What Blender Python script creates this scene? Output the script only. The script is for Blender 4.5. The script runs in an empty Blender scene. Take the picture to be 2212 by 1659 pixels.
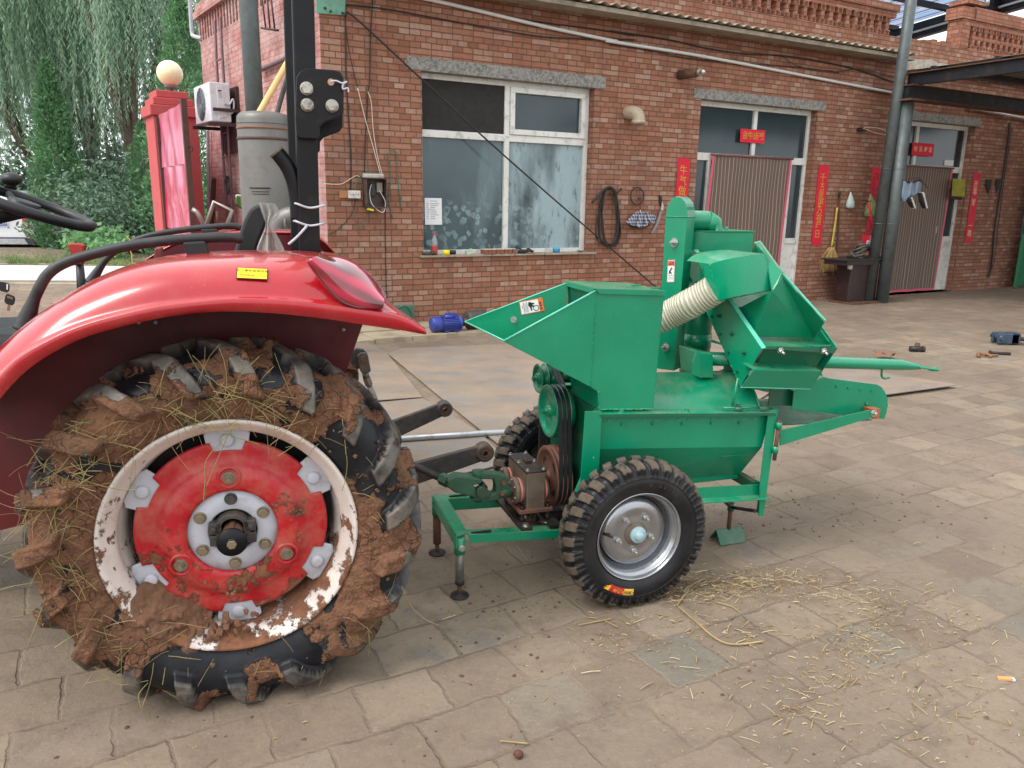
import bpy, math, random, itertools
from mathutils import Vector, Matrix, noise as mnoise
random.seed(7)
S = bpy.context.scene
COL = S.collection
PI = math.pi
R_ = math.radians

# ------------------------------------------------------------------ camera
CW, CH, CF = 2212.0, 1659.0, 1667.0
PITCH, ROLL, EYE = R_(13.37), R_(-0.95), Vector((0, 0, 1.45))
FWD = Vector((0, math.cos(PITCH), -math.sin(PITCH)))
_up = Vector((0, math.sin(PITCH), math.cos(PITCH)))
_rt = Vector((1, 0, 0))
IR = _rt * math.cos(ROLL) - _up * math.sin(ROLL)
IU = _up * math.cos(ROLL) + _rt * math.sin(ROLL)

def ray(x, y):
    return FWD + IR * ((x - CW / 2) / CF) - IU * ((y - CH / 2) / CF)

def G(x, y, z=0.0):
    d = ray(x, y)
    return EYE + d * ((z - EYE.z) / d.z)

class Frame:
    """upright local frame: X along azimuth, Y away from the viewer, Z up"""
    def __init__(s, o, az):
        s.o = Vector((o[0], o[1], 0)); s.az = R_(az)
        s.X = Vector((math.cos(s.az), math.sin(s.az), 0)); s.Y = Vector((-math.sin(s.az), math.cos(s.az), 0))
    def loc(s, P):
        d = Vector(P) - s.o
        return Vector((d.dot(s.X), d.dot(s.Y), d.z))
    def P(s, x, y, Y=0.0):
        d = ray(x, y)
        return s.loc(EYE + d * (((s.o - EYE).dot(s.Y) + Y) / d.dot(s.Y)))
    def G(s, x, y, z=0.0):
        return s.loc(G(x, y, z))
    def w(s, p):
        return s.o + s.X * p[0] + s.Y * p[1] + Vector((0, 0, p[2]))
    def XZ(s, pts, Y):
        out = []
        for x, y in pts:
            q = s.P(x, y, Y); out.append((q.x, q.z))
        return out

WALL = Frame((-1.04, 8.94), 29)
TR = Frame((-0.854, 1.962), 17)
MA = Frame((0.472, 2.577), 19)
WORLD = Frame((0, 0), 0)

# ------------------------------------------------------------------ objects
def empty(name, frame=WORLD, at=(0, 0, 0), rz=0.0):
    o = bpy.data.objects.new(name, None); COL.objects.link(o)
    o.location = frame.w(at); o.rotation_euler = (0, 0, frame.az + rz); o.empty_display_size = 0.1
    return o

def tag(o, label=None, cat=None, group=None, kind=None):
    if label: o['label'] = label
    if cat: o['category'] = cat
    if group: o['group'] = group
    if kind: o['kind'] = kind
    return o

def thing(name, label, cat, frame=WORLD, at=(0, 0, 0), rz=0.0, group=None):
    r = empty(name, frame, at, rz); r['_at'] = list(at)
    return tag(r, label, cat, group)

def children(o):
    return [c for c in bpy.data.objects if c.parent == o]

class MB:
    """mesh builder"""
    def __init__(s):
        s.v = []; s.f = []; s.m = []; s.sm = []
    def add(s, vs, fs, mi=0, smooth=False):
        b = len(s.v); s.v.extend([tuple(p) for p in vs])
        for f in fs:
            s.f.append(tuple(i + b for i in f)); s.m.append(mi); s.sm.append(smooth)
        return s
    def box(s, x0, x1, y0, y1, z0, z1, mi=0):
        vs = [(x, y, z) for z in (z0, z1) for y in (y0, y1) for x in (x0, x1)]
        return s.add(vs, [(0, 2, 3, 1), (4, 5, 7, 6), (0, 1, 5, 4), (2, 6, 7, 3), (0, 4, 6, 2), (1, 3, 7, 5)], mi)
    def obox(s, c, ax, ay, az, mi=0):
        """box from centre and three half-axis vectors"""
        c, ax, ay, az = Vector(c), Vector(ax), Vector(ay), Vector(az)
        vs = [c + ax * i + ay * j + az * k for k in (-1, 1) for j in (-1, 1) for i in (-1, 1)]
        return s.add(vs, [(0, 2, 3, 1), (4, 5, 7, 6), (0, 1, 5, 4), (2, 6, 7, 3), (0, 4, 6, 2), (1, 3, 7, 5)], mi)
    def prism(s, pts, y0, y1, mi=0):
        """pts: (x,z) outline, extruded in y"""
        n = len(pts)
        vs = [(x, y0, z) for x, z in pts] + [(x, y1, z) for x, z in pts]
        fs = [tuple(range(n)), tuple(range(2 * n - 1, n - 1, -1))]
        fs += [(i, (i + 1) % n, (i + 1) % n + n, i + n) for i in range(n)]
        return s.add(vs, fs, mi)
    def slab(s, pts, z0, z1, mi=0):
        n = len(pts)
        vs = [(x, y, z0) for x, y in pts] + [(x, y, z1) for x, y in pts]
        fs = [tuple(range(n)), tuple(range(2 * n - 1, n - 1, -1))]
        fs += [(i, (i + 1) % n, (i + 1) % n + n, i + n) for i in range(n)]
        return s.add(vs, fs, mi)
    def sheet(s, pts, t=0.003, mi=0, smooth=False):
        """one 3-D polygon given a thickness"""
        P = [Vector(p) for p in pts]; n = len(P)
        nn = Vector((0, 0, 0))
        for i in range(n):
            a, b = P[i], P[(i + 1) % n]
            nn += a.cross(b)
        nn.normalize(); nn *= t / 2
        vs = [p + nn for p in P] + [p - nn for p in P]
        fs = [tuple(range(n)), tuple(range(2 * n - 1, n - 1, -1))]
        fs += [((i + 1) % n, i, i + n, (i + 1) % n + n) for i in range(n)]
        return s.add(vs, fs, mi, smooth)
    def grid(s, rows, mi=0, smooth=True, closed_u=False, closed_v=False):
        nr = len(rows); nc = len(rows[0])
        vs = [p for r in rows for p in r]; fs = []
        for i in range(nr if closed_u else nr - 1):
            for j in range(nc if closed_v else nc - 1):
                a = i * nc + j; b = i * nc + (j + 1) % nc
                c = ((i + 1) % nr) * nc + (j + 1) % nc; d = ((i + 1) % nr) * nc + j
                fs.append((a, b, c, d))
        return s.add(vs, fs, mi, smooth)
    def tube(s, path, r, seg=10, mi=0, caps=True, closed=False, smooth=True):
        P = [Vector(p) for p in path]; n = len(P)
        rr = r if isinstance(r, (list, tuple)) else [r] * n
        rows = []; prev = None
        for i in range(n):
            if closed: t = P[(i + 1) % n] - P[i - 1]
            else: t = P[min(i + 1, n - 1)] - P[max(i - 1, 0)]
            t.normalize()
            if prev is None:
                a = Vector((0, 0, 1)) if abs(t.z) < 0.9 else Vector((1, 0, 0))
                u = t.cross(a).normalized()
            else:
                u = (prev - t * prev.dot(t)).normalized()
            prev = u; w = t.cross(u)
            rows.append([P[i] + (u * math.cos(2 * PI * k / seg) + w * math.sin(2 * PI * k / seg)) * rr[i] for k in range(seg)])
        b = len(s.v)
        s.grid(rows, mi, smooth, closed_u=closed, closed_v=True)
        if caps and not closed:
            s.f.append(tuple(b + k for k in range(seg - 1, -1, -1))); s.m.append(mi); s.sm.append(False)
            s.f.append(tuple(b + (n - 1) * seg + k for k in range(seg))); s.m.append(mi); s.sm.append(False)
        return s
    def cyl(s, a, b, r, seg=16, mi=0, r2=None):
        return s.tube([a, b], [r, r if r2 is None else r2], seg, mi)
    def lathe(s, prof, c=(0, 0, 0), axis='y', seg=48, mi=0, smooth=True, wob=None):
        """prof: (radius, along) pairs round an axis through c"""
        rows = []
        for k in range(seg):
            t = 2 * PI * k / seg; row = []
            for r, a in prof:
                if axis == 'y': p = (c[0] + r * math.cos(t), c[1] + a, c[2] + r * math.sin(t))
                elif axis == 'x': p = (c[0] + a, c[1] + r * math.cos(t), c[2] + r * math.sin(t))
                else: p = (c[0] + r * math.cos(t), c[1] + r * math.sin(t), c[2] + a)
                row.append(p)
            rows.append(row)
        return s.grid(rows, mi, smooth, closed_u=True)
    def hexbolt(s, c, n, r=0.01, h=0.008, mi=0, seg=6):
        n = Vector(n).normalized(); c = Vector(c)
        return s.tube([c, c + n * h], r, seg, mi, smooth=False)
    def ball(s, c, r, seg=14, mi=0, sq=(1, 1, 1)):
        rows = []
        for i in range(seg // 2 + 1):
            p = PI * i / (seg // 2)
            rows.append([(c[0] + sq[0] * r * math.sin(p) * math.cos(2 * PI * k / seg), c[1] + sq[1] * r * math.sin(p) * math.sin(2 * PI * k / seg), c[2] + sq[2] * r * math.cos(p)) for k in range(seg)])
        return s.grid(rows, mi, True, closed_v=True)
    def mesh(s, name, mats, off=(0, 0, 0)):
        me = bpy.data.meshes.new(name)
        ox, oy, oz = off
        me.from_pydata([(x - ox, y - oy, z - oz) for x, y, z in s.v], [], s.f)
        for m in (mats if isinstance(mats, (list, tuple)) else [mats]): me.materials.append(m)
        me.polygons.foreach_set('material_index', s.m)
        me.polygons.foreach_set('use_smooth', s.sm)
        me.update()
        return me
    def build(s, name, mats, parent=None, bev=0.0, off=None, fixn=True, label=None):
        """part of a thing; geometry is given in the thing's frame coordinates"""
        top = parent
        while top is not None and '_at' not in top and top.parent is not None: top = top.parent
        if off is None: off = tuple(top['_at']) if (top is not None and '_at' in top) else (0, 0, 0)
        me = s.mesh(name, mats, off)
        if fixn: fix_normals(me)
        o = bpy.data.objects.new(name, me); COL.objects.link(o)
        if parent is not None: o.parent = parent
        if bev: bevel(o, bev)
        if label: o['label'] = label
        return o
    def solo(s, name, mats, label, cat, frame=WORLD, at=(0, 0, 0), group=None, kind=None, bev=0.0, fixn=True):
        """a thing that is one mesh"""
        me = s.mesh(name, mats, at)
        if fixn: fix_normals(me)
        o = bpy.data.objects.new(name, me); COL.objects.link(o)
        o.location = frame.w(at); o.rotation_euler = (0, 0, frame.az)
        if bev: bevel(o, bev)
        return tag(o, label, cat, group, kind)

def fix_normals(me):
    import bmesh
    b = bmesh.new(); b.from_mesh(me)
    bmesh.ops.recalc_face_normals(b, faces=b.faces)
    b.to_mesh(me); b.free()

def bevel(o, w):
    m = o.modifiers.new('bevel', 'BEVEL'); m.width = w; m.segments = 2; m.limit_method = 'ANGLE'; m.angle_limit = R_(35)
    m.harden_normals = False
    return o

def arc(cx, cz, r, a0, a1, n):
    return [(cx + r * math.cos(R_(a0 + (a1 - a0) * i / n)), cz + r * math.sin(R_(a0 + (a1 - a0) * i / n))) for i in range(n + 1)]

def smoothpath(pts, n=6, closed=False):
    """Catmull-Rom through 3-D points"""
    P = [Vector(p) for p in pts]; out = []; m = len(P)
    rng = range(m) if closed else range(m - 1)
    for i in rng:
        if closed: p0, p1, p2, p3 = P[i - 1], P[i], P[(i + 1) % m], P[(i + 2) % m]
        else: p0, p1, p2, p3 = P[max(i - 1, 0)], P[i], P[i + 1], P[min(i + 2, m - 1)]
        for k in range(n):
            t = k / n
            out.append(0.5 * ((2 * p1) + (p2 - p0) * t + (2 * p0 - 5 * p1 + 4 * p2 - p3) * t * t + (3 * p1 - p0 - 3 * p2 + p3) * t ** 3))
    if not closed: out.append(P[-1])
    return out

def text_mb(body, size, mi=0, depth=0.0006, bold=False):
    """lettering as a mesh in the (x, z) plane facing -y, centred on 0"""
    cu = bpy.data.curves.new('lettering', 'FONT'); cu.body = body; cu.size = size; cu.align_x = 'CENTER'; cu.align_y = 'CENTER'
    cu.resolution_u = 2
    if bold: cu.offset = size * 0.018
    o = bpy.data.objects.new('lettering', cu); COL.objects.link(o)
    dg = bpy.context.evaluated_depsgraph_get()
    me = o.evaluated_get(dg).to_mesh()
    m = MB()
    m.add([(v.co.x, -depth, v.co.y) for v in me.vertices], [tuple(p.vertices) for p in me.polygons], mi)
    o.evaluated_get(dg).to_mesh_clear()
    bpy.data.objects.remove(o); bpy.data.curves.remove(cu)
    return m

def moved(mb, fn):
    mb.v = [tuple(fn(Vector(p))) for p in mb.v]; return mb
def join(a, b, mi=None):
    n = len(a.v); a.v += b.v; a.f += [tuple(i + n for i in f) for f in b.f]
    a.m += b.m if mi is None else [mi] * len(b.m); a.sm += b.sm; return a

# ------------------------------------------------------------------ materials
def lin(c):
    return tuple(((x / 255) / 12.92 if x / 255 <= 0.04045 else ((x / 255 + 0.055) / 1.055) ** 2.4) for x in c) + (1.0,)

class N:
    def __init__(s, name):
        s.m = bpy.data.materials.new(name); s.m.use_nodes = True; s.t = s.m.node_tree
        s.b = s.t.nodes['Principled BSDF']; s.out = s.t.nodes['Material Output']; s._tc = None
    def n(s, kind, **kw):
        x = s.t.nodes.new('ShaderNode' + kind)
        for k, v in kw.items():
            if hasattr(x, k) and k not in x.inputs: setattr(x, k, v)
        return x
    def l(s, a, b): s.t.links.new(a, b)
    def obj(s):
        if s._tc is None: s._tc = s.n('TexCoord')
        return s._tc.outputs['Object']
    def map(s, scale=(1, 1, 1), rot=(0, 0, 0), loc=(0, 0, 0), src=None):
        m = s.n('Mapping'); m.inputs['Scale'].default_value = scale; m.inputs['Rotation'].default_value = rot; m.inputs['Location'].default_value = loc
        s.l(src or s.obj(), m.inputs[0]); return m.outputs[0]
    def noise(s, scale, detail=4, rough=0.55, vec=None, dist=0.0, col=False):
        x = s.n('TexNoise'); x.inputs['Scale'].default_value = scale; x.inputs['Detail'].default_value = detail
        x.inputs['Roughness'].default_value = rough; x.inputs['Distortion'].default_value = dist
        s.l(vec or s.obj(), x.inputs['Vector']); return x.outputs['Color' if col else 'Fac']
    def vor(s, scale, feature='F1', vec=None, out='Distance', rand=1.0):
        x = s.n('TexVoronoi'); x.feature = feature; x.inputs['Scale'].default_value = scale; x.inputs['Randomness'].default_value = rand
        s.l(vec or s.obj(), x.inputs['Vector']); return x.outputs[out]
    def dist(s, vec, scale, amt):
        v = s.n('VectorMath'); v.operation = 'MULTIPLY_ADD'; s.l(s.noise(scale, 4, .6, vec=vec, col=True), v.inputs[0]); v.inputs[1].default_value = (amt, amt, amt); s.l(vec, v.inputs[2]); return v.outputs[0]
    def ramp(s, src, stops, interp='LINEAR'):
        r = s.n('ValToRGB'); r.color_ramp.interpolation = interp; e = r.color_ramp.elements
        for i, (p, c) in enumerate(stops):
            if i >= len(e): e.new(p)
            e[i].position = p; e[i].color = c if len(c) == 4 else tuple(c) + (1,)
        s.l(src, r.inputs[0]); return r.outputs[0]
    def fr(s, src, a, b, c=0.0, d=1.0):
        m = s.n('MapRange'); m.inputs[1].default_value = a; m.inputs[2].default_value = b; m.inputs[3].default_value = c; m.inputs[4].default_value = d
        s.l(src, m.inputs[0]); return m.outputs[0]
    def mix(s, fac, a, b, blend='MIX'):
        m = s.n('Mix'); m.data_type = 'RGBA'; m.blend_type = blend; m.clamp_factor = True
        for v, i in ((fac, 0), (a, 6), (b, 7)):
            if hasattr(v, 'node'): s.l(v, m.inputs[i])
            else: m.inputs[i].default_value = v
        return m.outputs[2]
    def math(s, op, a, b=0.0):
        m = s.n('Math'); m.operation = op
        for v, i in ((a, 0), (b, 1)):
            if hasattr(v, 'node'): s.l(v, m.inputs[i])
            else: m.inputs[i].default_value = v
        return m.outputs[0]
    def set(s, base=None, rough=None, metal=None, spec=None, coat=None, alpha=None, trans=None, emis=None):
        for v, k in ((base, 'Base Color'), (rough, 'Roughness'), (metal, 'Metallic'), (spec, 'Specular IOR Level'), (coat, 'Coat Weight'), (alpha, 'Alpha'), (trans, 'Transmission Weight')):
            if v is None: continue
            if hasattr(v, 'node'): s.l(v, s.b.inputs[k])
            else: s.b.inputs[k].default_value = v
        return s
    def bump(s, h, strength=0.3, dist=0.01):
        b = s.n('Bump'); b.inputs['Strength'].default_value = strength; b.inputs['Distance'].default_value = dist
        s.l(h, b.inputs['Height']); s.l(b.outputs[0], s.b.inputs['Normal']); return s

MATS = {}
def mat(name, rgb, rough=0.6, metal=0.0, var=0.18, scale=6.0, bump=0.0, bscale=40.0, spec=0.5, coat=0.0, dirt=None, dscale=3.0, damt=0.5):
    """plain material with two scales of tone variation, optional dirt patches and bump"""
    if name in MATS: return MATS[name]
    n = N(name); c = lin(rgb)
    dk = tuple(x * (1 - var) for x in c[:3]) + (1,); lt = tuple(min(1, x * (1 + var)) for x in c[:3]) + (1,)
    f = n.fr(n.noise(scale, 6, 0.65), 0.3, 0.7)
    col = n.mix(f, dk, lt)
    rsrc = n.fr(n.noise(scale * 2.7, 5, 0.6), 0.3, 0.7, max(0.03, rough - 0.08), min(1, rough + 0.1))
    if dirt:
        dm = n.fr(n.noise(dscale, 8, 0.7), 0.58 - 0.16 * damt, 0.66 - 0.1 * damt)
        col = n.mix(n.math('MULTIPLY', dm, damt), col, lin(dirt))
    n.set(base=col, rough=rsrc, metal=metal, spec=spec, coat=coat)
    if bump: n.bump(n.noise(bscale, 6, 0.65), bump, 0.005)
    MATS[name] = n.m
    return n.m
# ------------------------------------------------------------------ world, light, camera
cam = bpy.data.cameras.new('camera'); cam_o = bpy.data.objects.new('camera', cam); COL.objects.link(cam_o)
cam.sensor_fit = 'HORIZONTAL'; cam.sensor_width = 36.0; cam.lens = 36.0 * CF / CW; cam.clip_end = 3000; cam.clip_start = 0.05
cam_o.matrix_world = Matrix(((IR.x, IU.x, -FWD.x, EYE.x), (IR.y, IU.y, -FWD.y, EYE.y), (IR.z, IU.z, -FWD.z, EYE.z), (0, 0, 0, 1)))
S.camera = cam_o

SUN_DIR = Vector((-0.62, -0.42, 0.95)).normalized()      # towards the sun
w = bpy.data.worlds.new('World'); S.world = w; w.use_nodes = True
nt = w.node_tree; bg = nt.nodes['Background']
sky = nt.nodes.new('ShaderNodeTexSky'); sky.sky_type = 'NISHITA'; sky.sun_disc = False
sky.sun_elevation = math.asin(SUN_DIR.z); sky.sun_rotation = math.atan2(SUN_DIR.x, SUN_DIR.y)
sky.air_density = 1.0; sky.dust_density = 6.0; sky.ozone_density = 1.0
# overcast: mix the clear sky with the even white of a cloud sheet
hs = nt.nodes.new('ShaderNodeHueSaturation'); hs.inputs['Saturation'].default_value = 0.35
nt.links.new(sky.outputs[0], hs.inputs['Color'])
mx = nt.nodes.new('ShaderNodeMix'); mx.data_type = 'RGBA'; mx.inputs[0].default_value = 0.6
mx.inputs[7].default_value = (11.0, 11.4, 11.8, 1)
nt.links.new(hs.outputs[0], mx.inputs[6]); nt.links.new(mx.outputs[2], bg.inputs[0]); bg.inputs[1].default_value = 0.12
sl = bpy.data.lights.new('sun', 'SUN'); sl.energy = 1.1; sl.angle = R_(25); sl.color = (1, 0.97, 0.92)
so = bpy.data.objects.new('sun', sl); COL.objects.link(so); so.rotation_euler = (-SUN_DIR).to_track_quat('-Z', 'Y').to_euler()
S.view_settings.view_transform = 'Standard'; S.view_settings.look = 'None'; S.view_settings.gamma = 1.0
S.view_settings.exposure = 0.78; S.view_settings.use_curve_mapping = False
S.cycles.use_denoising = True; S.cycles.max_bounces = 8; S.cycles.transparent_max_bounces = 12

# ------------------------------------------------------------------ brick and ground materials
def brick_mat(name, tones, mortar, wash=None, washamt=0.0):
    n = N(name); o = n.obj()
    sx = n.n('SeparateXYZ'); n.l(o, sx.inputs[0])
    cb = n.n('CombineXYZ'); n.l(n.math('ADD', sx.outputs[0], n.math('MULTIPLY', sx.outputs[1], 1.0)), cb.inputs[0]); n.l(sx.outputs[2], cb.inputs[1])
    wob = n.noise(5.0, 3, 0.5, col=True); vs = n.n('VectorMath'); vs.operation = 'MULTIPLY_ADD'
    n.l(wob, vs.inputs[0]); vs.inputs[1].default_value = (0.012, 0.012, 0); n.l(cb.outputs[0], vs.inputs[2])
    v = vs.outputs[0]
    b = n.n('TexBrick'); n.l(v, b.inputs['Vector'])
    b.offset = 0.5; b.offset_frequency = 2; b.squash = 2.0; b.squash_frequency = 4
    b.inputs['Scale'].default_value = 1.0; b.inputs['Brick Width'].default_value = 0.1255; b.inputs['Row Height'].default_value = 0.062
    b.inputs['Mortar Size'].default_value = 0.0058; b.inputs['Mortar Smooth'].default_value = 0.35; b.inputs['Bias'].default_value = 0.0
    b.inputs['Color1'].default_value = (0, 0, 0, 1); b.inputs['Color2'].default_value = (1, 1, 1, 1); b.inputs['Mortar'].default_value = (0.5, 0.5, 0.5, 1)
    bw = n.n('RGBToBW'); n.l(b.outputs['Color'], bw.inputs[0])
    st = [(i / (len(tones) - 1), lin(t)) for i, t in enumerate(tones)]
    base = n.ramp(bw.outputs[0], st)
    base = n.mix(n.fr(n.noise(1.3, 5, 0.6), 0.35, 0.7, 0, 0.35), base, lin((160, 108, 86)))
    base = n.mix(n.fr(n.noise(20, 8, 0.75), 0.48, 0.7, 0, 0.5), base, lin((118, 76, 60)))
    base = n.mix(n.fr(n.noise(60, 3, 0.7), 0.62, 0.75, 0, 0.5), base, lin((205, 150, 128)))
    spots = n.fr(n.vor(5.5, rand=1.0), 0.05, 0.085, 0.75, 0)
    base = n.mix(n.math('MULTIPLY', spots, n.fr(n.noise(3.0, 2), 0.5, 0.56)), base, lin((62, 44, 40)))
    mcol = n.mix(n.noise(14, 5, 0.7), lin(mortar), lin(tuple(int(x * 0.72) for x in mortar)))
    col = n.mix(b.outputs['Fac'], base, mcol)
    # damp and soot towards the foot, streaks
    stv = n.map((9, 9, 0.5)); streak = n.fr(n.noise(0.55, 7, 0.65, vec=stv), 0.52, 0.72, 0, 0.55)
    soot = n.fr(n.noise(0.8, 8, 0.7, vec=n.map((1, 1, 1), loc=(4, 0, 9))), 0.54, 0.7, 0, 0.45); col = n.mix(soot, col, lin((104, 78, 68)))
    col = n.mix(streak, col, lin((110, 78, 66)))
    if wash:
        wm = n.fr(n.noise(2.2, 8, 0.75), 0.42, 0.6, 0, washamt)
        col = n.mix(wm, col, lin(wash))
    n.set(base=col, rough=0.9, spec=0.25)
    h = n.math('ADD', n.math('MULTIPLY', n.math('SUBTRACT', 1.0, b.outputs['Fac']), 1.0), n.math('MULTIPLY', n.noise(70, 6, 0.7), 0.5))
    n.bump(h, 0.9, 0.012)
    return n.m

M_BRICK = brick_mat('red_brick', [(132, 86, 66), (158, 110, 88), (148, 99, 77), (168, 124, 103), (140, 92, 71), (160, 116, 96), (176, 146, 128), (150, 101, 79)], (118, 98, 83))
M_BRICKS = brick_mat('skylit_washed_brick', [(158, 92, 88), (186, 126, 120), (170, 104, 100), (196, 150, 146)], (150, 132, 126), (200, 178, 176), 0.55)  # flank: whitewash, plus open-sky brightness put into pinker, paler brick tones
M_BRICKD = brick_mat('parapet_brick', [(138, 86, 66), (172, 114, 90), (158, 98, 76), (184, 134, 112)], (130, 112, 98))
M_GRAN = mat('granite', (140, 138, 132), 0.85, var=0.28, scale=38, bump=0.3, bscale=90, dirt=(84, 80, 76), dscale=30, damt=0.7)
M_PVC = mat('white_plastic_frame', (214, 214, 208), 0.4, var=0.06, scale=5, dirt=(120, 112, 104), dscale=9, damt=0.4)
M_CONC = mat('concrete', (156, 146, 130), 0.9, var=0.15, scale=5, bump=0.4, bscale=60, dirt=(104, 94, 82), dscale=4, damt=0.5)
M_SHEET = mat('fibre_cement', (146, 134, 116), 0.85, var=0.15, scale=7, bump=0.2)
M_DARKROOM = mat('dark_screen', (42, 40, 38), 0.85, var=0.1)
M_STEELGREY = mat('grey_painted_steel', (84, 92, 92), 0.5, metal=0.3, var=0.14, scale=4, dirt=(70, 66, 60), dscale=7, damt=0.5)
M_BLACKSTEEL = mat('black_steel', (34, 36, 42), 0.45, metal=0.4, var=0.25, scale=5, dirt=(92, 66, 50), dscale=6, damt=0.35)
M_RUST = mat('rusty_steel', (104, 74, 58), 0.8, metal=0.3, var=0.3, scale=12, bump=0.3, dirt=(58, 48, 44), dscale=8)
M_WHITEPIPE = mat('white_pipe', (206, 206, 202), 0.35, var=0.06)
M_CABLE = mat('black_cable', (32, 30, 30), 0.55, var=0.1)
M_WHITEWIRE = mat('cream_wire', (206, 190, 168), 0.5, var=0.05)
M_GREENWIRE = mat('green_wire', (58, 106, 88), 0.5, var=0.1)

def glass_mat(name, rgb, frost=None):
    """window glass seen against a dark room; frost: 'flowers' or 'smear' for the film and paint on it"""
    n = N(name); base = n.mix(n.fr(n.noise(1.5, 3), 0.3, 0.7), lin(rgb), lin(tuple(int(c * 0.8) for c in rgb)))
    rough = 0.12
    if frost:
        sx = n.n('SeparateXYZ'); n.l(n.obj(), sx.inputs[0])
        low = n.fr(n.math('ADD', sx.outputs[2], n.math('MULTIPLY', n.noise(5, 3), .1)), 0.62, 0.54)
        wv = n.n('VectorMath'); wv.operation = 'MULTIPLY_ADD'; n.l(n.noise(11, 2, .5, col=True), wv.inputs[0]); wv.inputs[1].default_value = (.11, 0, .11); n.l(n.obj(), wv.inputs[2])
        a = n.map((1, 1, 1)); d1 = n.vor(12, vec=n.map((1, 0, 1), src=wv.outputs[0])); d2 = n.vor(26, vec=n.map((1, 0, 1), loc=(3, 0, 1), src=wv.outputs[0]))
        fl = n.math('MULTIPLY', n.fr(d1, 0.50, 0.42), n.fr(d2, 0.16, 0.24))
        fl = n.math('MULTIPLY', fl, n.fr(n.noise(6, 3), 0.40, 0.6, 0.35, 1.0))
        base = n.mix(n.math('MULTIPLY', n.math('MULTIPLY', fl, low), 0.42), base, lin((160, 186, 186)))
        sm = n.fr(n.noise(1.35, 6, 0.56, vec=n.map((1.6, 1, 0.5))), 0.36 if frost == 'smear' else 0.55, 0.56 if frost == 'smear' else 0.8)
        scr = n.fr(n.noise(7, 6, 0.7, vec=n.map((1.8, 1, 0.5))), 0.36, 0.46, 0.35, 1.0)
        sm = n.math('MULTIPLY', sm, scr)
        base = n.mix(n.math('MULTIPLY', sm, 0.85 if frost == 'smear' else 0.4), base, lin((156, 178, 184)))
        rough = n.math('MAXIMUM', n.math('MULTIPLY', sm, 0.5), 0.14)
    n.set(base=base, rough=rough, spec=0.6)
    return n.m
M_GLASS = glass_mat('dark_glass', (50, 66, 70))
M_GLASSF = glass_mat('flower_film_glass', (70, 90, 96), 'flowers')
M_GLASSS = glass_mat('smeared_glass', (70, 88, 94), 'smear')

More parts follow.
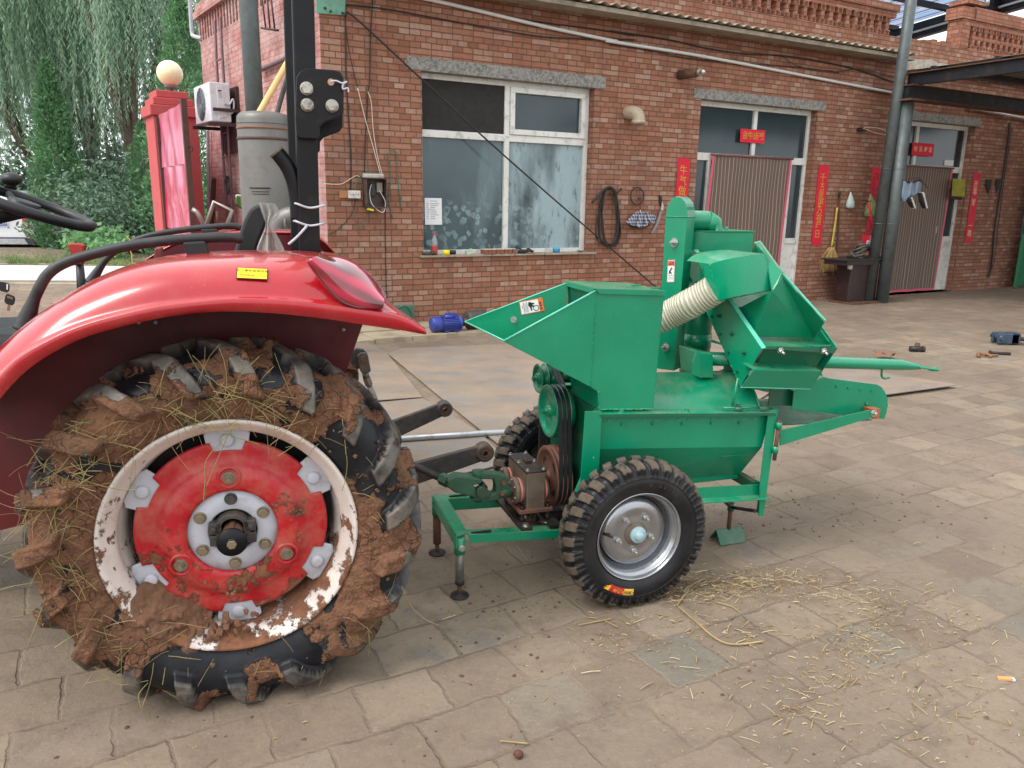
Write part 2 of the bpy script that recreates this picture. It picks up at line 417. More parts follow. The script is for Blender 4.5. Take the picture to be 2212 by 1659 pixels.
def ground_mat():
    n = N('yard_paving'); o = n.map(rot=(0, 0, -WALL.az))
    wob = n.noise(3.0, 3, 0.5, vec=o, col=True); vs = n.n('VectorMath'); vs.operation = 'MULTIPLY_ADD'
    n.l(wob, vs.inputs[0]); vs.inputs[1].default_value = (0.06, 0.06, 0); n.l(o, vs.inputs[2])
    fine = n.noise(16.0, 4, 0.6, vec=o, col=True); v2 = n.n('VectorMath'); v2.operation = 'MULTIPLY_ADD'
    n.l(fine, v2.inputs[0]); v2.inputs[1].default_value = (0.035, 0.035, 0); n.l(vs.outputs[0], v2.inputs[2])
    b = n.n('TexBrick'); n.l(v2.outputs[0], b.inputs['Vector']); b.offset = 0.5; b.offset_frequency = 2; b.squash = 1.0
    b.inputs['Scale'].default_value = 1.0; b.inputs['Brick Width'].default_value = 0.252; b.inputs['Row Height'].default_value = 0.232
    b.inputs['Mortar Size'].default_value = 0.009; b.inputs['Mortar Smooth'].default_value = 0.7; b.inputs['Bias'].default_value = 0
    b.inputs['Color1'].default_value = (0, 0, 0, 1); b.inputs['Color2'].default_value = (1, 1, 1, 1); b.inputs['Mortar'].default_value = (0.5, 0.5, 0.5, 1)
    bw = n.n('RGBToBW'); n.l(b.outputs['Color'], bw.inputs[0])
    base = n.ramp(bw.outputs[0], [(0, lin((120, 106, 91))), (0.3, lin((141, 126, 107))), (0.62, lin((130, 116, 100))), (0.85, lin((150, 135, 115))), (1.0, lin((120, 115, 104)))])
    base = n.mix(n.fr(n.noise(0.7, 6, 0.6, vec=o), 0.4, 0.66, 0, 0.55), base, lin((112, 98, 86)))
    base = n.mix(n.fr(n.noise(6, 8, 0.75, vec=o), 0.48, 0.68, 0, 0.6), base, lin((98, 85, 75)))
    base = n.mix(n.fr(n.noise(11, 8, 0.8, vec=n.map((1, 2.2, 1), rot=(0, 0, -WALL.az))), 0.56, 0.7, 0, 0.45), base, lin((158, 142, 124)))
    # bare cement and oily grey patches
    g = n.math('MULTIPLY', n.fr(n.noise(1.5, 7, 0.65, vec=o), 0.60, 0.68), n.fr(bw.outputs[0], 0.35, 0.5))
    base = n.mix(n.math('MULTIPLY', g, 0.6), base, lin((118, 118, 114)))
    oil = n.fr(n.noise(0.9, 9, 0.72, vec=n.map((1, 1, 1), loc=(7, 2, 0))), 0.66, 0.74, 0, 0.55)
    base = n.mix(oil, base, lin((70, 62, 58)))
    big = n.fr(n.noise(0.35, 6, 0.6, vec=n.map((1, 1, 1), loc=(3, 8, 0))), 0.42, 0.62, 0, 0.3); base = n.mix(big, base, lin((98, 86, 73)))
    sk = n.fr(n.noise(1.0, 7, 0.7, vec=n.map((0.5, 5, 1), (0, 0, -0.45))), 0.6, 0.72, 0, 0.35); base = n.mix(sk, base, lin((84, 72, 64)))
    spk = n.math('MULTIPLY', n.fr(n.vor(26, vec=o), 0.10, 0.16, 0.8, 0), n.fr(n.noise(2.1, 4, vec=o), 0.55, 0.62))
    base = n.mix(spk, base, lin((74, 60, 52)))
    dust = n.math('MULTIPLY', n.fr(n.noise(1.9, 7, 0.65, vec=o), 0.40, 0.62, 0.12, 1.0), n.fr(n.noise(17, 5, 0.7, vec=o), 0.3, 0.6, 0.35, 1.0))
    jf = n.math('MULTIPLY', b.outputs['Fac'], dust)
    base = n.mix(n.fr(n.noise(42, 6, 0.75, vec=o), 0.52, 0.75, 0, 0.55), base, lin((104, 88, 78)))
    base = n.mix(n.fr(n.noise(75, 4, 0.7, vec=o), 0.60, 0.78, 0, 0.5), base, lin((186, 170, 152)))
    col = n.mix(n.math('MULTIPLY', jf, 0.5), base, lin((100, 84, 72)))
    n.set(base=col, rough=n.fr(n.noise(3, 5, 0.6, vec=o), 0.3, 0.7, 0.62, 0.95), spec=0.3)
    h = n.math('ADD', n.math('MULTIPLY', n.math('SUBTRACT', 1.0, jf), 0.8), n.math('MULTIPLY', n.noise(24, 9, 0.72, vec=o), 0.7))
    h = n.math('ADD', h, n.math('MULTIPLY', n.noise(4, 4, 0.6, vec=o), 0.9))
    n.bump(h, 0.75, 0.012)
    return n.m
M_GROUND = ground_mat()
M_ROAD = mat('pale_concrete_road', (196, 192, 188), 0.85, var=0.08, scale=1.2, bump=0.3, bscale=30)
M_DIRT = mat('roadside_earth', (148, 134, 112), 0.95, var=0.25, scale=3, bump=0.5, bscale=30, dirt=(88, 104, 62), dscale=1.6, damt=0.7)
M_APRON = mat('worn_flagstone', (160, 146, 124), 0.85, var=0.16, scale=5, bump=0.5, bscale=30, dirt=(110, 98, 82), dscale=4)

# ------------------------------------------------------------------ the setting
def ground():
    m = MB(); n = 2
    m.add([(-400, -400, 0), (400, -400, 0), (400, 900, 0), (-400, 900, 0)], [(0, 1, 2, 3)]) if False else m.add([(-400,-400,0),(400,-400,0),(400,16.4,0),(-400,16.4,0),(400,900,-3),(-400,900,-3)],[(0,1,2,3),(3,2,4,5)])
    m.solo('yard_ground', M_GROUND, None, None, kind='structure', fixn=False)
    # road: a pale concrete strip beyond the yard, its line running along the picture's horizon
    a = G(-400, 700); 
    RD = Frame((-8.3, 13.4), 5)
    m = MB().box(-60, 5.2, -0.3, 2.6, -0.2, 0.008); m.solo('road', M_ROAD, None, None, RD, (0, 0, 0), kind='structure', fixn=True)
    m = MB().add([(-60, 2.6, .02), (30, 2.6, .02), (30, 8, -.2), (-60, 8, -.2), (30, 200, -.2), (-60, 200, -.2)], [(0, 1, 2, 3), (3, 2, 4, 5)])
    m.solo('roadside_ground', M_DIRT, None, None, RD, (0, 0, 0), kind='structure')
    m = MB().box(-60, 5.0, -1.05, -0.9, -0.05, 0.035)
    m.solo('kerb', M_CONC, None, None, RD, (0, 0, 0), kind='structure', bev=0.01)
    # raised flagstone strip along the foot of the wall: separate slabs laid side by side
    m = MB(); r = random.Random(3); x = -1.3
    while x < 3.9:
        wd = r.uniform(0.34, 0.62)
        for row, (y0, y1) in enumerate(((-0.42, -0.0), (-0.82, -0.435))):
            j = r.uniform(-0.02, 0.02); e = r.uniform(-0.03, 0.03) if row else 0
            z = 0.062 + r.uniform(-0.008, 0.008) - row * 0.012
            m.slab([(x + 0.008 + j * row, y0 + e), (x + wd - 0.004 + j * row, y0 + e + r.uniform(-0.02, 0.02)), (x + wd - 0.004, y1), (x + 0.008, y1)], -0.05, z)
        x += wd
    m.box(-1.3, 3.9, -0.8, 0, -0.05, 0.04)
    m.solo('pavement', M_APRON, None, None, WALL, (0, 0, 0), kind='structure', bev=0.006)
ground()

# ------------------------------------------------------------------ the brick building
WT = 0.30          # wall thickness
Zl = 2.81          # underside of the lintels
bld = thing('brick_building', 'red brick workshop building with white framed windows and open brick parapet', 'building', WALL, (0, 0, 0))
D2 = (8.35, 10.148)
def wall_with_openings(m, x0, x1, z0, z1, ops, y0=0.0, y1=WT):
    xs = sorted({x0, x1} | {v for o in ops for v in o[:2]}); zs = sorted({z0, z1} | {v for o in ops for v in o[2:]})
    for i in range(len(xs) - 1):
        for j in range(len(zs) - 1):
            cx, cz = (xs[i] + xs[i + 1]) / 2, (zs[j] + zs[j + 1]) / 2
            if any(o[0] < cx < o[1] and o[2] < cz < o[3] for o in ops): continue
            X0, X1, Z0, Z1 = xs[i], xs[i + 1], zs[j], zs[j + 1]
            m.add([(X0, y0, Z0), (X1, y0, Z0), (X1, y0, Z1), (X0, y0, Z1)], [(0, 1, 2, 3)])
            m.add([(X0, y1, Z0), (X1, y1, Z0), (X1, y1, Z1), (X0, y1, Z1)], [(3, 2, 1, 0)])
    for a, b, c, d in ops:   # reveals
        m.add([(a, y0, c), (a, y1, c), (a, y1, d), (a, y0, d)], [(0, 1, 2, 3)])
        m.add([(b, y0, c), (b, y1, c), (b, y1, d), (b, y0, d)], [(3, 2, 1, 0)])
        m.add([(a, y0, d), (b, y0, d), (b, y1, d), (a, y1, d)], [(3, 2, 1, 0)])
        if c > z0: m.add([(a, y0, c), (b, y0, c), (b, y1, c), (a, y1, c)], [(0, 1, 2, 3)])
    return m
WIN = (0.0, 2.284, 0.822, Zl); D1 = (3.997, 6.251, 0.0, Zl)
m = wall_with_openings(MB(), -1.1, 16.0, -0.2, 3.98, [WIN, D1, (D2[0], D2[1], 0.0, Zl)])
m.add([(-1.1, 0, -.2), (-1.1, WT, -.2), (-1.1, WT, 3.98), (-1.1, 0, 3.98)], [(0, 1, 2, 3)])
m.add([(-1.1, 0, 3.98), (16, 0, 3.98), (16, WT, 3.98), (-1.1, WT, 3.98)], [(0, 1, 2, 3)])
m.build('front_wall', M_BRICK, bld, fixn=False)
# the flank: its own frame, turned away from the front
SW = Frame(WALL.w((-1.1, 0, 0)), 125.5)
def sw(p):
    return WALL.loc(SW.w(p))
def flank(mb):
    return moved(mb, lambda p: sw(p))
m = MB().add([(0, 0, -.2), (4.53, 0, -.2), (4.53, 0, 3.62), (0, 0, 3.62)], [(0, 1, 2, 3)])
m.add([(4.53, 0, -.2), (4.53, -3, -.2), (4.53, -3, 3.62), (4.53, 0, 3.62)], [(0, 1, 2, 3)])
o = MB(); o.v = m.v; o.f = m.f; o.m = m.m; o.sm = m.sm
me = o.mesh('side_wall', M_BRICKS); ob = bpy.data.objects.new('side_wall', me); COL.objects.link(ob); ob.parent = bld
_l = WALL.loc(SW.o); ob.location = _l; ob.rotation_euler = (0, 0, SW.az - WALL.az)
# flank parapet: band, slanting slots, coping
m = MB(); n_ = 34
for k in range(n_):
    x = 4.5 * k / (n_ - 1) + 0.01
    m.box(x, x + 0.06, -0.12, 0.0, 3.62, 3.93)
m.box(0, 4.53, -0.2, -0.12, 3.62, 3.93); m.box(-0.02, 4.62, -0.3, 0.06, 3.93, 4.02); m.box(-0.02, 4.58, -0.3, 0.03, 4.02, 4.12)
ob = bpy.data.objects.new('side_parapet', m.mesh('side_parapet', M_BRICKS)); COL.objects.link(ob); ob.parent = bld
ob.location = _l; ob.rotation_euler = (0, 0, SW.az - WALL.az); fix_normals(ob.data)
# lintels
for a, b, z0, z1 in ((-0.17, 2.44, Zl, 2.945), (3.86, 6.4, Zl, 2.935), (D2[0] - 0.1, 10.27, Zl, 2.935)):
    MB().box(a, b, -0.012, WT - 0.02, z0 - 0.004, z1).build('lintel', M_GRAN, bld, bev=0.006)
# window sill of thin slabs
m = MB(); x = -0.05; r = random.Random(5)
while x < 2.3:
    wd = r.uniform(0.3, 0.5); m.box(x, min(2.36, x + wd - 0.01), -0.055 + r.uniform(-0.015, 0.01), 0.12, 0.80, 0.824 + r.uniform(-0.003, 0.003)); x += wd
m.build('window_sill', M_CONC, bld, bev=0.004)

def bars(m, rects, y0, y1):
    for x0, x1, z0, z1 in rects: m.box(x0, x1, y0, y1, z0, z1)
FY0, FY1 = 0.115, 0.185
def px(x, y, Y=0.115): q = WALL.P(x, y, Y); return q.x, q.z
# main window
wn = empty('window'); wn.parent = bld; wn.location = (0, 0, 0); wn.rotation_euler = (0, 0, 0)
mx_ = px(1095, 300)[0]; tz = px(1095, 298)[1]
m = MB()
bars(m, [(0.0, 2.284, 0.822, 0.872), (0.0, 0.05, 0.872, 2.75), (2.228, 2.284, 0.872, 2.75), (0.0, 2.284, 2.75, 2.81),
         (0.05, mx_ - 0.034, tz - 0.04, tz + 0.04), (mx_ + 0.034, 2.228, tz - 0.04, tz + 0.04), (mx_ - 0.034, mx_ + 0.034, 0.872, 2.75)], FY0, FY1)
m.build('frame', M_PVC, wn, bev=0.004, off=(0, 0, 0))
m = MB(); sx0, sx1, sz0, sz1 = mx_ + 0.036, 2.226, tz + 0.042, 2.748
bars(m, [(sx0, sx1, sz0, sz0 + 0.062), (sx0, sx1, sz1 - 0.062, sz1), (sx0, sx0 + 0.062, sz0 + 0.062, sz1 - 0.062), (sx1 - 0.062, sx1, sz0 + 0.062, sz1 - 0.062)], FY0 - 0.018, FY1 - 0.01)
m.build('opening_sash', M_PVC, wn, bev=0.004, off=(0, 0, 0))
def pane(x0, x1, z0, z1, mt, name='pane', par=None, y=0.15, zo=0.0):
    m = MB().box(x0, x1, y, y + 0.008, z0, z1); m.v = [(a - x0, b, c - z0) for a, b, c in m.v]
    o = m.build(name, mt, par, off=(0, 0, 0)); o.location = (x0, 0, z0); return o
pane(0.05, mx_ - 0.034, tz + 0.04, 2.75, M_DARKROOM, 'insect_screen', wn, 0.135)
pane(sx0 + 0.06, sx1 - 0.06, sz0 + 0.06, sz1 - 0.06, M_GLASS, 'pane', wn)
pane(0.05, mx_ - 0.034, 0.872, tz - 0.04, M_GLASSF, 'pane', wn)
pane(mx_ + 0.034, 2.228, 0.872, tz - 0.04, M_GLASSS, 'pane', wn)

def door_set(x0, x1, mxp, tzv, side_l, side_r):
    """white framed door: fanlight of two panes over a leaf between two side lights"""
    d = empty('door'); d.parent = bld; d.location = (0, 0, 0); d.rotation_euler = (0, 0, 0)
    m = MB()
    bars(m, [(x0, x0 + 0.05, 0.02, 2.74), (x1 - 0.05, x1, 0.02, 2.74), (x0, x1, 2.74, 2.81), (x0 + 0.05, x1 - 0.05, tzv - 0.05, tzv + 0.05),
             (mxp - 0.035, mxp + 0.035, tzv + 0.05, 2.74), (side_l, side_l + 0.06, 0.02, tzv - 0.05), (side_r - 0.06, side_r, 0.02, tzv - 0.05),
             (x0 + 0.05, side_l, 0.02, 0.08), (side_r, x1 - 0.05, 0.02, 0.08), (x0 + 0.05, side_l, 0.88, 0.96), (side_r, x1 - 0.05, 0.88, 0.96)], FY0, FY1)
    m.build('frame', M_PVC, d, bev=0.004, off=(0, 0, 0))
    m = MB()
    m.box(x0 + 0.05, side_l, 0.14, 0.16, 0.08, 0.88); m.build('lower_panel', M_PVC, d, off=(0, 0, 0))
    MB().box(side_r, x1 - 0.05, 0.14, 0.16, 0.08, 0.88).build('lower_panel', M_PVC, d, off=(0, 0, 0))
    pane(x0 + 0.05, mxp - 0.035, tzv + 0.05, 2.74, M_GLASS, 'pane', d); pane(mxp + 0.035, x1 - 0.05, tzv + 0.05, 2.74, M_GLASS, 'pane', d)
    pane(x0 + 0.05, side_l, 0.96, tzv - 0.05, M_GLASS, 'pane', d); pane(side_r, x1 - 0.05, 0.96, tzv - 0.05, M_GLASS, 'pane', d)
    m = MB(); a, b = side_l + 0.06, side_r - 0.06
    m.box(a, b, 0.135, 0.17, 0.02, tzv - 0.05)
    m.build('door_leaf', M_DARKROOM, d, off=(0, 0, 0))
    m = MB().box(b - 0.09, b - 0.065, 0.07, 0.135, 0.98, 1.14); m.build('handle', mat('chrome', (180, 180, 180), 0.25, 0.9), d, bev=0.006, off=(0, 0, 0))
    return d
d1m = px(1631, 280)[0]
d1l = px(1524.5, 420)[0]; d1r = px(1703, 420)[0]
door_set(3.997, 6.251, d1m, 2.085, d1l - 0.0, d1r + 0.02)
d2m = px(1983, 290)[0]; d2r = px(2041, 400)[0]
door_set(D2[0], D2[1], d2m, 2.085, D2[0] + 0.3, d2r + 0.02)

# eave: thin concrete slab with corrugated sheet on top, stops short of the tall column
ez = 3.60
m = MB(); m.add([(-1.1, 0.0, ez + 0.02), (7.93, 0.0, ez + 0.02), (7.85, -0.33, ez + 0.0), (-1.1, -0.33, ez + 0.0),
                 (-1.1, 0.0, ez + 0.07), (7.93, 0.0, ez + 0.07), (7.85, -0.33, ez + 0.05), (-1.1, -0.33, ez + 0.05)],
                [(0, 1, 2, 3), (7, 6, 5, 4), (3, 2, 6, 7), (1, 5, 6, 2), (0, 3, 7, 4)])
m.build('eave_slab', M_CONC, bld)
m = MB(); rows = []; nx = 9 * 16 * 6 // 4
xs = [-1.1 + (7.85 + 1.1) * i / 820 for i in range(821)]
for y, zz in ((0.0, ez + 0.12), (-0.38, ez + 0.082)):
    rows.append([(x, y, zz + 0.016 * math.sin(2 * PI * x / 0.16)) for x in xs])
for y, zz in ((-0.38, ez + 0.074), (0.0, ez + 0.112)):
    rows.append([(x, y, zz + 0.016 * math.sin(2 * PI * x / 0.16)) for x in xs])
m.grid(rows, closed_u=True); m.build('corrugated_sheet', M_SHEET, bld)

# open brick parapet over the eave: band, stepped brick posts with gaps, coping
def balustrade(m, x0, x1, z0, z1, ztop, yf=0.0, step=0.178, cross=False, yb=0.115):
    x = x0
    h = z1 - z0
    while x < x1:
        m.box(x, x + 0.062, yf, yb, z0, z1)
        m.box(x - 0.022, x + 0.084, yf, yb, z1 - 0.075, z1 - 0.002); m.box(x - 0.022, x + 0.084, yf, yb, z0 + 0.002, z0 + 0.06)
        if cross: m.box(x + 0.062, x + step, yf + 0.01, yb, (z0 + z1) / 2 - 0.03, (z0 + z1) / 2 + 0.03)
        x += step
    m.box(x0 - 0.1, x1 + 0.03, yf - 0.0, 0.24, z1, z1 + 0.085); m.box(x0 - 0.1, x1 + 0.06, yf - 0.03, 0.24, z1 + 0.087, ztop)
    return m
m = balustrade(MB(), -1.0, 7.72, 3.985, 4.235, 4.42)
m.build('parapet', M_BRICKD, bld)
# lower right-hand stretch: ragged mortar edge and a second raised balustrade
m = MB(); r = random.Random(11); x = 8.1
pts = []
for i in range(40):
    xx = 8.1 + i * 0.2; pts.append((xx, 3.66 + r.uniform(-0.03, 0.05)))
bot = [(xx, 3.53 + r.uniform(-0.02, 0.02)) for xx, _ in pts]
for i in range(39):
    m.prism([bot[i], bot[i + 1], pts[i + 1], pts[i]], -0.14 - r.uniform(0, 0.03), -0.002)
m.build('mortar_edge', mat('crumbling_mortar', (176, 166, 152), 0.95, var=0.3, scale=14, bump=0.8, bscale=40), bld)
m = MB()
for i in range(26):
    xx = 8.1 + i * 0.12
    m.box(xx, xx + 0.112, 0.0, 0.2, 3.982, 3.982 + r.choice((0.01, 0.02, 0.03, 0.06)))
m.build('broken_parapet', M_BRICKD, bld)
bx = WALL.P(2067, 130, 0.0).x
m = MB(); balustrade(m, bx + 0.34, 16, 4.0, 4.34, 4.62, step=0.16, cross=True)
m.box(bx, bx + 0.24, 0.0, 0.24, 3.985, 4.425); m.box(bx - 0.05, bx + 0.3, -0.03, 0.27, 4.428, 4.60); m.box(bx + 0.05, bx + 0.5, -0.03, 0.3, 4.66, 4.72)
m.build('parapet', M_BRICKD, bld)
# ------------------------------------------------------------------ materials for vehicles
def attr_mask(n, name):
    a = n.n('Attribute'); a.attribute_name = name; return a.outputs['Fac']

def tyre_mat():
    n = N('muddy_rubber')
    mud = attr_mask(n, 'mud'); lug = attr_mask(n, 'lug')
    rub = n.mix(n.fr(n.noise(9, 6, 0.7), 0.35, 0.7), lin((16, 18, 22)), lin((40, 42, 46)))
    worn = n.mix(n.fr(n.noise(22, 7, 0.75), 0.3, 0.7), lin((70, 66, 62)), lin((118, 110, 100)))
    rub = n.mix(n.math('MULTIPLY', lug, n.fr(n.noise(14, 5, 0.6), 0.3, 0.55)), rub, worn)
    m1 = n.mix(n.fr(n.noise(7, 8, 0.7), 0.3, 0.7), lin((98, 68, 50)), lin((138, 99, 75)))
    m1 = n.mix(n.fr(n.noise(26, 7, 0.75), 0.48, 0.7), m1, lin((80, 58, 44)))
    m1 = n.mix(n.fr(n.noise(4, 4, 0.6), 0.52, 0.68, 0, 0.8), m1, lin((92, 74, 54)))
    crk = n.vor(34, feature='DISTANCE_TO_EDGE', vec=n.dist(n.map((1, 1, 1)), 9, .045))
    cr2 = n.vor(70, feature='DISTANCE_TO_EDGE')
    crack = n.math('MULTIPLY', n.fr(crk, 0.0, 0.03, 1, 0), n.fr(n.noise(6, 4), 0.50, 0.6))
    m1 = n.mix(n.math('MULTIPLY', crack, 0.75), m1, lin((64, 42, 28)))
    edge = n.math('ADD', mud, n.math('MULTIPLY', n.math('SUBTRACT', n.noise(48, 6, 0.75), 0.5), 0.9))
    mk = n.fr(edge, 0.44, 0.52)
    n.set(base=n.mix(mk, rub, m1), rough=n.fr(mk, 0, 1, 0.42, 0.95), spec=0.28)
    h = n.math('ADD', n.math('MULTIPLY', n.noise(38, 9, 0.75), 0.8), n.math('MULTIPLY', crack, -0.7))
    h = n.math('ADD', n.math('MULTIPLY', h, mk), n.math('MULTIPLY', mk, 0.5)); h = n.math('ADD', h, n.math('MULTIPLY', cr2, n.math('MULTIPLY', mk, 0.7)))
    n.bump(h, 1.0, 0.010)
    return n.m
M_TYRE = tyre_mat()

def mud_over(name, rgb, amt=0.55, rough=0.45, low=True, chips=True):
    """painted steel partly under dried mud, more of it low down"""
    n = N(name)
    base = n.mix(n.fr(n.noise(6, 4), 0.3, 0.7), lin(rgb), lin(tuple(int(c * 0.88) for c in rgb)))
    if chips: base = n.mix(n.fr(n.noise(40, 5, 0.7), 0.66, 0.70), base, lin((120, 84, 60)))
    sx = n.n('SeparateXYZ'); n.l(n.obj(), sx.inputs[0])
    v = n.noise(7, 9, 0.72)
    if low: v = n.math('ADD', v, n.fr(sx.outputs[2], 0.15, 0.95, 0.17, -0.16))
    mk = n.fr(v, 0.62 - 0.2 * amt, 0.65 - 0.2 * amt)
    mud = n.mix(n.fr(n.noise(30, 7, 0.7), 0.35, 0.65), lin((98, 64, 44)), lin((138, 92, 64)))
    thin = n.fr(n.noise(11, 6, 0.7), 0.42, 0.7, 0, 0.35)
    base = n.mix(thin, base, lin((176, 142, 116)))
    n.set(base=n.mix(mk, base, mud), rough=n.fr(mk, 0, 1, rough, 0.95))
    n.bump(n.math('ADD', n.math('MULTIPLY', mk, 0.7), n.math('MULTIPLY', n.math('MULTIPLY', n.noise(45, 8, 0.7), mk), 0.9)), 0.8, 0.006)
    return n.m
M_RIM = mud_over('muddy_white_rim', (222, 212, 204), 0.26)
M_RDISC = mud_over('red_wheel_disc', (180, 8, 26), 0.04, 0.38, True, False)
M_GREY = mat('pale_grey_paint', (178, 180, 188), 0.45, var=0.06, scale=8, dirt=(120, 96, 80), dscale=12, damt=0.35)
M_NUT = mat('plated_steel', (150, 140, 122), 0.35, 0.85, var=0.15, scale=30)
M_MUD = mat('dried_mud', (116, 83, 62), 0.95, var=0.32, scale=22, bump=0.9, bscale=90, dirt=(96, 66, 46), dscale=12)
M_STRAW = mat('dry_straw', (156, 132, 90), 0.75, var=0.35, scale=9)
M_GRASS2 = mat('wilted_grass', (136, 130, 80), 0.7, var=0.3, scale=9, dirt=(98, 120, 62), dscale=5)
def red_mat():
    n = N('glossy_red_paint')
    base = n.mix(n.fr(n.noise(3, 4), 0.3, 0.7), lin((172, 2, 26)), lin((156, 1, 22)))
    dust = n.fr(n.noise(5, 8, 0.7), 0.5, 0.75, 0, 0.28)
    nrm = n.n('NewGeometry'); sx = n.n('SeparateXYZ'); n.l(nrm.outputs['Normal'], sx.inputs[0])
    up = n.fr(sx.outputs[2], 0.55, 0.95)      # settled dust lies on what faces up
    dust = n.math('ADD', dust, n.math('MULTIPLY', up, n.fr(n.noise(7, 7, 0.65), 0.35, 0.68, 0.02, 0.36)))
    base = n.mix(dust, base, lin((176, 96, 82)))
    scr = n.fr(n.noise(3.0, 8, 0.8, vec=n.map((2, 2, 26))), 0.66, 0.72, 0, 0.5)
    base = n.mix(scr, base, lin((214, 120, 110)))
    spl = n.math('MULTIPLY', n.fr(n.vor(55), 0.16, 0.24, 0.8, 0), n.fr(n.noise(3.5, 5), 0.54, 0.62)); base = n.mix(spl, base, lin((138, 84, 62)))
    n.set(base=base, rough=n.fr(n.noise(9, 5), 0.3, 0.75, 0.16, 0.34), coat=0.6)
    n.b.inputs['Coat Roughness'].default_value = 0.05
    return n.m
M_RED = red_mat()
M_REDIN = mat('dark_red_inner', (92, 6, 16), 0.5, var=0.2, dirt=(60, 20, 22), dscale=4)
M_BLKPL = mat('black_plastic', (22, 23, 25), 0.45, var=0.18, scale=7, bump=0.15, bscale=300, dirt=(84, 80, 74), dscale=5, damt=0.25)
M_BLKGLOSS = mat('black_painted_steel', (9, 10, 14), 0.42, 0.0, var=0.3, scale=5, dirt=(70, 54, 44), dscale=9, damt=0.2, spec=0.3)
M_SMUDGE = mat('greasy_rusty_steel', (70, 66, 64), 0.62, 0.3, var=0.4, scale=13, bump=0.6, bscale=40, dirt=(116, 88, 70), dscale=9, damt=0.5)
M_YEL = mat('yellow_label', (234, 212, 20), 0.5, var=0.04)
M_INK = mat('black_ink', (24, 22, 22), 0.7, var=0.0)

# ------------------------------------------------------------------ tractor
trk = thing('tractor', 'red farm tractor seen from the side with mud caked rear wheel', 'tractor', TR, (0, 0, 0))
WC = (0.085, 0.515)
def fbm(p, s, o=5):
    return mnoise.fractal(Vector(p) * s, 1.0, 2.0, o, noise_basis='PERLIN_ORIGINAL')

def big_tyre(parent, muddy=True):
    half = [(0.322, 0.050), (0.338, 0.034), (0.362, 0.014), (0.392, 0.000), (0.425, -0.006), (0.455, -0.003), (0.478, 0.008), (0.496, 0.028), (0.506, 0.060), (0.511, 0.10), (0.513, 0.14)]
    prof = half + [(r, 0.28 - y) for r, y in half[-2::-1]]
    P3 = smoothpath([(r, 0, y) for r, y in prof], 6)
    P3 = [(p.x, p.z) for p in P3]
    ns = len(P3); NT = 660
    # arc length from the crown line
    acc = [0.0]
    for i in range(1, ns): acc.append(acc[-1] + math.hypot(P3[i][0] - P3[i - 1][0], P3[i][1] - P3[i - 1][1]))
    mid = acc[ns // 2]
    nor = []
    for i in range(ns):
        a, b = P3[max(0, i - 1)], P3[min(ns - 1, i + 1)]
        t = Vector((b[0] - a[0], b[1] - a[1])).normalized(); nor.append((t.y, -t.x))
    K = 19; pitch = 2 * PI / K
    L = 0.205
    rows = []; mudv = []; lugv = []
    flip = 1
    for k in range(NT):
        th = 2 * PI * k / NT; row = []
        ct, st = math.cos(th), math.sin(th)
        for i in range(ns):
            r, y = P3[i]; d = acc[i] - mid; side = -1 if d < 0 else 1
            t = abs(d) / L
            off = 0.0 if side < 0 else pitch / 2
            c = off - 0.30 * t * 1.0
            dth = ((th - c + pitch / 2) % pitch) - pitch / 2
            wd = 0.058 + 0.012 * t
            e = (wd - abs(dth)) / 0.016
            h = max(0.0, min(1.0, e)); h = h * h * (3 - 2 * h)
            fade = max(0.0, min(1.0, (1.0 - t) / 0.055)) if t > 0.5 else 1.0
            inner = max(0.0, min(1.0, (t * L + 0.03) / 0.02))
            lugh = h * fade * inner
            nx, ny = nor[i]
            disp = 0.037 * lugh
            p = Vector((ct * r, y * 1.0, st * r))
            mv = 0.0
            if muddy:
                q = (p.x, p.y * 1.3, p.z)
                ang = math.degrees(th) % 360
                cover = -0.075 + 0.20 * math.exp(-((ang - 170) / 70) ** 2) + 0.10 * math.exp(-((ang - 60) / 40) ** 2) + 0.12 * math.exp(-((ang - 330) / 60) ** 2) - 0.16 * math.exp(-((ang - 275) / 22) ** 2) - 0.15 * math.exp(-((ang - 45) / 14) ** 2)
                if r < 0.41: cover += 0.10
                if lugh > 0.5: cover -= 0.26 if t < 0.5 else (0.10 if t < 0.75 else 0.0)
                f1 = fbm(q, 7.0, 6) * 0.55
                mv = max(0.0, min(1.0, 0.5 + (f1 + cover) * 3.2))
                f2 = abs(fbm((q[0] + 5, q[1], q[2]), 22.0, 5))
                disp += (mv if mv > 0.45 else 0.0) * (0.003 + 0.010 * f2 + 0.004 * max(0, fbm((q[0], q[1] + 9, q[2]), 9.0, 4)))
            rr = r + nx * disp; yy = y + ny * disp
            z = max(0.003 - WC[1], st * rr)
            row.append((WC[0] + ct * rr, yy, WC[1] + z))
            mudv.append(mv); lugv.append(1.0 if lugh > 0.75 and t < 0.97 else 0.0)
        rows.append(row)
    m = MB(); m.grid(rows, closed_u=True)
    o = m.build('tyre', M_TYRE, parent, off=(0, 0, 0), fixn=False)
    me = o.data; me.flip_normals()
    for nm, val in (('mud', mudv), ('lug', lugv)):
        a = me.attributes.new(nm, 'FLOAT', 'POINT'); a.data.foreach_set('value', val)
    return o

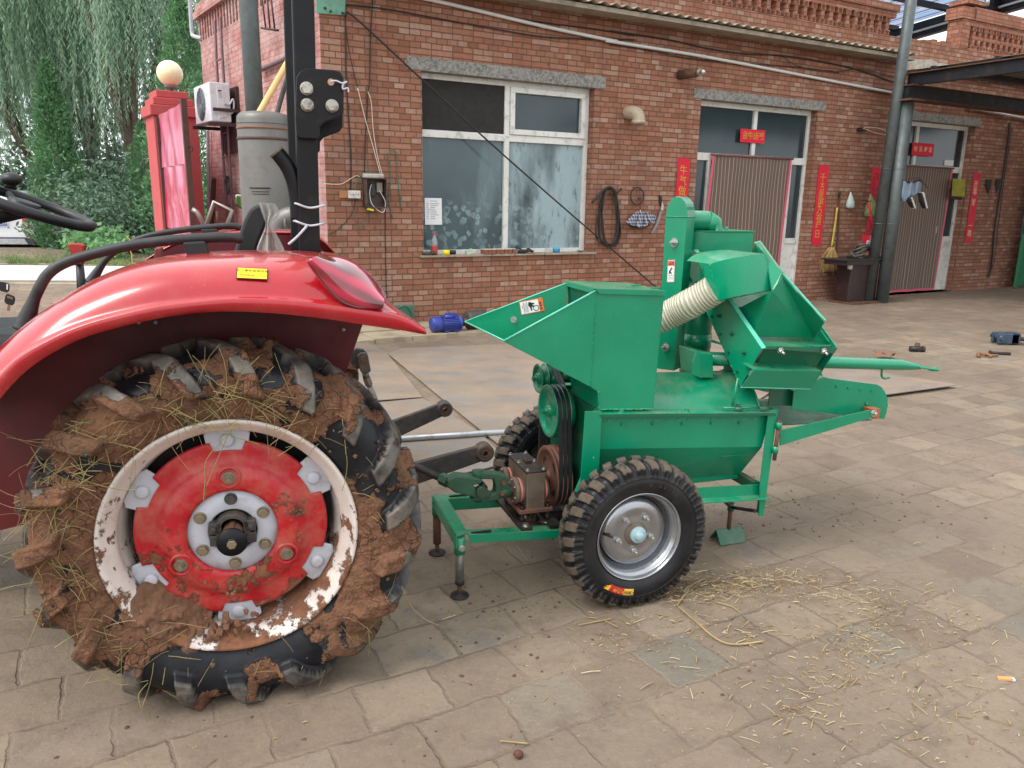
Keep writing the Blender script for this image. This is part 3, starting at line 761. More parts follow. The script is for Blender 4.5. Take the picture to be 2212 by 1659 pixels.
def big_wheel(muddy=True):
    wh = empty('wheel'); wh.parent = trk; wh.location = (0, 0, 0); wh.rotation_euler = (0, 0, 0)
    Z = (0, 0, 0)
    big_tyre(wh, muddy)
    c = (WC[0], 0, WC[1])
    m = MB(); m.lathe([(0.318, 0.052), (0.332, 0.036), (0.344, 0.024), (0.348, 0.016), (0.345, 0.010), (0.338, 0.012), (0.330, 0.022), (0.322, 0.034), (0.313, 0.046), (0.304, 0.058), (0.301, 0.074), (0.303, 0.088), (0.300, 0.104), (0.291, 0.122), (0.286, 0.15), (0.284, 0.2)], c, seg=120)
    m.build('rim', M_RIM, wh, off=Z)
    # dark back of the wheel
    m = MB(); m.lathe([(0.283, 0.19), (0.06, 0.2)], c, seg=60); m.build('inner_hub_plate', M_BLACKSTEEL, wh, off=Z)
    # red pressed disc with six notches
    rows = []; NT = 240
    pf = [(0.122, 0.070), (0.126, 0.062), (0.135, 0.060), (0.150, 0.058), (0.168, 0.060), (0.186, 0.066), (0.198, 0.077), (0.208, 0.085), (0.22, 0.088), (0.24, 0.089), (0.258, 0.089), (0.264, 0.091), (0.265, 0.099)]
    for k in range(NT):
        th = 360.0 * k / NT; row = []
        dm = min(abs(((th - a + 180) % 360) - 180) for a in (90, 30, -30, -90, -150, 150))
        cut = 1.0 if dm < 9.6 else 0.0
        for r, y in pf:
            rr = r if not cut else min(r, 0.232 + (0.004 if r > 0.24 else 0))
            pd = 0.0
            row.append((c[0] + rr * math.cos(R_(th)), y, c[2] + rr * math.sin(R_(th))))
        rows.append(row)
    m = MB().grid(rows, closed_u=True); m.build('red_disc', M_RDISC, wh, off=Z)
    for a in (90, 30, -30, -90, -150, 150):
        m = MB(); ca, sa = math.cos(R_(a)), math.sin(R_(a))
        def q(u, v, y): return (c[0] + ca * u - sa * v, y, c[2] + sa * u + ca * v)
        ol = [(0.205, -0.052), (0.218, -0.052), (0.285, -0.062), (0.298, -0.045), (0.30, 0), (0.298, 0.045), (0.285, 0.062), (0.218, 0.052), (0.205, 0.052)]
        m.sheet([q(u, v, 0.1) for u, v in ol], 0.010)
        m.build('clamp_lug', M_GREY, wh, bev=0.003, off=Z)
        m = MB(); m.lathe([(0.0, 0.083), (0.014, 0.083), (0.0185, 0.086), (0.0195, 0.096)], (q(0.266, 0, 0)[0], 0, q(0.266, 0, 0)[2]), seg=20)
        m.build('button', M_GREY, wh, off=Z)
    m = MB(); m.lathe([(0.066, 0.085), (0.066, 0.072), (0.070, 0.070), (0.124, 0.072), (0.126, 0.085)], c, seg=72); m.build('centre_plate', M_GREY, wh, off=Z)
    m = MB(); m.lathe([(0.0, 0.13), (0.07, 0.13), (0.07, 0.08)], c, seg=40); m.build('bore', M_BLACKSTEEL, wh, off=Z)
    for a in (90, 30, -30, -90, -150, 150):
        x, z = c[0] + 0.098 * math.cos(R_(a)), c[2] + 0.098 * math.sin(R_(a))
        m = MB(); m.hexbolt((x, 0.072, z), (0, -1, 0), 0.0145, 0.016); m.cyl((x, 0.072, z), (x, 0.068, z), 0.018, 18)
        m.build('hub_bolt', M_NUT if a != 90 else M_SMUDGE, wh, bev=0.0015, off=Z)
    for a in (90, -30, -150):
        x, z = c[0] + 0.166 * math.cos(R_(a)), c[2] + 0.166 * math.sin(R_(a))
        m = MB(); m.lathe([(0.034, 0.0605), (0.031, 0.056), (0.026, 0.057), (0.024, 0.0605)], (x, 0, z), seg=24); m.build('bolt_pocket', M_RDISC, wh, off=Z)
        m = MB(); m.cyl((x, 0.060, z), (x, 0.055, z), 0.018, 18); m.hexbolt((x, 0.055, z), (0, -1, 0), 0.0125, 0.012); m.cyl((x, 0.043, z), (x, 0.034, z), 0.007, 10)
        m.build('disc_bolt', M_NUT, wh, off=Z)
    # axle end with clamp blocks
    m = MB(); m.cyl((c[0], 0.13, c[2]), (c[0], 0.005, c[2]), 0.029, 24); m.box(c[0] - 0.006, c[0] + 0.006, 0.0, 0.06, c[2] + 0.022, c[2] + 0.034)
    m.build('axle_shaft', M_RUST, wh, off=Z)
    m = MB(); m.lathe([(0.0, -0.004), (0.040, -0.004), (0.042, 0.002), (0.040, 0.008), (0.0, 0.008)], (c[0], 0, c[2] - 0.004), seg=32); m.build('end_washer', M_BLKGLOSS, wh, off=Z)
    m = MB(); m.hexbolt((c[0], -0.004, c[2] - 0.004), (0, -1, 0), 0.014, 0.016); m.build('end_bolt', M_NUT, wh, bev=0.002, off=Z)
    m = MB()
    for sx in (-1, 1):
        m.box(c[0] + sx * 0.046 - 0.017, c[0] + sx * 0.046 + 0.017, 0.05, 0.12, c[2] + 0.002, c[2] + 0.036); m.box(c[0] + sx * 0.046 - 0.017, c[0] + sx * 0.046 + 0.017, 0.05, 0.12, c[2] - 0.034, c[2] - 0.002)
        m.hexbolt((c[0] + sx * 0.05, 0.05, c[2] + 0.018), (0, -1, 0), 0.009, 0.008)
    m.lathe([(0.034, 0.05), (0.048, 0.05), (0.048, 0.12)], (c[0], 0, c[2] + 0.012), seg=30)
    m.build('clamp_block', M_SMUDGE, wh, bev=0.003, off=Z)
    return wh
wheel = big_wheel()

# loose mud flakes and straw stuck to the near wheel
def tyre_surface(r, jit, rnd):
    """outer sidewall height y at radius r"""
    tab = [(0.338, 0.034), (0.362, 0.014), (0.392, 0.000), (0.425, -0.006), (0.455, -0.003), (0.478, 0.008), (0.496, 0.020), (0.53, 0.03)]
    for (r0, y0), (r1, y1) in zip(tab, tab[1:]):
        if r <= r1: return y0 + (y1 - y0) * (r - r0) / (r1 - r0)
    return 0.03
def mud_and_straw():
    rnd = random.Random(21); m = MB()
    def flake(x, y, z, s, flat=0.45):
        k = rnd.randint(5, 7); a0 = rnd.uniform(0, 6)
        top = []; bot = []
        tx, tz = rnd.uniform(-.5, .5), rnd.uniform(-.5, .5)
        for i in range(k):
            a = a0 + 2 * PI * i / k; q = s * rnd.uniform(0.6, 1.2)
            px_, pz_ = q * math.cos(a), q * math.sin(a)
            d = s * flat + tx * px_ + tz * pz_
            top.append((x + px_ * 0.75, y - d - s * rnd.uniform(0, 0.2), z + pz_ * 0.75)); bot.append((x + px_, y + s * 0.4, z + pz_))
        m.add(top + bot, [tuple(range(k))] + [(i, (i + 1) % k, k + (i + 1) % k, k + i) for i in range(k)])
    for i in range(520):
        ang = rnd.choice((rnd.gauss(165, 38), rnd.gauss(60, 30), rnd.gauss(330, 40), rnd.gauss(225, 25), rnd.gauss(100, 25)))
        r = rnd.uniform(0.345, 0.50)
        x, z = WC[0] + r * math.cos(R_(ang)), WC[1] + r * math.sin(R_(ang))
        p = (r * math.cos(R_(ang)), 0, r * math.sin(R_(ang)))
        if fbm(p, 7.0, 4) < -0.02 and rnd.random() < 0.85: continue
        if z < 0.03: continue
        flake(x, tyre_surface(r, 0, rnd) - 0.006, z, rnd.choice((0.0025, 0.003, 0.004, 0.005, 0.007)))
    for i in range(26):    # on the red disc and rim, mostly low
        ang = rnd.choice((rnd.gauss(268, 30), rnd.gauss(205, 14), rnd.gauss(15, 12)));
        r = rnd.uniform(0.135, 0.2)
        x, z = WC[0] + r * math.cos(R_(ang)), WC[1] + r * math.sin(R_(ang))
        for j in range(5): flake(x + rnd.gauss(0, .011), 0.061, z + rnd.gauss(0, .009), rnd.uniform(0.003, 0.0075), 0.3)
    lump = MB(); rows = []
    for i in range(60):
        ang = 208 + 46 * i / 59; row = []; e = math.sin(PI * i / 59) ** .6
        for k in range(34):
            r = 0.245 + 0.125 * k / 33; p = (r * math.cos(R_(ang)), 0, r * math.sin(R_(ang))); fz_ = math.sin(PI * k / 33) ** .5
            base_y = 0.098 - (r - 0.245) * 0.72; y = base_y + 0.012 - e * fz_ * (0.042 + 0.030 * fbm(p, 26, 5) + 0.03 * fbm(p, 9, 3))
            row.append((WC[0] + p[0], y, WC[1] + p[2]))
        rows.append(row)
    lump.grid(rows).build('mud_lump', M_MUD, wheel, off=(0, 0, 0))
    for i in range(60):
        ang = rnd.gauss(262, 8); r = rnd.uniform(0.25, 0.34)
        flake(WC[0] + r * math.cos(R_(ang)), rnd.uniform(0.03, 0.06), WC[1] + r * math.sin(R_(ang)), rnd.uniform(0.006, 0.014), 0.4)
    o = m.build('mud_clods', M_MUD, wheel, off=(0, 0, 0)); o['kind'] = 'stuff'
    m = MB()
    for i in range(420):
        u = rnd.random()
        if u < 0.42: ang, r = rnd.gauss(158, 20), rnd.uniform(0.40, 0.53)
        elif u < 0.74: ang, r = rnd.gauss(88, 20), rnd.uniform(0.34, 0.46)
        elif u < 0.84: ang, r = rnd.gauss(225, 14), rnd.uniform(0.28, 0.5)
        else: ang, r = rnd.uniform(0, 360), rnd.uniform(0.35, 0.53)
        x, z = WC[0] + r * math.cos(R_(ang)), WC[1] + r * math.sin(R_(ang)); y = tyre_surface(r, 0, rnd) - 0.012
        if z < 0.05: continue
        L = rnd.uniform(0.012, 0.05) * (1.9 if rnd.random() < 0.16 else 1); d = rnd.uniform(0, 2 * PI)
        pts = []; yy = y
        cv = rnd.uniform(-14, 14)
        for k in range(5):
            pts.append((x, yy, z)); dd = d + cv * (k * L / 4)
            x += math.cos(dd) * L / 2; z += math.sin(dd) * L / 2; yy -= rnd.uniform(-0.003, 0.007); z -= 0.0015 * k
        m.tube(pts, rnd.choice((0.0005, 0.0007, 0.001)), 4, mi=0 if rnd.random() < 0.65 else 1, caps=False)
    for a, b, c in (((1020, 300), (1040, 420), (1022, 780)), ((1050, 290), (1030, 480), (1038, 700)), ((40, 1010), (120, 1090), (95, 1130)), ((230, 900), (190, 1020), (110, 1100))):
        pass
    # long stalks hanging from the tyre
    for path in (((505, 925), (448, 990), (443, 1040), (440, 1080)), ((520, 920), (500, 925), (446, 1050)), ((320, 1475), (300, 1500), (305, 1530), (318, 1560)), ((205, 1440), (255, 1478), (320, 1470)), ((98, 1290), (85, 1330), (60, 1395)), ((560, 770), (520, 812), (505, 850)), ((370, 880), (470, 930), (560, 960)), ((460, 845), (560, 870), (620, 905))):
        P3 = [TR.P(x, y, -0.035) for x, y in path]
        m.tube(smoothpath([(p.x, p.y, max(0.01, p.z)) for p in P3], 5), 0.0012, 4, mi=1, caps=False)
    o = m.build('straw_strands', [M_STRAW, M_GRASS2], wheel, off=(0, 0, 0)); o['kind'] = 'stuff'
mud_and_straw()

# the far wheel: same parts turned round
far = empty('wheel'); far.parent = trk; far.location = (2 * WC[0], 2.12, 0); far.rotation_euler = (0, 0, PI)
for ch in children(wheel):
    if ch.name.split('.')[0] in ('tyre', 'rim', 'inner_hub_plate'):
        c2 = ch.copy(); COL.objects.link(c2); c2.parent = far

# ---- fender: rails traced along its edges, lofted across
def r4(x, y): return (x / 2.304, 493.75 + y / 2.304)
def rail(pts, Y, n=46):
    P3 = [TR.P(*r4(x, y), Y) for x, y in pts]
    sp = smoothpath(P3, 10)
    acc = [0]
    for a, b in zip(sp, sp[1:]): acc.append(acc[-1] + (b - a).length)
    out = []; j = 0
    for i in range(n):
        t = acc[-1] * i / (n - 1)
        while j < len(acc) - 2 and acc[j + 1] < t: j += 1
        u = (t - acc[j]) / max(1e-9, acc[j + 1] - acc[j]); out.append(sp[j].lerp(sp[j + 1], u))
    return out
A0 = rail([(-260, 1240), (-130, 1010), (0, 842), (100, 730), (230, 632), (400, 545), (560, 495), (750, 450), (950, 418), (1150, 408), (1400, 421), (1650, 450), (1800, 474), (2000, 503), (2123, 523)], -0.045)
A1 = rail([(-300, 1130), (-150, 900), (0, 735), (110, 632), (290, 532), (430, 476), (600, 430), (780, 392), (950, 371), (1150, 354), (1400, 358), (1650, 384), (1800, 404), (2000, 440), (2118, 512)], -0.055)
A2 = rail([(-330, 1060), (-160, 820), (0, 655), (120, 565), (290, 440), (440, 372), (620, 310), (810, 262), (980, 246), (1180, 236), (1400, 240), (1640, 262), (1800, 330), (1990, 424), (2112, 506)], -0.015)
A3 = rail([(-360, 1000), (-170, 760), (0, 592), (120, 482), (270, 374), (450, 270), (650, 196), (850, 161), (1050, 146), (1250, 141), (1450, 143), (1600, 151), (1770, 200), (1970, 404), (2104, 498)], 0.10)
def mixr(a, b, t, dy=0.0, dz=0.0): return [Vector((p.x * (1 - t) + q.x * t, p.y * (1 - t) + q.y * t + dy, p.z * (1 - t) + q.z * t + dz)) for p, q in zip(a, b)]
A05 = mixr(A0, A1, 0.5, -0.008)
A25 = mixr(A2, A3, 0.5, -0.012, 0.006)
A4 = [Vector((p.x, 0.40, p.z - 0.004)) for p in A3]
A35 = [Vector((p.x, 0.22, p.z + 0.004)) for p in A3]
def fender(dy, mirror=False):
    def tr_(p):
        return Vector((p.x, (2.12 - p.y) if mirror else p.y, p.z))
    rows = [[tr_(p) for p in r] for r in (A0, mixr(A0, A05, .15), A05, mixr(A05, A1, .86), A1, mixr(A1, A2, .10, 0.012), mixr(A1, A2, .4, 0.006), A2, A25, A3, A35, A4)]
    m = MB().grid(rows); f = m.build('fender', M_RED, trk)
    md = f.modifiers.new('sub', 'SUBSURF'); md.levels = 1; md.render_levels = 2
    sd = f.modifiers.new('thick', 'SOLIDIFY'); sd.thickness = 0.006; sd.offset = 0 
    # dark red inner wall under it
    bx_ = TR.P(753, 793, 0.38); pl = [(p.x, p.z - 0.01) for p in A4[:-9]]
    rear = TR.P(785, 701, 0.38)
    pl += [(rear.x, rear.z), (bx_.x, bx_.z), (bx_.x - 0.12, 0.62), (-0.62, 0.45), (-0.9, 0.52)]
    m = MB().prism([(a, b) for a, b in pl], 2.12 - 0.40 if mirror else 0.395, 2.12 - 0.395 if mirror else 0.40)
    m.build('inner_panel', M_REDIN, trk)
    return f
fen = fender(0)
fender(0, True)
for x in (268, 299.5, 336.5):
    p = TR.P(x, 696.5, 0.39); m = MB(); m.ball((p.x, p.y, p.z), 0.006, 10); m.build('liner_bolt', M_GREY, trk)
p = TR.P(742, 712, 0.39); MB().ball((p.x, p.y, p.z), 0.006, 10).build('liner_bolt', M_GREY, trk)

# tail lamp wrapped over the end of the near fender
def lamp_mat():
    n = N('red_lamp_lens')
    b = n.mix(n.fr(n.noise(2.2, 3, 0.5, vec=n.map((1, 1, 2))), 0.42, 0.6), lin((196, 10, 48)), lin((84, 5, 18)))
    rib = n.n('TexWave'); rib.wave_type = 'BANDS'; rib.inputs['Scale'].default_value = 14; rib.inputs['Distortion'].default_value = 0.6; n.l(n.map((0.3, 1, 1), (0, 0.5, 0)), rib.inputs[0])
    b = n.mix(n.fr(rib.outputs['Fac'], 0.2, 0.9, 0, 0.45), b, lin((226, 40, 88)))
    n.set(base=b, rough=0.06, coat=1.0, spec=0.7); n.b.inputs['Coat Roughness'].default_value = 0.03
    n.bump(rib.outputs['Fac'], 0.12, 0.004)
    return n.m
M_LAMP = lamp_mat()
M_LAMPD = mat('dark_red_lens', (88, 18, 28), 0.08, var=0.2, coat=1.0)
L0 = rail([(1530, 150), (1575, 215), (1630, 290), (1690, 352), (1745, 380), (1800, 390), (1900, 384)], -0.045, 16)
L1 = rail([(1560, 149), (1640, 205), (1710, 265), (1770, 310), (1810, 335), (1850, 352), (1908, 372)], -0.050, 16)
L2 = rail([(1590, 149), (1690, 180), (1765, 212), (1820, 252), (1855, 285), (1885, 318), (1909, 350)], 0.01, 16)
L3 = rail([(1600, 146), (1700, 160), (1770, 190), (1830, 238), (1865, 275), (1892, 310), (1909, 342)], 0.09, 16)
L4 = [Vector((p.x, 0.22, p.z)) for p in L3]
m = MB().grid([L0, mixr(L0, L1, .5, -0.014), L1, mixr(L1, L2, .5, -0.016), L2, mixr(L2, L3, .5, -0.006, 0.008), L3, L4])
lp = m.build('tail_lamp', M_LAMP, trk); md = lp.modifiers.new('sub', 'SUBSURF'); md.levels = 1; md.render_levels = 2
sd = lp.modifiers.new('thick', 'SOLIDIFY'); sd.thickness = 0.012; sd.offset = 0.6
m = MB().tube(smoothpath([Vector((p.x, p.y - 0.012, p.z)) for p in L0], 3), 0.004, 6); m.build('lamp_edge', M_LAMPD, lp)

# yellow torque label, bent onto the fender side
def on_fender(x, y):
    q = TR.P(x, y, -0.01)
    best = min(((p.x - q.x) ** 2 + (p.z - q.z) ** 2, p, r) for r in (A2, A25, A3) for p in r)[1]
    return q
lab = MB(); c4 = [TR.P(*pt, -0.04) for pt in ((512, 578.5), (579, 581.5), (578, 605.5), (510, 602))]
def quad_frame(c4):
    o = (c4[0] + c4[1] + c4[2] + c4[3]) / 4; ux = ((c4[1] - c4[0]) + (c4[2] - c4[3])) / 2; uz = ((c4[0] - c4[3]) + (c4[1] - c4[2])) / 2
    return o, ux, uz
def put_label(parent, name, c4, border, face, lines, ink=None, thick=0.0008, nrm=None, extra=None):
    """rectangular sticker: border, face, lettering; lines = (text, u, v, height as share of the label's height)"""
    o, ux, uz = quad_frame(c4); W, H = ux.length, uz.length
    X, Zv = ux.normalized(), uz.normalized(); Nn = X.cross(Zv).normalized()
    if Nn.y > 0 and nrm is None: Nn = -Nn
    def at(u, v, d): return o + X * (u * W) + Zv * (v * H) + Nn * d
    mats = [border, face, ink or M_INK]
    m = MB()
    m.sheet([at(-.5, -.5, 0.001), at(.5, -.5, 0.001), at(.5, .5, 0.001), at(-.5, .5, 0.001)], thick, 0)
    bx_ = 0.03 * H / W * 1.6; bz = 0.055
    m.sheet([at(-.5 + bx_, -.5 + bz, 0.002), at(.5 - bx_, -.5 + bz, 0.002), at(.5 - bx_, .5 - bz, 0.002), at(-.5 + bx_, .5 - bz, 0.002)], thick, 1)
    for t, u, v, h in lines:
        tx = text_mb(t, h * H * 1.25)
        for p in tx.v: pass
        tx.v = [tuple(o + X * (u * W + p[0]) + Zv * (v * H + p[2]) + Nn * 0.0032) for p in tx.v]
        join(m, tx, 2)
    if extra: extra(m, at, W, H)
    return m.build(name, mats, parent, fixn=False)
# follow the slope of the side between the rails there
for i, pt in enumerate(((512, 578.5), (579, 581.5), (578, 605.5), (510, 602))):
    pass
cA = TR.P(545, 579, -0.001); 
def onto(ob, fr, p, lift=0.003):
    dg = bpy.context.evaluated_depsgraph_get(); ev = ob.evaluated_get(dg); mw = ob.matrix_world.inverted()
    o0 = mw @ EYE; d0 = (mw @ (EYE + ray(*p))) - o0
    hit, loc, nr_, _ = ev.ray_cast(o0, d0.normalized())
    return fr.loc(ob.matrix_world @ (loc - d0.normalized() * lift)) if hit else fr.P(p[0], p[1], 0)
bpy.context.view_layer.update()
c4 = [onto(fen, TR, p, .007) for p in ((512, 578.5), (579, 581.5), (578, 605.5), (510, 602))]
put_label(trk, 'torque_label', c4, M_INK, M_YEL, [('轮上螺栓紧固扭矩', 0.0, 0.20, 0.20), ('为420Nm', -0.16, -0.20, 0.20)])

# ---- roll bar posts, hinge brackets
def r1(x, y): return ((700 + x / 2.765) / 1.8228, y / 5.04)
def r2(x, y): return ((700 + x / 2.765) / 1.8228, (600 + y / 2.765) / 1.8228)
yb = 0.43
pb0, pb1 = TR.P(647, 556, yb), TR.P(692.5, 558, yb); pt0, pt1 = TR.P(630, 0, yb), TR.P(684.6, 0, yb)
def post(y0, zt=2.35):
    dx = (pt0.x - pb0.x) / (pt0.z - pb0.z); e = zt - pb0.z
    xa, xb = pb0.x, pb1.x; zb = 0.7
    return MB().add([(x + dx * (z - pb0.z), y, z) for z in (zb, zt) for (x, y) in ((xa, y0), (xb, y0), (xb, y0 + 0.06), (xa, y0 + 0.06))], [(0, 1, 5, 4), (1, 2, 6, 5), (2, 3, 7, 6), (3, 0, 4, 7), (4, 5, 6, 7), (3, 2, 1, 0)])
rb = post(yb).build('roll_bar_post', M_BLKGLOSS, trk, bev=0.006)
post(2.12 - yb - 0.06).build('roll_bar_post', M_BLKGLOSS, trk, bev=0.006)
ol = [(1290, 845), (1330, 780), (1400, 742), (1700, 762), (1770, 782), (1805, 850), (1806, 1215), (1770, 1270), (1590, 1338), (1548, 1385), (1546, 1490), (1520, 1515), (1330, 1508), (1292, 1480), (1278, 1290)]
pl = TR.XZ([r1(*p) for p in ol], 0.405)
hb = MB().prism(pl, 0.40, 0.414).build('hinge_bracket', M_BLKGLOSS, trk, bev=0.003)
pl2 = [(x + 0.005, z - 0.035) for x, z in pl]
MB().prism(pl2, 0.51, 0.524).build('hinge_bracket', M_BLKGLOSS, trk, bev=0.003)
for cx_, cy_ in ((1402, 965), (1410, 1145), (1680, 1155)):
    q = TR.P(*r1(cx_, cy_), 0.40); m = MB(); m.cyl((q.x, 0.400, q.z), (q.x, 0.395, q.z), 0.0195, 24); m.hexbolt((q.x, 0.395, q.z), (0, -1, 0), 0.0175, 0.013); m.cyl((q.x, .40, q.z), (q.x, 0.55, q.z), 0.009, 10)
    m.build('bracket_bolt', mat('zinc_bolt', (168, 162, 152), 0.35, 0.8, dirt=(70, 66, 60), dscale=40, damt=0.6), hb, bev=0.0015)
q = TR.P(*r1(1668, 893), 0.398); m = MB(); m.cyl((q.x, 0.399, q.z), (q.x, 0.3975, q.z), 0.010, 18); m.build('pin_hole', mat('hole_lining', (176, 140, 110), 0.8), hb)
pts = [TR.P(*r1(*p), 0.385) for p in ((1660, 890), (1720, 880), (1790, 905), (1840, 890), (1800, 920), (1800, 970), (1850, 960), (1860, 1005))]
MB().tube(smoothpath(pts, 6), 0.0028, 6).build('twisted_wire', M_GREY, hb)
def ringwire(yp, sag, tail=None):
    a, b = TR.P(*r2(1310, yp), 0.42), TR.P(*r2(1560, yp + 20), 0.42)
    m = MB(); m.tube(smoothpath([(a.x - 0.004, 0.50, a.z), (a.x - 0.004, 0.424, a.z), ((a.x + b.x) / 2, 0.424, a.z - sag), (b.x + 0.006, 0.424, b.z), (b.x + 0.006, 0.50, b.z)], 6, True), 0.0036, 7)
    if tail: m.tube(smoothpath([TR.P(*r2(*p), 0.415) for p in tail], 6), 0.0042, 7)
    m.build('wire_tie', M_GREY, rb)
ringwire(560, 0.012); ringwire(755, 0.012, ((1410, 785), (1390, 820), (1300, 920), (1205, 1003)))
# bent black tube clamped to the post
pts = [TR.P(x, y, 0.46) for x, y in ((597, 328), (607, 340), (621, 360), (633, 388), (641, 425), (645, 470))]
sp = smoothpath(pts, 5); m = MB().tube(sp, 0.0235, 16, caps=False); d = (sp[0] - sp[1]).normalized()
m.lathe([(0.0, 0.0)], seg=3) if False else None
m.build('bent_tube', M_BLKGLOSS, rb)
m = MB().tube([sp[0] + d * 0.002, sp[0] - d * 0.004], [0.0245, 0.0245], 18, caps=False); m.tube([sp[0], sp[0] - d * 0.05], [0.0195, 0.0195], 14, caps=True); m.build('tube_mouth', mat('tube_mouth', (92, 88, 68), 0.7), rb)

# ---- seat back with a plastic cover, grab rails, levers, steering wheel, keys
ol = [(600, 1135), (680, 850), (720, 730), (780, 620), (850, 568), (925, 572), (985, 630), (990, 690), (965, 790), (900, 950), (836, 1135)]
st_ = TR.XZ([r2(*p) for p in ol], 0.62)
seat = MB().prism(st_, 0.62, 1.12).build('seat', M_BLKPL, trk, bev=0.022)
MB().box(-0.28, 0.15, 0.62, 1.12, 0.95, 1.07).build('seat_cushion', M_BLKPL, seat, bev=0.03)
def bag():
    n = N('clear_plastic_film'); n.set(base=lin((196, 192, 184)), rough=0.28, alpha=n.fr(n.noise(6, 5, 0.6), 0.3, 0.7, 0.35, 0.85))
    n.bump(n.noise(14, 7, 0.7), 0.8, 0.02)
    L = [(880, 545), (905, 640), (955, 760), (960, 800), (925, 880), (890, 960), (860, 1040), (842, 1135)]
    Rr = [(1060, 555), (1145, 690), (1010, 745), (1010, 790), (1060, 870), (1110, 950), (1150, 1040), (1195, 1138)]
    rows = []
    rnd = random.Random(4)
    for l, r in zip(L, Rr):
        row = []
        for k in range(13):
            t = k / 12; q = TR.P(*r2(l[0] + (r[0] - l[0]) * t, l[1] + (r[1] - l[1]) * t), 0.60)
            fold = 0.02 * math.sin(t * 17 + l[1] * 0.004) + rnd.uniform(-0.004, 0.004)
            row.append((q.x, q.y + fold - 0.03 * math.sin(PI * t), q.z))
        rows.append(row)
    o = MB().grid(rows).build('plastic_cover', n.m, seat, fixn=False); md = o.modifiers.new('sub', 'SUBSURF'); md.levels = 1; md.render_levels = 2
bag()
def grab(pts, rad, Y, leg, lw):
    P3 = smoothpath([TR.P(x, y, Y) for x, y in pts], 6)
    n_ = len(P3); rr = [rad * (1.0 + 1.0 * max(0, 1 - i / (n_ * 0.16)) ** 1.3) * (0.75 if i > n_ - 3 else 1) for i in range(n_)]
    g = MB().tube(P3, rr, 14).build('grab_rail', M_BLKPL, trk)
    MB().prism(TR.XZ(leg, Y), Y - lw, Y + lw).build('rail_leg', M_BLKPL, g, bev=0.006)
grab([(52, 712), (66, 668), (82, 628), (104, 592), (140, 568), (200, 549), (270, 533), (350, 521), (440, 514.5), (500, 513), (524, 519)], 0.0145, 0.24, [(395, 522), (445, 519), (458, 570), (412, 572)], 0.02)
grab([(196, 612), (215, 580), (240, 550), (285, 523), (330, 508), (400, 496), (450, 491), (500, 488), (526, 494)], 0.0150, 1.86, [(434, 495), (470, 493), (476, 522), (440, 524)], 0.02)
def r0(x, y): return (x / 5.04, (600 + y / 2.765) / 1.8228)
lv = TR.XZ([r0(*p) for p in ((735, 1000), (745, 1015), (775, 1090), (815, 1150), (815, 1215), (900, 1220), (912, 1150), (920, 1050), (915, 1010), (880, 995), (790, 990))], 0.75)
kn = MB().prism(lv, 0.735, 0.775).build('lever_knob', mat('faded_red_plastic', (160, 40, 32), 0.4, var=0.12), trk, bev=0.006)
a, b = TR.P(*r0(868, 1215), 0.755), TR.P(*r0(905, 1700), 0.755)
MB().tube([a, b], [0.012, 0.017], 12).build('lever_stem', M_BLKPL, kn)
sq = TR.XZ([r0(*p) for p in ((1685, 1040), (1770, 1028), (1778, 1195), (1684, 1215))], 0.5)
MB().prism(sq, 0.48, 0.52).build('lever_knob', mat('brown_knob', (112, 46, 40), 0.5, var=0.1, dirt=(160, 120, 110), dscale=60, damt=0.4), trk, bev=0.005)
pts = smoothpath([TR.P(*r0(*p), 0.44) for p in ((1375, 915), (1420, 965), (1410, 1050), (1435, 1110), (1440, 1190), (1475, 1258))], 5)
MB().tube(pts, 0.0017, 5).build('yellow_string', mat('yellow_string', (212, 176, 70), 0.7), trk)
# steering wheel
sc_ = TR.P(52, 441, 1.05)
tilt = R_(21); ax = Vector((math.cos(tilt), 0, -math.sin(tilt))); ay = Vector((0.0, 1, 0.0)); az_ = ax.cross(ay)
ring = [sc_ + (ax * math.cos(2 * PI * k / 48) + ay * math.sin(2 * PI * k / 48)) * 0.215 for k in range(48)]
stw = MB().tube(ring, 0.0185, 12, closed=True).build('steering_wheel', M_BLKPL, trk)
m = MB()
for k in (0, 120, 240):
    e = sc_ + (ax * math.cos(R_(k)) + ay * math.sin(R_(k))) * 0.21; m.tube([sc_ + az_ * -0.03, e], [0.02, 0.012], 8)
m.build('spoke', M_BLKPL, stw)
m = MB().tube([sc_ + az_ * 0.012, sc_ - az_ * 0.025], [0.05, 0.045], 20); m.build('hub', M_BLKPL, stw)
m = MB().tube([sc_ - az_ * 0.02, sc_ + Vector((-.16, 0, -.05)), sc_ + Vector((-.6, 0, -.3))], [0.03, 0.04, .06], 14); m.build('column', M_BLKPL, stw)
kp = TR.P(25, 387, 1.2); kb = TR.P(22, 408, 1.2)
m = MB(); m.ball(kp, 0.031, 16, sq=(1.15, 1.15, 0.8)); m.tube([kp, kb], [0.014, 0.019], 10); m.build('spinner_knob', M_BLKPL, stw)
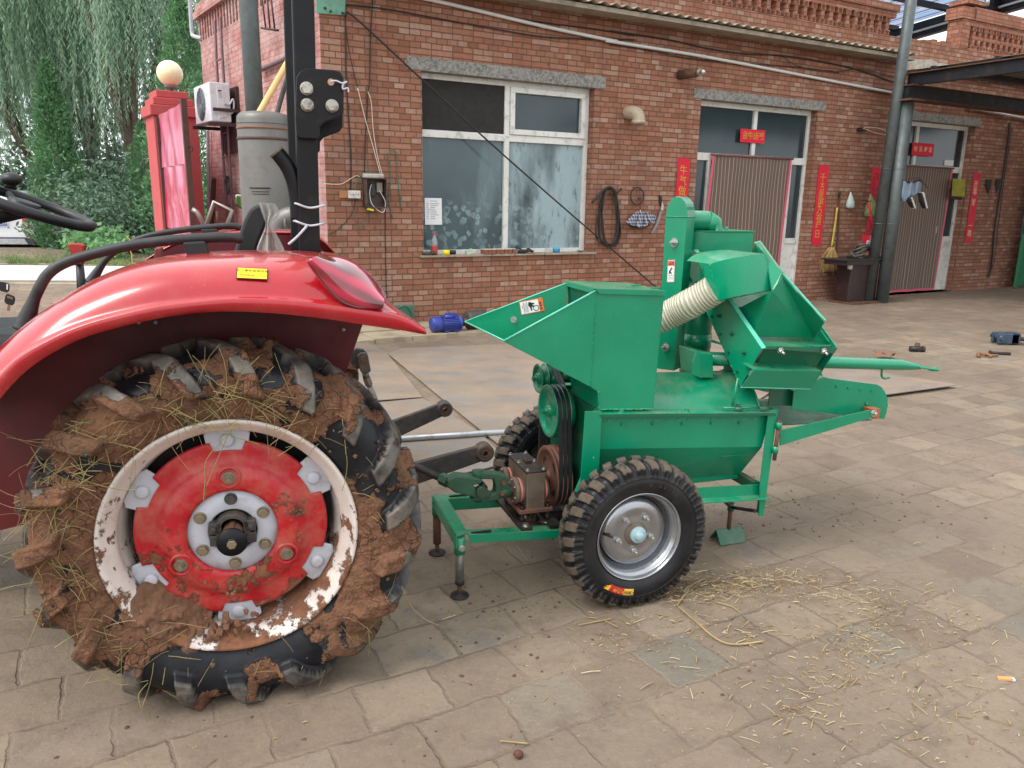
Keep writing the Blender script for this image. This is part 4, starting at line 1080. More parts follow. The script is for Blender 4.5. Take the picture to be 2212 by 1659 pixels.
# ignition keys hanging at the dash
ks = MB().box(-1.15, -0.92, 0.75, 1.35, 0.95, 1.28).build('dashboard', M_BLKPL, trk, bev=0.04)
kz = mat('key_blade', (150, 120, 90), 0.4, 0.8)
for pts_, hole, bl in (([(0, 608), (18, 611), (21, 617), (20, 629), (15, 632), (2, 629), (-4, 622), (-4, 613)], [(14, 613), (17.5, 614), (17, 626), (14, 625)], None),
                       ([(12, 638), (16, 634), (31, 640), (33, 645), (31, 656), (27, 660), (13, 656), (9, 650)], [(15.5, 638.5), (28, 643), (28, 647), (15.5, 643)], [(17, 656), (23, 658), (21, 672), (15, 671)])):
    o = TR.XZ(pts_, 0.72); m = MB().prism(o, 0.718, 0.722)
    k = m.build('key', M_BLKPL, ks, bev=0.001)
    m = MB().prism(TR.XZ(hole, 0.717), 0.7165, 0.7172, 0)
    m = m if bl is None else join(m, MB().prism(TR.XZ(bl, 0.72), 0.719, 0.721))
    m2 = m.build('key_slot', mat('bright_slot', (220, 218, 214), 0.6), ks) if bl is None else m.build('key_blade', kz, ks)
# ---- rear axle, body, lower links, lift rod
MB().box(-0.32, 0.40, 0.42, 1.70, 0.34, 0.72).build('axle_housing', M_BLACKSTEEL, trk, bev=0.04)
MB().box(-2.4, -0.2, 0.80, 1.32, 0.42, 0.98).build('body', M_BLACKSTEEL, trk, bev=0.05)
MB().box(-0.9, -0.25, 0.42, 1.70, 0.52, 0.58).build('footplate', M_BLACKSTEEL, trk, bev=0.01)
def r5(x, y): return ((1650 + x / 3.95) / 1.8228, (1480 + y / 3.95) / 1.8228)
def link(Y, ctr, rad, top, bot):
    c = TR.P(*r5(*ctr), Y); e = TR.P(*r5(ctr[0] + rad, ctr[1]), Y).x - c.x
    t0, t1 = [TR.P(*r5(*p), Y) for p in top]; b0, b1 = [TR.P(*r5(*p), Y) for p in bot]
    def ext(a, b, X): t = (X - a.x) / (b.x - a.x); return (X, a.z + (b.z - a.z) * t)
    m = MB().prism([ext(t0, t1, 0.30), (t1.x, t1.z), (c.x - e * 0.5, c.z + e * 0.8), (c.x - e * 0.3, c.z - e * 0.9), (b1.x, b1.z), ext(b0, b1, 0.30)], Y - 0.004, Y + 0.022)
    l = m.build('lower_link', M_SMUDGE, trk, bev=0.004)
    m = MB().lathe([(e * 0.42, -0.012), (e * 0.80, -0.018), (e, -0.012), (e, 0.034), (e * 0.8, 0.04), (e * 0.42, 0.034), (e * 0.42, -0.012)], (c.x, Y, c.z), seg=36)
    m.build('link_eye', M_SMUDGE, l)
    m = MB().lathe([(e * 0.27, -0.016), (e * 0.40, -0.020), (e * 0.50, -0.006), (e * 0.5, 0.03), (e * 0.27, 0.036), (e * 0.27, -0.016)], (c.x, Y, c.z), seg=30)
    m.build('link_ball', M_RUST, l)
link(0.735, (1018, 1192), 138, ((0, 1340), (880, 1108)), ((100, 1640), (945, 1340)))
link(1.44, (398, 515), 118, ((0, 552), (285, 448)), ((0, 802), (335, 645)))
def r3(x, y): return ((1200 + x / 2.765) / 1.8228, (1000 + y / 2.765) / 1.8228)
Y = 0.78
lc = TR.P(*r3(635, 1130), Y)
m = MB().prism(TR.XZ([r3(*p) for p in ((568, 1100), (590, 1070), (650, 1062), (680, 1085), (713, 1250), (708, 1275), (640, 1292), (600, 1270))], Y), Y - 0.022, Y - 0.006)
join(m, MB().prism(TR.XZ([r3(*p) for p in ((490, 1170), (500, 1060), (560, 1022), (640, 1035), (680, 1080), (700, 1240), (560, 1250))], Y + .03), Y + 0.02, Y + 0.036))
ll = m.build('lift_rod', M_SMUDGE, trk, bev=0.004)
m = MB().cyl((lc.x, Y - 0.032, lc.z), (lc.x, Y + 0.06, lc.z), 0.0125, 16); m.build('clevis_pin', M_RUST, ll)
a, b, c_, d_ = [TR.P(*r3(*p), Y) for p in ((655, 1280), (672, 1350), (700, 1425), (850, 1790))]
m = MB().tube([a, b], 0.013, 12); m.tube([b, c_], 0.0165, 6, smooth=False); m.tube([c_, d_], 0.011, 10); m.build('threaded_rod', mat('worn_steel', (118, 110, 98), 0.5, 0.6, var=0.25, scale=20), ll)
# small strut hidden behind the tyre edge
a, b = TR.P(*r3(770, 1540), 0.62), TR.P(*r3(900, 1700), 0.62)

# ------------------------------------------------------------------ the green machine
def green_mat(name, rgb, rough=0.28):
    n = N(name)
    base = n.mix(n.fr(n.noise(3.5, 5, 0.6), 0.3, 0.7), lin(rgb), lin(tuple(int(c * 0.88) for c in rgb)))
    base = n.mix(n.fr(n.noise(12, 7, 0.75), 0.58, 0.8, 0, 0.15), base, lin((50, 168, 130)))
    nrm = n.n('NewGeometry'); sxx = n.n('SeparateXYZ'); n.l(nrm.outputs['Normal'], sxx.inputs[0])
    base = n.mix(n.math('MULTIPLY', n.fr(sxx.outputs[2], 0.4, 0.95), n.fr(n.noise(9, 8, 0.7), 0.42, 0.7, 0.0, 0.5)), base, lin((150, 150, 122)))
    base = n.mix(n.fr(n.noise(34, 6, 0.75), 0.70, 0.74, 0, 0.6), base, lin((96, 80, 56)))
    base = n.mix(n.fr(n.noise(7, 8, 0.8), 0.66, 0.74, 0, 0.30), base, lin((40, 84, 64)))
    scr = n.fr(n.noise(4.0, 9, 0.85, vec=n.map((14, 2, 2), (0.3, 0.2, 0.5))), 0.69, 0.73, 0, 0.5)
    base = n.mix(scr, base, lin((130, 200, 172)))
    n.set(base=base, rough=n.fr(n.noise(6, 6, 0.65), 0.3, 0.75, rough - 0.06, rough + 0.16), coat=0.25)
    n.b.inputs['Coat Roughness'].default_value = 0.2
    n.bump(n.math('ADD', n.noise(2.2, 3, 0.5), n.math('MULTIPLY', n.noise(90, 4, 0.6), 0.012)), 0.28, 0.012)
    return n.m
M_GRN = green_mat('green_enamel', (0, 139, 100))
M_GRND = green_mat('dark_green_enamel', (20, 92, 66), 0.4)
M_GRNJ = mat('dull_green_casting', (44, 82, 58), 0.6, var=0.25, scale=12, bump=0.4, bscale=60, dirt=(60, 56, 48), dscale=10, damt=0.6)
M_IRON = mat('brown_cast_iron', (112, 98, 84), 0.6, 0.3, var=0.2, scale=10, bump=0.3, bscale=120, dirt=(90, 68, 54), dscale=8, damt=0.5)
M_REDRUST = mat('rust_red_primer', (112, 72, 56), 0.7, var=0.2, scale=10, dirt=(84, 70, 62), dscale=6)
M_BELT = mat('rubber_belt', (34, 34, 36), 0.55, var=0.12, scale=20)
M_SILV = mat('silver_paint', (164, 166, 170), 0.24, 0.85, var=0.08, scale=5, dirt=(110, 100, 92), dscale=6, damt=0.3)
M_ZINC = mat('zinc_plate', (190, 190, 186), 0.3, 0.9, var=0.1, scale=30)
M_HUBBLUE = mat('pale_blue_cap', (150, 178, 184), 0.4, var=0.06)
M_BLKOX = mat('black_oxide_steel', (48, 46, 46), 0.5, 0.4, var=0.25, scale=14, dirt=(92, 70, 56), dscale=12)
def mcr(ox, oy, s): return lambda x, y: ((ox + x / s) / 1.8228, (oy + y / s) / 1.8228)
c6 = mcr(1600, 1300, 1.382); c7 = mcr(2400, 700, 1.383); c8 = mcr(2000, 1700, 1.7015)
e4 = mcr(1800, 1080, 2.6024); e5 = mcr(2650, 1250, 1.8436); e7 = mcr(1650, 1750, 2.5517); g7 = mcr(2500, 700, 2.765); e6 = mcr(2300, 2200, 7.373)
def MP(p, Y): return MA.P(p[0], p[1], Y)
def MX(p, X):
    d = ray(*p); t = ((MA.o - EYE).dot(MA.X) + X) / d.dot(MA.X); return MA.loc(EYE + d * t)
def MZ(p, z): return MA.G(p[0], p[1], z)
mach = thing('threshing_machine', 'green two wheeled threshing machine with feed chute, belts and corrugated hose', 'farm machine', MA, (0, 0, 0))
Z0 = (0, 0, 0)
def gpart(mb, name, mt=None, par=None, bev=0.0): return mb.build(name, mt or M_GRN, par or mach, bev=bev)
def bolt(p, n, par, r=0.010, h=0.009, stud=0.0, mt=None, name='bolt'):
    n = Vector(n).normalized(); p = Vector(p); m = MB()
    m.tube([p, p + n * 0.002], r * 1.5, 16); m.hexbolt(p + n * 0.002, n, r, h)
    if stud: m.tube([p + n * h, p + n * (h + stud)], r * 0.55, 8)
    return m.build(name, mt or M_ZINC, par)

# ---- road wheels
def rubber2():
    n = N('new_black_rubber'); lug = attr_mask(n, 'lug')
    rub = n.mix(n.fr(n.noise(9, 6, 0.7), 0.35, 0.7), lin((15, 16, 18)), lin((34, 35, 38)))
    dust = n.mix(n.fr(n.noise(24, 6, 0.7), 0.3, 0.7), lin((72, 64, 54)), lin((104, 91, 78)))
    f = n.math('MULTIPLY', lug, n.fr(n.noise(16, 5, 0.7), 0.28, 0.42))
    gd = n.fr(n.noise(5, 6, 0.65), 0.5, 0.75, 0, 0.35)
    n.set(base=n.mix(f, n.mix(gd, rub, lin((74, 70, 66))), dust), rough=n.fr(f, 0, 1, 0.40, 0.9), spec=0.35)
    n.bump(n.noise(120, 4, 0.6), 0.15, 0.002)
    return n.m
M_RUB2 = rubber2()
WR, WH = 0.284, 0.115
def small_wheel(Yo, face):
    """Yo: plane of the outer sidewall, face: -1 outer side towards the viewer"""
    wh = empty('wheel'); wh.parent = mach
    cz = 0.276
    half = [(0.160, 0.026), (0.166, 0.012), (0.176, 0.003), (0.192, -0.004), (0.210, -0.007), (0.226, -0.004), (0.228, -0.006), (0.2305, -0.003), (0.244, 0.002), (0.257, 0.008), (0.266, 0.018), (0.270, 0.034), (0.2715, 0.0575)]
    prof = half + [(r, WH - y) for r, y in half[-2::-1]]
    P3 = [(p.x, p.z) for p in smoothpath([(r, 0, y) for r, y in prof], 5)]
    ns = len(P3); NT = 640; acc = [0.0]
    for i in range(1, ns): acc.append(acc[-1] + math.hypot(P3[i][0] - P3[i - 1][0], P3[i][1] - P3[i - 1][1]))
    mid = acc[ns // 2]; K = 30; pitch = 2 * PI / K
    nor = []
    for i in range(ns):
        a, b = P3[max(0, i - 1)], P3[min(ns - 1, i + 1)]; t = Vector((b[0] - a[0], b[1] - a[1])).normalized(); nor.append((t.y, -t.x))
    rows = []; lugv = []
    for k in range(NT):
        th = 2 * PI * k / NT; row = []
        for i in range(ns):
            r, y = P3[i]; d = acc[i] - mid; side = -1 if d < 0 else 1; ad = abs(d)
            zig = 0.5 + 0.5 * math.sin(th * K + (0 if side < 0 else PI))
            c = (0 if side < 0 else pitch / 2) - 1.1 * min(ad, 0.05) / 0.05 * pitch * 0.25
            dth = ((th - c + pitch / 2) % pitch) - pitch / 2
            hw = pitch * 0.34; h = max(0, min(1, (hw - abs(dth)) / (pitch * 0.06)))
            cg = max(0, min(1, (ad - 0.004 - 0.006 * zig) / 0.003)); end = max(0, min(1, (0.088 - ad) / 0.005))
            full = h * cg * end
            fade = 1.0 if ad < 0.058 else max(0.28, 1 - (ad - 0.058) / 0.022)
            # a slot in the block's shoulder
            slot = 1.0
            if ad > 0.056 and abs(dth) < pitch * 0.07: slot = 0.35
            dsp = 0.0135 * full * fade * slot
            nx, ny = nor[i]; rr = r + nx * dsp; yy = y + ny * dsp
            zz = max(0.002 - cz, rr * math.sin(th))
            yv = Yo + (yy if face < 0 else -yy)
            row.append((rr * math.cos(th), yv, cz + zz)); lugv.append(1.0 if full > 0.8 and ad < 0.056 else 0.0)
        rows.append(row)
    m = MB().grid(rows, closed_u=True); o = m.build('tyre', M_RUB2, wh, off=Z0, fixn=False)
    if face < 0: o.data.flip_normals()
    a = o.data.attributes.new('lug', 'FLOAT', 'POINT'); a.data.foreach_set('value', lugv)
    s = 1 if face < 0 else -1
    def L(prof, mt, name, seg=72, c=(0, 0)): return MB().lathe([(r, Yo + s * y) for r, y in prof], (c[0], 0, cz + c[1]), seg=seg).build(name, mt, wh, off=Z0)
    rim = L([(0.161, 0.030), (0.167, 0.014), (0.169, 0.006), (0.1665, 0.002), (0.163, 0.006), (0.160, 0.018), (0.157, 0.024), (0.151, 0.026), (0.149, 0.036), (0.145, 0.040), (0.143, 0.052), (0.138, 0.066), (0.134, 0.070)], M_SILV, 'rim')
    L([(0.136, 0.074), (0.128, 0.076)], M_BLACKSTEEL, 'rim_gap')
    L([(0.1295, 0.075), (0.1285, 0.058), (0.124, 0.050), (0.115, 0.046), (0.100, 0.042), (0.090, 0.040), (0.078, 0.044), (0.060, 0.044), (0.044, 0.040), (0.030, 0.040)], M_SILV, 'wheel_disc')
    L([(0.0, 0.030), (0.034, 0.030), (0.0435, 0.033), (0.0455, 0.046)], M_IRON, 'hub', 40)
    L([(0.0, 0.002), (0.013, 0.002), (0.0165, 0.006), (0.0175, 0.016), (0.026, 0.018), (0.030, 0.019), (0.031, 0.031)], M_HUBBLUE, 'hub_cap', 40, (0.004, 0.0))
    for j in range(5):
        a = R_(90 + 36 + 72 * j); x, z = 0.069 * math.cos(a), cz + 0.069 * math.sin(a)
        m = MB(); y0 = Yo + s * 0.044; m.cyl((x, y0, z), (x, y0 - s * 0.006, z), 0.0115, 14); m.hexbolt((x, y0 - s * .006, z), (0, -s, 0), 0.0095, 0.010); m.cyl((x, y0 - s * .016, z), (x, y0 - s * .026, z), 0.0055, 8)
        m.build('wheel_nut', M_ZINC, wh, off=Z0)
    MB().cyl((0, Yo + s * 0.05, cz), (0, Yo + s * 0.45, cz), 0.022, 14).build('axle', M_BLACKSTEEL, wh, off=Z0)
    # valve
    m = MB().tube([(-0.128, Yo + s * 0.05, cz + 0.012), (-0.105, Yo + s * 0.03, cz + 0.006), (-0.10, Yo + s * 0.024, cz + 0.005)], [0.004, 0.005, 0.004], 8); m.build('valve', M_BELT, wh, off=Z0)
    # moulding hairs round the tread
    r = random.Random(9); m = MB()
    for j in range(90):
        a = 2 * PI * j / 90 + r.uniform(-.01, .01); yy = Yo + s * r.choice((0.012, 0.03, 0.05, 0.085)); q = 0.283
        e = q + r.uniform(0.006, 0.014); a2 = a + r.uniform(-.012, .012)
        if cz + q * math.sin(a) < 0.03: continue
        m.tube([(q * math.cos(a), yy, cz + q * math.sin(a)), (e * math.cos(a2), yy, cz + e * math.sin(a2))], 0.0006, 3, caps=False)
    m.build('tread_hairs', M_BELT, wh, off=Z0)['kind'] = 'stuff'
    return wh, cz
w1, WCZ = small_wheel(0.0, -1)
small_wheel(0.90, 1)
# maker's flash on the sidewall, lower left, and the size moulded in the rubber
def arcq(r0, r1, a0, a1, n=14):
    return [(r0, a0 + (a1 - a0) * i / n) for i in range(n + 1)] + [(r1, a1 - (a1 - a0) * i / n) for i in range(n + 1)]
def side_y(r):
    tab = [(0.176, 0.003), (0.192, -0.004), (0.210, -0.007), (0.226, -0.004)]
    for (a, b), (c, d) in zip(tab, tab[1:]):
        if r <= c: return b + (d - b) * (r - a) / (c - a)
    return -0.004
def arc_mesh(m, r0, r1, a0, a1, lift, mi):
    n = 20; rows = []
    for i in range(n + 1):
        a = R_(a0 + (a1 - a0) * i / n); rows.append([((r0 + (r1 - r0) * j / 3) * math.cos(a), side_y(r0 + (r1 - r0) * j / 3) - lift, WCZ + (r0 + (r1 - r0) * j / 3) * math.sin(a)) for j in range(4)])
    m.grid(rows, mi)
def arc_text(m, body, r, a, h, mi, up_out=True, lift=0.003, gap=1.0):
    """letters along the sidewall; up_out: heads away from the hub"""
    for i, chx in enumerate(body):
        aa = a + i * math.degrees(h * gap / r) * (-1 if up_out else 1)
        t = text_mb(chx, h, 0)
        ca, sa = math.cos(R_(aa)), math.sin(R_(aa)); sg = 1 if up_out else -1
        t.v = [((r + sg * p[2]) * ca + sg * p[0] * sa, side_y(r) - lift, WCZ + (r + sg * p[2]) * sa - sg * p[0] * ca) for p in t.v]
        join(m, t, mi)
A_0, A_1 = 231.5, 262.5
m = MB(); arc_mesh(m, 0.196, 0.222, 235, 254, 0.0016, 0); arc_mesh(m, 0.1965, 0.2215, 253.5, 264.5, 0.0018, 1)
for k in range(12):
    a = 264.3 + 2.6 * math.sin(PI * k / 11)
arc_text(m, '大力神', 0.209, 252.0, 0.0165, 2, True, 0.0026, 1.02)
arc_text(m, '⊕朝阳', 0.209, 263.6, 0.0150, 3, True, 0.0026, 0.98)
for t0, dr in ((234.6, 0.0), (233.6, 0.006), (234.0, -0.006), (232.8, 0.002)):
    aw = R_(t0); r0 = 0.209 + dr
    m.sheet([(r0 * math.cos(R_(236.5)), -0.0092, WCZ + r0 * math.sin(R_(236.5))), ((r0 + 0.006) * math.cos(R_(236)), -0.0092, WCZ + (r0 + 0.006) * math.sin(R_(236))), ((r0 + .008) * math.cos(R_(t0 - 3.6)), -0.0088, WCZ + (r0 + .008) * math.sin(R_(t0 - 3.6))), ((r0 - 0.003) * math.cos(R_(235)), -0.0092, WCZ + (r0 - 0.003) * math.sin(R_(235)))], 0.0004, 2)
m.build('tyre_label', [mat('label_red', (176, 40, 36), 0.5), mat('label_yellow', (222, 178, 70), 0.5), mat('label_gold', (230, 170, 50), 0.5), M_INK], w1, off=Z0, fixn=False)
m = MB(); arc_text(m, '4.00-12', 0.204, 83, 0.024, 0, True, 0.0009, 0.85); m.build('size_lettering', mat('raised_rubber', (58, 58, 60), 0.45), w1, off=Z0, fixn=False)

# ---- front A-frame with screw feet
nr = [MP(e7(*p), 0.255) for p in ((490, 912), (1470, 862), (1470, 935), (515, 990))]
fr_ = gpart(MB().prism([(p.x, p.z) for p in nr], 0.252, 0.257), 'drawbar_frame', bev=0.0015)
a, b = nr[0], nr[1]
m = MB().sheet([(a.x, 0.252, a.z), (b.x, 0.252, b.z), (b.x, 0.302, b.z), (a.x, 0.302, a.z)], 0.005); gpart(m, 'side_rail_top', par=fr_, bev=0.001)
z1 = a.z
q = [MZ(e7(*p), z1 + 0.001) for p in ((137, 512), (285, 545), (490, 890), (378, 926))]
cb = gpart(MB().sheet([(p.x, p.y, p.z) for p in q], 0.006), 'crossbar', par=fr_, bev=0.001)
yf = q[0].y
m = MB().sheet([(q[0].x, q[0].y, z1), (q[3].x, q[3].y, z1), (q[3].x, q[3].y, z1 - 0.045), (q[0].x, q[0].y, z1 - 0.045)], 0.005); gpart(m, 'crossbar_web', par=fr_)
fz = [MP(e7(*p), yf) for p in ((150, 500), (1250, 500))]
m = MB().sheet([(q[0].x, yf, z1), (0.0, yf, z1 - 0.03), (0.0, yf - 0.05, z1 - 0.03), (q[0].x, yf - 0.05, z1)], 0.005)
m.sheet([(q[0].x, yf - 0.05, z1), (0.0, yf - 0.05, z1 - 0.03), (0.0, yf - 0.05, z1 - 0.08), (q[0].x, yf - 0.05, z1 - 0.05)], 0.005); gpart(m, 'far_side_rail', par=fr_)
for x0, x1, yy in ((525, 720, 885),):
    s0, s1 = MZ(e7(525, 888), z1 + 0.003), MZ(e7(722, 875), z1 - 0.002); MB().box(s0.x, s1.x, s0.y - 0.004, s0.y + 0.005, s1.z - 0.001, s0.z + 0.0012).build('slot', M_INK, fr_)
s0, s1 = MZ(e7(305, 519), z1 + 0.003), MZ(e7(495, 512), z1); MB().box(s0.x, s1.x, s0.y - 0.004, s0.y + 0.005, s1.z - 0.001, s0.z + 0.0012).build('slot', M_INK, fr_)
def foot(px_leg, Y, rust):
    """sleeve, inner tube, screw and round foot plate, from four picture heights"""
    (t, s, c1, c2, f0) = [MP(e7(*p), Y) for p in px_leg]
    x = f0.x; z_f = 0.0
    lg = gpart(MB().cyl((x, Y, t.z), (x, Y, s.z), 0.0205, 20), 'leg_sleeve')
    MB().cyl((x, Y, s.z + 0.02), (x, Y, c1.z), 0.0165, 18).build('inner_tube', mat('worn_galvanised', (126, 126, 122), 0.45, 0.5, var=0.2, scale=14, dirt=(92, 80, 66), dscale=12) if not rust else M_RUST, lg)
    MB().lathe([(0.014, c1.z + 0.004), (0.0178, c1.z), (0.0178, c2.z + 0.006), (0.012, c2.z)], (x, Y, 0), 'z', 18).build('collar', M_BLKOX, lg)
    MB().cyl((x, Y, c2.z + 0.01), (x, Y, 0.006), 0.0092, 12).build('screw', M_RUST, lg)
    MB().lathe([(0.0, 0.014), (0.012, 0.014), (0.015, 0.008), (0.034, 0.0075), (0.036, 0.004), (0.034, 0.0005), (0.0, 0.0005)], (x, Y, 0), 'z', 32).build('foot_plate', M_BLKOX, lg)
    return lg, x, (t, s)
lg1, lx, ts = foot(((420, 925), (417, 1090), (412, 1365), (410, 1412), (408, 1535)), 0.27, False)
bolt((lx + 0.002, 0.27 - 0.02, (ts[0].z + ts[1].z) / 2 - 0.004), (0.1, -1, 0), lg1, 0.0085, 0.012)
foot(((190, 560), (190, 700), (188, 985), (186, 1000), (182, 1112)), yf - 0.025, True)
# diagonal tube up to the post
a, b = MP(c6(1012, 690), 0.205), MP(c6(850, 1060), 0.245)
gpart(MB().tube([a + (a - b) * 0.02, b], 0.0115, 12), 'brace_tube')
MB().ball(a, 0.017, 10, sq=(1, .6, 1.4)).build('weld_bead', M_GRN, mach)

# ---- gearbox on two cross plates
gy0, gy1 = 0.313, 0.535
gl = MP(e7(1080, 285), gy0); gr = MP(e7(1280, 280), gy0)
gx0, gx1, gz1 = gl.x, gr.x, gl.z; gz0 = 0.285
gb = MB().box(gx0 + 0.002, gx1 - 0.002, gy0, gy1, gz0, gz1 - 0.004).build('gearbox', M_IRON, mach, bev=0.005)
MB().box(gx0 - 0.002, gx1 + 0.002, gy0 - 0.003, gy1 + 0.003, gz1 - 0.004, gz1 + 0.004).build('top_cover', M_BLKOX, gb, bev=0.002)
for x in (gx0 + 0.008, gx1 - 0.008):
    for y in (gy0 + 0.01, (gy0 + gy1) / 2, gy1 - 0.01): bolt((x, y, gz1 + 0.004), (0, 0, 1), gb, 0.005, 0.006)
m = MB().box((gx0 + gx1) / 2 - .012, (gx0 + gx1) / 2 + .012, 0.40, 0.42, gz1 + 0.004, gz1 + 0.014); m.cyl(((gx0 + gx1) / 2, .44, gz1), ((gx0 + gx1) / 2, .44, gz1 + .014), 0.011, 8); m.build('breather', M_BLKOX, gb)
MB().prism([(gx0 - 0.028, gz0 - 0.004), (gx1 + 0.03, gz0 - 0.004), (gx1 + 0.03, gz0 + 0.014), (gx0 - 0.028, gz0 + 0.014)], gy0 - 0.006, gy1 + 0.006).build('gearbox_foot', M_REDRUST, gb, bev=0.004)
M_PINK = mat('orange_sealant', (196, 112, 98), 0.6)
fz_ = gz0 + 0.075
for y in (gy0 + 0.055, gy1 - 0.045):
    m = MB().lathe([(0.0, -0.036), (0.050, -0.036), (0.052, -0.032), (0.052, -0.020), (0.047, -0.017), (0.047, 0.0)], (gx0, y, fz_), 'x', 36); m.build('bearing_flange', M_IRON, gb)
    MB().lathe([(0.0475, -0.016), (0.0485, -0.012), (0.0475, -0.008)], (gx0, y, fz_), 'x', 36).build('sealant_ring', M_PINK, gb)
    for j in range(6): bolt((gx0 - 0.036, y + 0.042 * math.cos(j * PI / 3 + .4), fz_ + 0.042 * math.sin(j * PI / 3 + .4)), (-1, 0, 0), gb, 0.0048, 0.005, mt=M_NUT)
m = MB().lathe([(0.047, 0.0), (0.047, 0.018), (0.0, 0.02)], (gx1, gy0 + 0.055, fz_), 'x', 36); m.build('bearing_flange', M_IRON, gb)
MB().lathe([(0.0475, 0.004), (0.0485, 0.007), (0.0475, 0.011)], (gx1, gy0 + 0.055, fz_), 'x', 36).build('sealant_ring', M_PINK, gb)
sy = gy0 + 0.055
MB().cyl((gx0 - 0.03, sy, fz_), (gx0 - 0.085, sy, fz_), 0.0135, 18).build('input_shaft', M_ZINC, gb)
for xx in (gx0 - 0.012, gx1 + 0.012):
    for y in (gy0 + 0.006, gy1 - 0.02):
        m = MB().cyl((xx, y, gz0 - 0.05), (xx, y, gz0 + 0.03), 0.006, 10); m.hexbolt((xx, y, gz0 + 0.014), (0, 0, 1), 0.010, 0.016); m.hexbolt((xx, y, gz0 - 0.03), (0, 0, 1), 0.0095, 0.014); m.build('mounting_stud', M_BLKOX, gb)
        MB().cyl((xx, y, gz0 - 0.05), (xx, y, gz0 - 0.044), 0.022, 20).build('washer', M_ZINC, gb)
zpl = z1 - 0.012
for xa in (gx0 - 0.035, gx1 - 0.0):
    MB().box(xa, xa + 0.045, 0.262, 0.63, zpl - 0.006, zpl + 0.002 + 0.008).build('mounting_plate', M_BLKOX, mach, bev=0.002)
bolt((gx0 - 0.012, 0.278, zpl + 0.01), (0, 0, 1), mach, 0.0105, 0.009)

# ---- pulleys and belts (all turn about the long axis)
PXF = -0.189
def pulley(y, z, R, w, mt, name, spokes=0, hub=0.022, grooves=3):
    pf = [(0.012, -0.004), (hub, -0.004), (hub, 0.006), (hub + 0.004, 0.008), (R * 0.80, 0.010), (R * 0.84, 0.0), (R - 0.002, 0.0), (R, 0.002)]
    for g in range(grooves):
        x0 = 0.004 + (w - 0.006) * g / grooves; x1 = 0.004 + (w - 0.006) * (g + 1) / grooves
        pf += [(R, x0), (R - 0.010, x0 + 0.003), (R - 0.010, x1 - 0.003), (R, x1)]
    pf += [(R, w), (hub, w)]
    p = MB().lathe(pf, (PXF, y, z), 'x', 56).build(name, mt, mach)
    m = MB().cyl((PXF - 0.012, y, z), (PXF + w + 0.08, y, z), 0.011, 14); m.hexbolt((PXF - 0.012, y, z), (-1, 0, 0), 0.010, 0.010); m.build('shaft_end', mt, p)
    return p
LPz, LPy, MPz, MPy, SPz, SPy = 0.371, 0.452, 0.640, 0.464, 0.746, 0.585
pulley(LPy, LPz, 0.125, 0.062, M_REDRUST, 'drive_pulley', grooves=3)
for j in range(4):
    a = R_(45 + 90 * j); MB().lathe([(0.0, -0.0004), (0.022, -0.0004)], (PXF + 0.0095, LPy + 0.066 * math.cos(a), LPz + 0.066 * math.sin(a)), 'x', 18).build('pulley_hole', M_INK, mach)
pulley(MPy, MPz, 0.106, 0.062, M_GRN, 'drum_pulley', grooves=3); pulley(SPy, SPz, 0.060, 0.06, M_GRN, 'elevator_pulley', grooves=2)
def belt(y0, z0, r0, y1, z1_, r1, x, w=0.011, t=0.008):
    d = Vector((y1 - y0, z1_ - z0)); L = d.length; a = math.atan2(d.y, d.x); b = math.acos((r0 - r1) / L)
    pts = []
    for i in range(25): th = a + b + (2 * PI - 2 * b) * i / 24; pts.append((y0 + r0 * math.cos(th), z0 + r0 * math.sin(th)))
    for i in range(25): th = a - b + 2 * b * i / 24; pts.append((y1 + r1 * math.cos(th), z1_ + r1 * math.sin(th)))
    n = len(pts); rows = []
    for i in range(n):
        py, pz = pts[i]; c = (y0, z0) if i < 25 else (y1, z1_); nv = Vector((py - c[0], pz - c[1])).normalized()
        rows.append([(x - w / 2, py, pz), (x + w / 2, py, pz), (x + w / 2 - 0.002, py - nv.x * t, pz - nv.y * t), (x - w / 2 + 0.002, py - nv.x * t, pz - nv.y * t)])
    return MB().grid(rows, smooth=False, closed_u=True, closed_v=True).build('drive_belt', M_BELT, mach)
for g in range(3): belt(LPy, LPz, 0.122, MPy, MPz, 0.103, PXF + 0.014 + 0.0187 * g, 0.0155)
for g in range(2): belt(MPy, MPz, 0.082, SPy, SPz, 0.057, PXF + 0.070 + 0.0 * g if g else PXF + 0.055, 0.014)
MB().lathe([(0.02, 0.062), (0.085, 0.062), (0.085, 0.085), (0.02, 0.085)], (PXF, MPy, MPz), 'x', 44).build('second_groove', M_GRN, mach)
# bearing housings and front end plate behind the pulleys
m = MB().prism([(0, 0)] * 3, 0, 0) if False else MB()
m.sheet([(-0.085, 0.23, 0.30), (-0.085, 0.68, 0.30), (-0.085, 0.68, 0.70), (-0.085, 0.23, 0.70)], 0.005); gpart(m, 'end_plate', M_GRND)
for y, z in ((MPy, MPz), (LPy + 0.02, LPz)):
    gpart(MB().box(-0.125, -0.088, y - 0.045, y + 0.045, z - 0.05, z + 0.045), 'bearing_housing', bev=0.006)
gpart(MB().box(-0.13, -0.088, SPy - 0.04, SPy + 0.04, SPz - 0.05, SPz + 0.045), 'bearing_housing', bev=0.006)

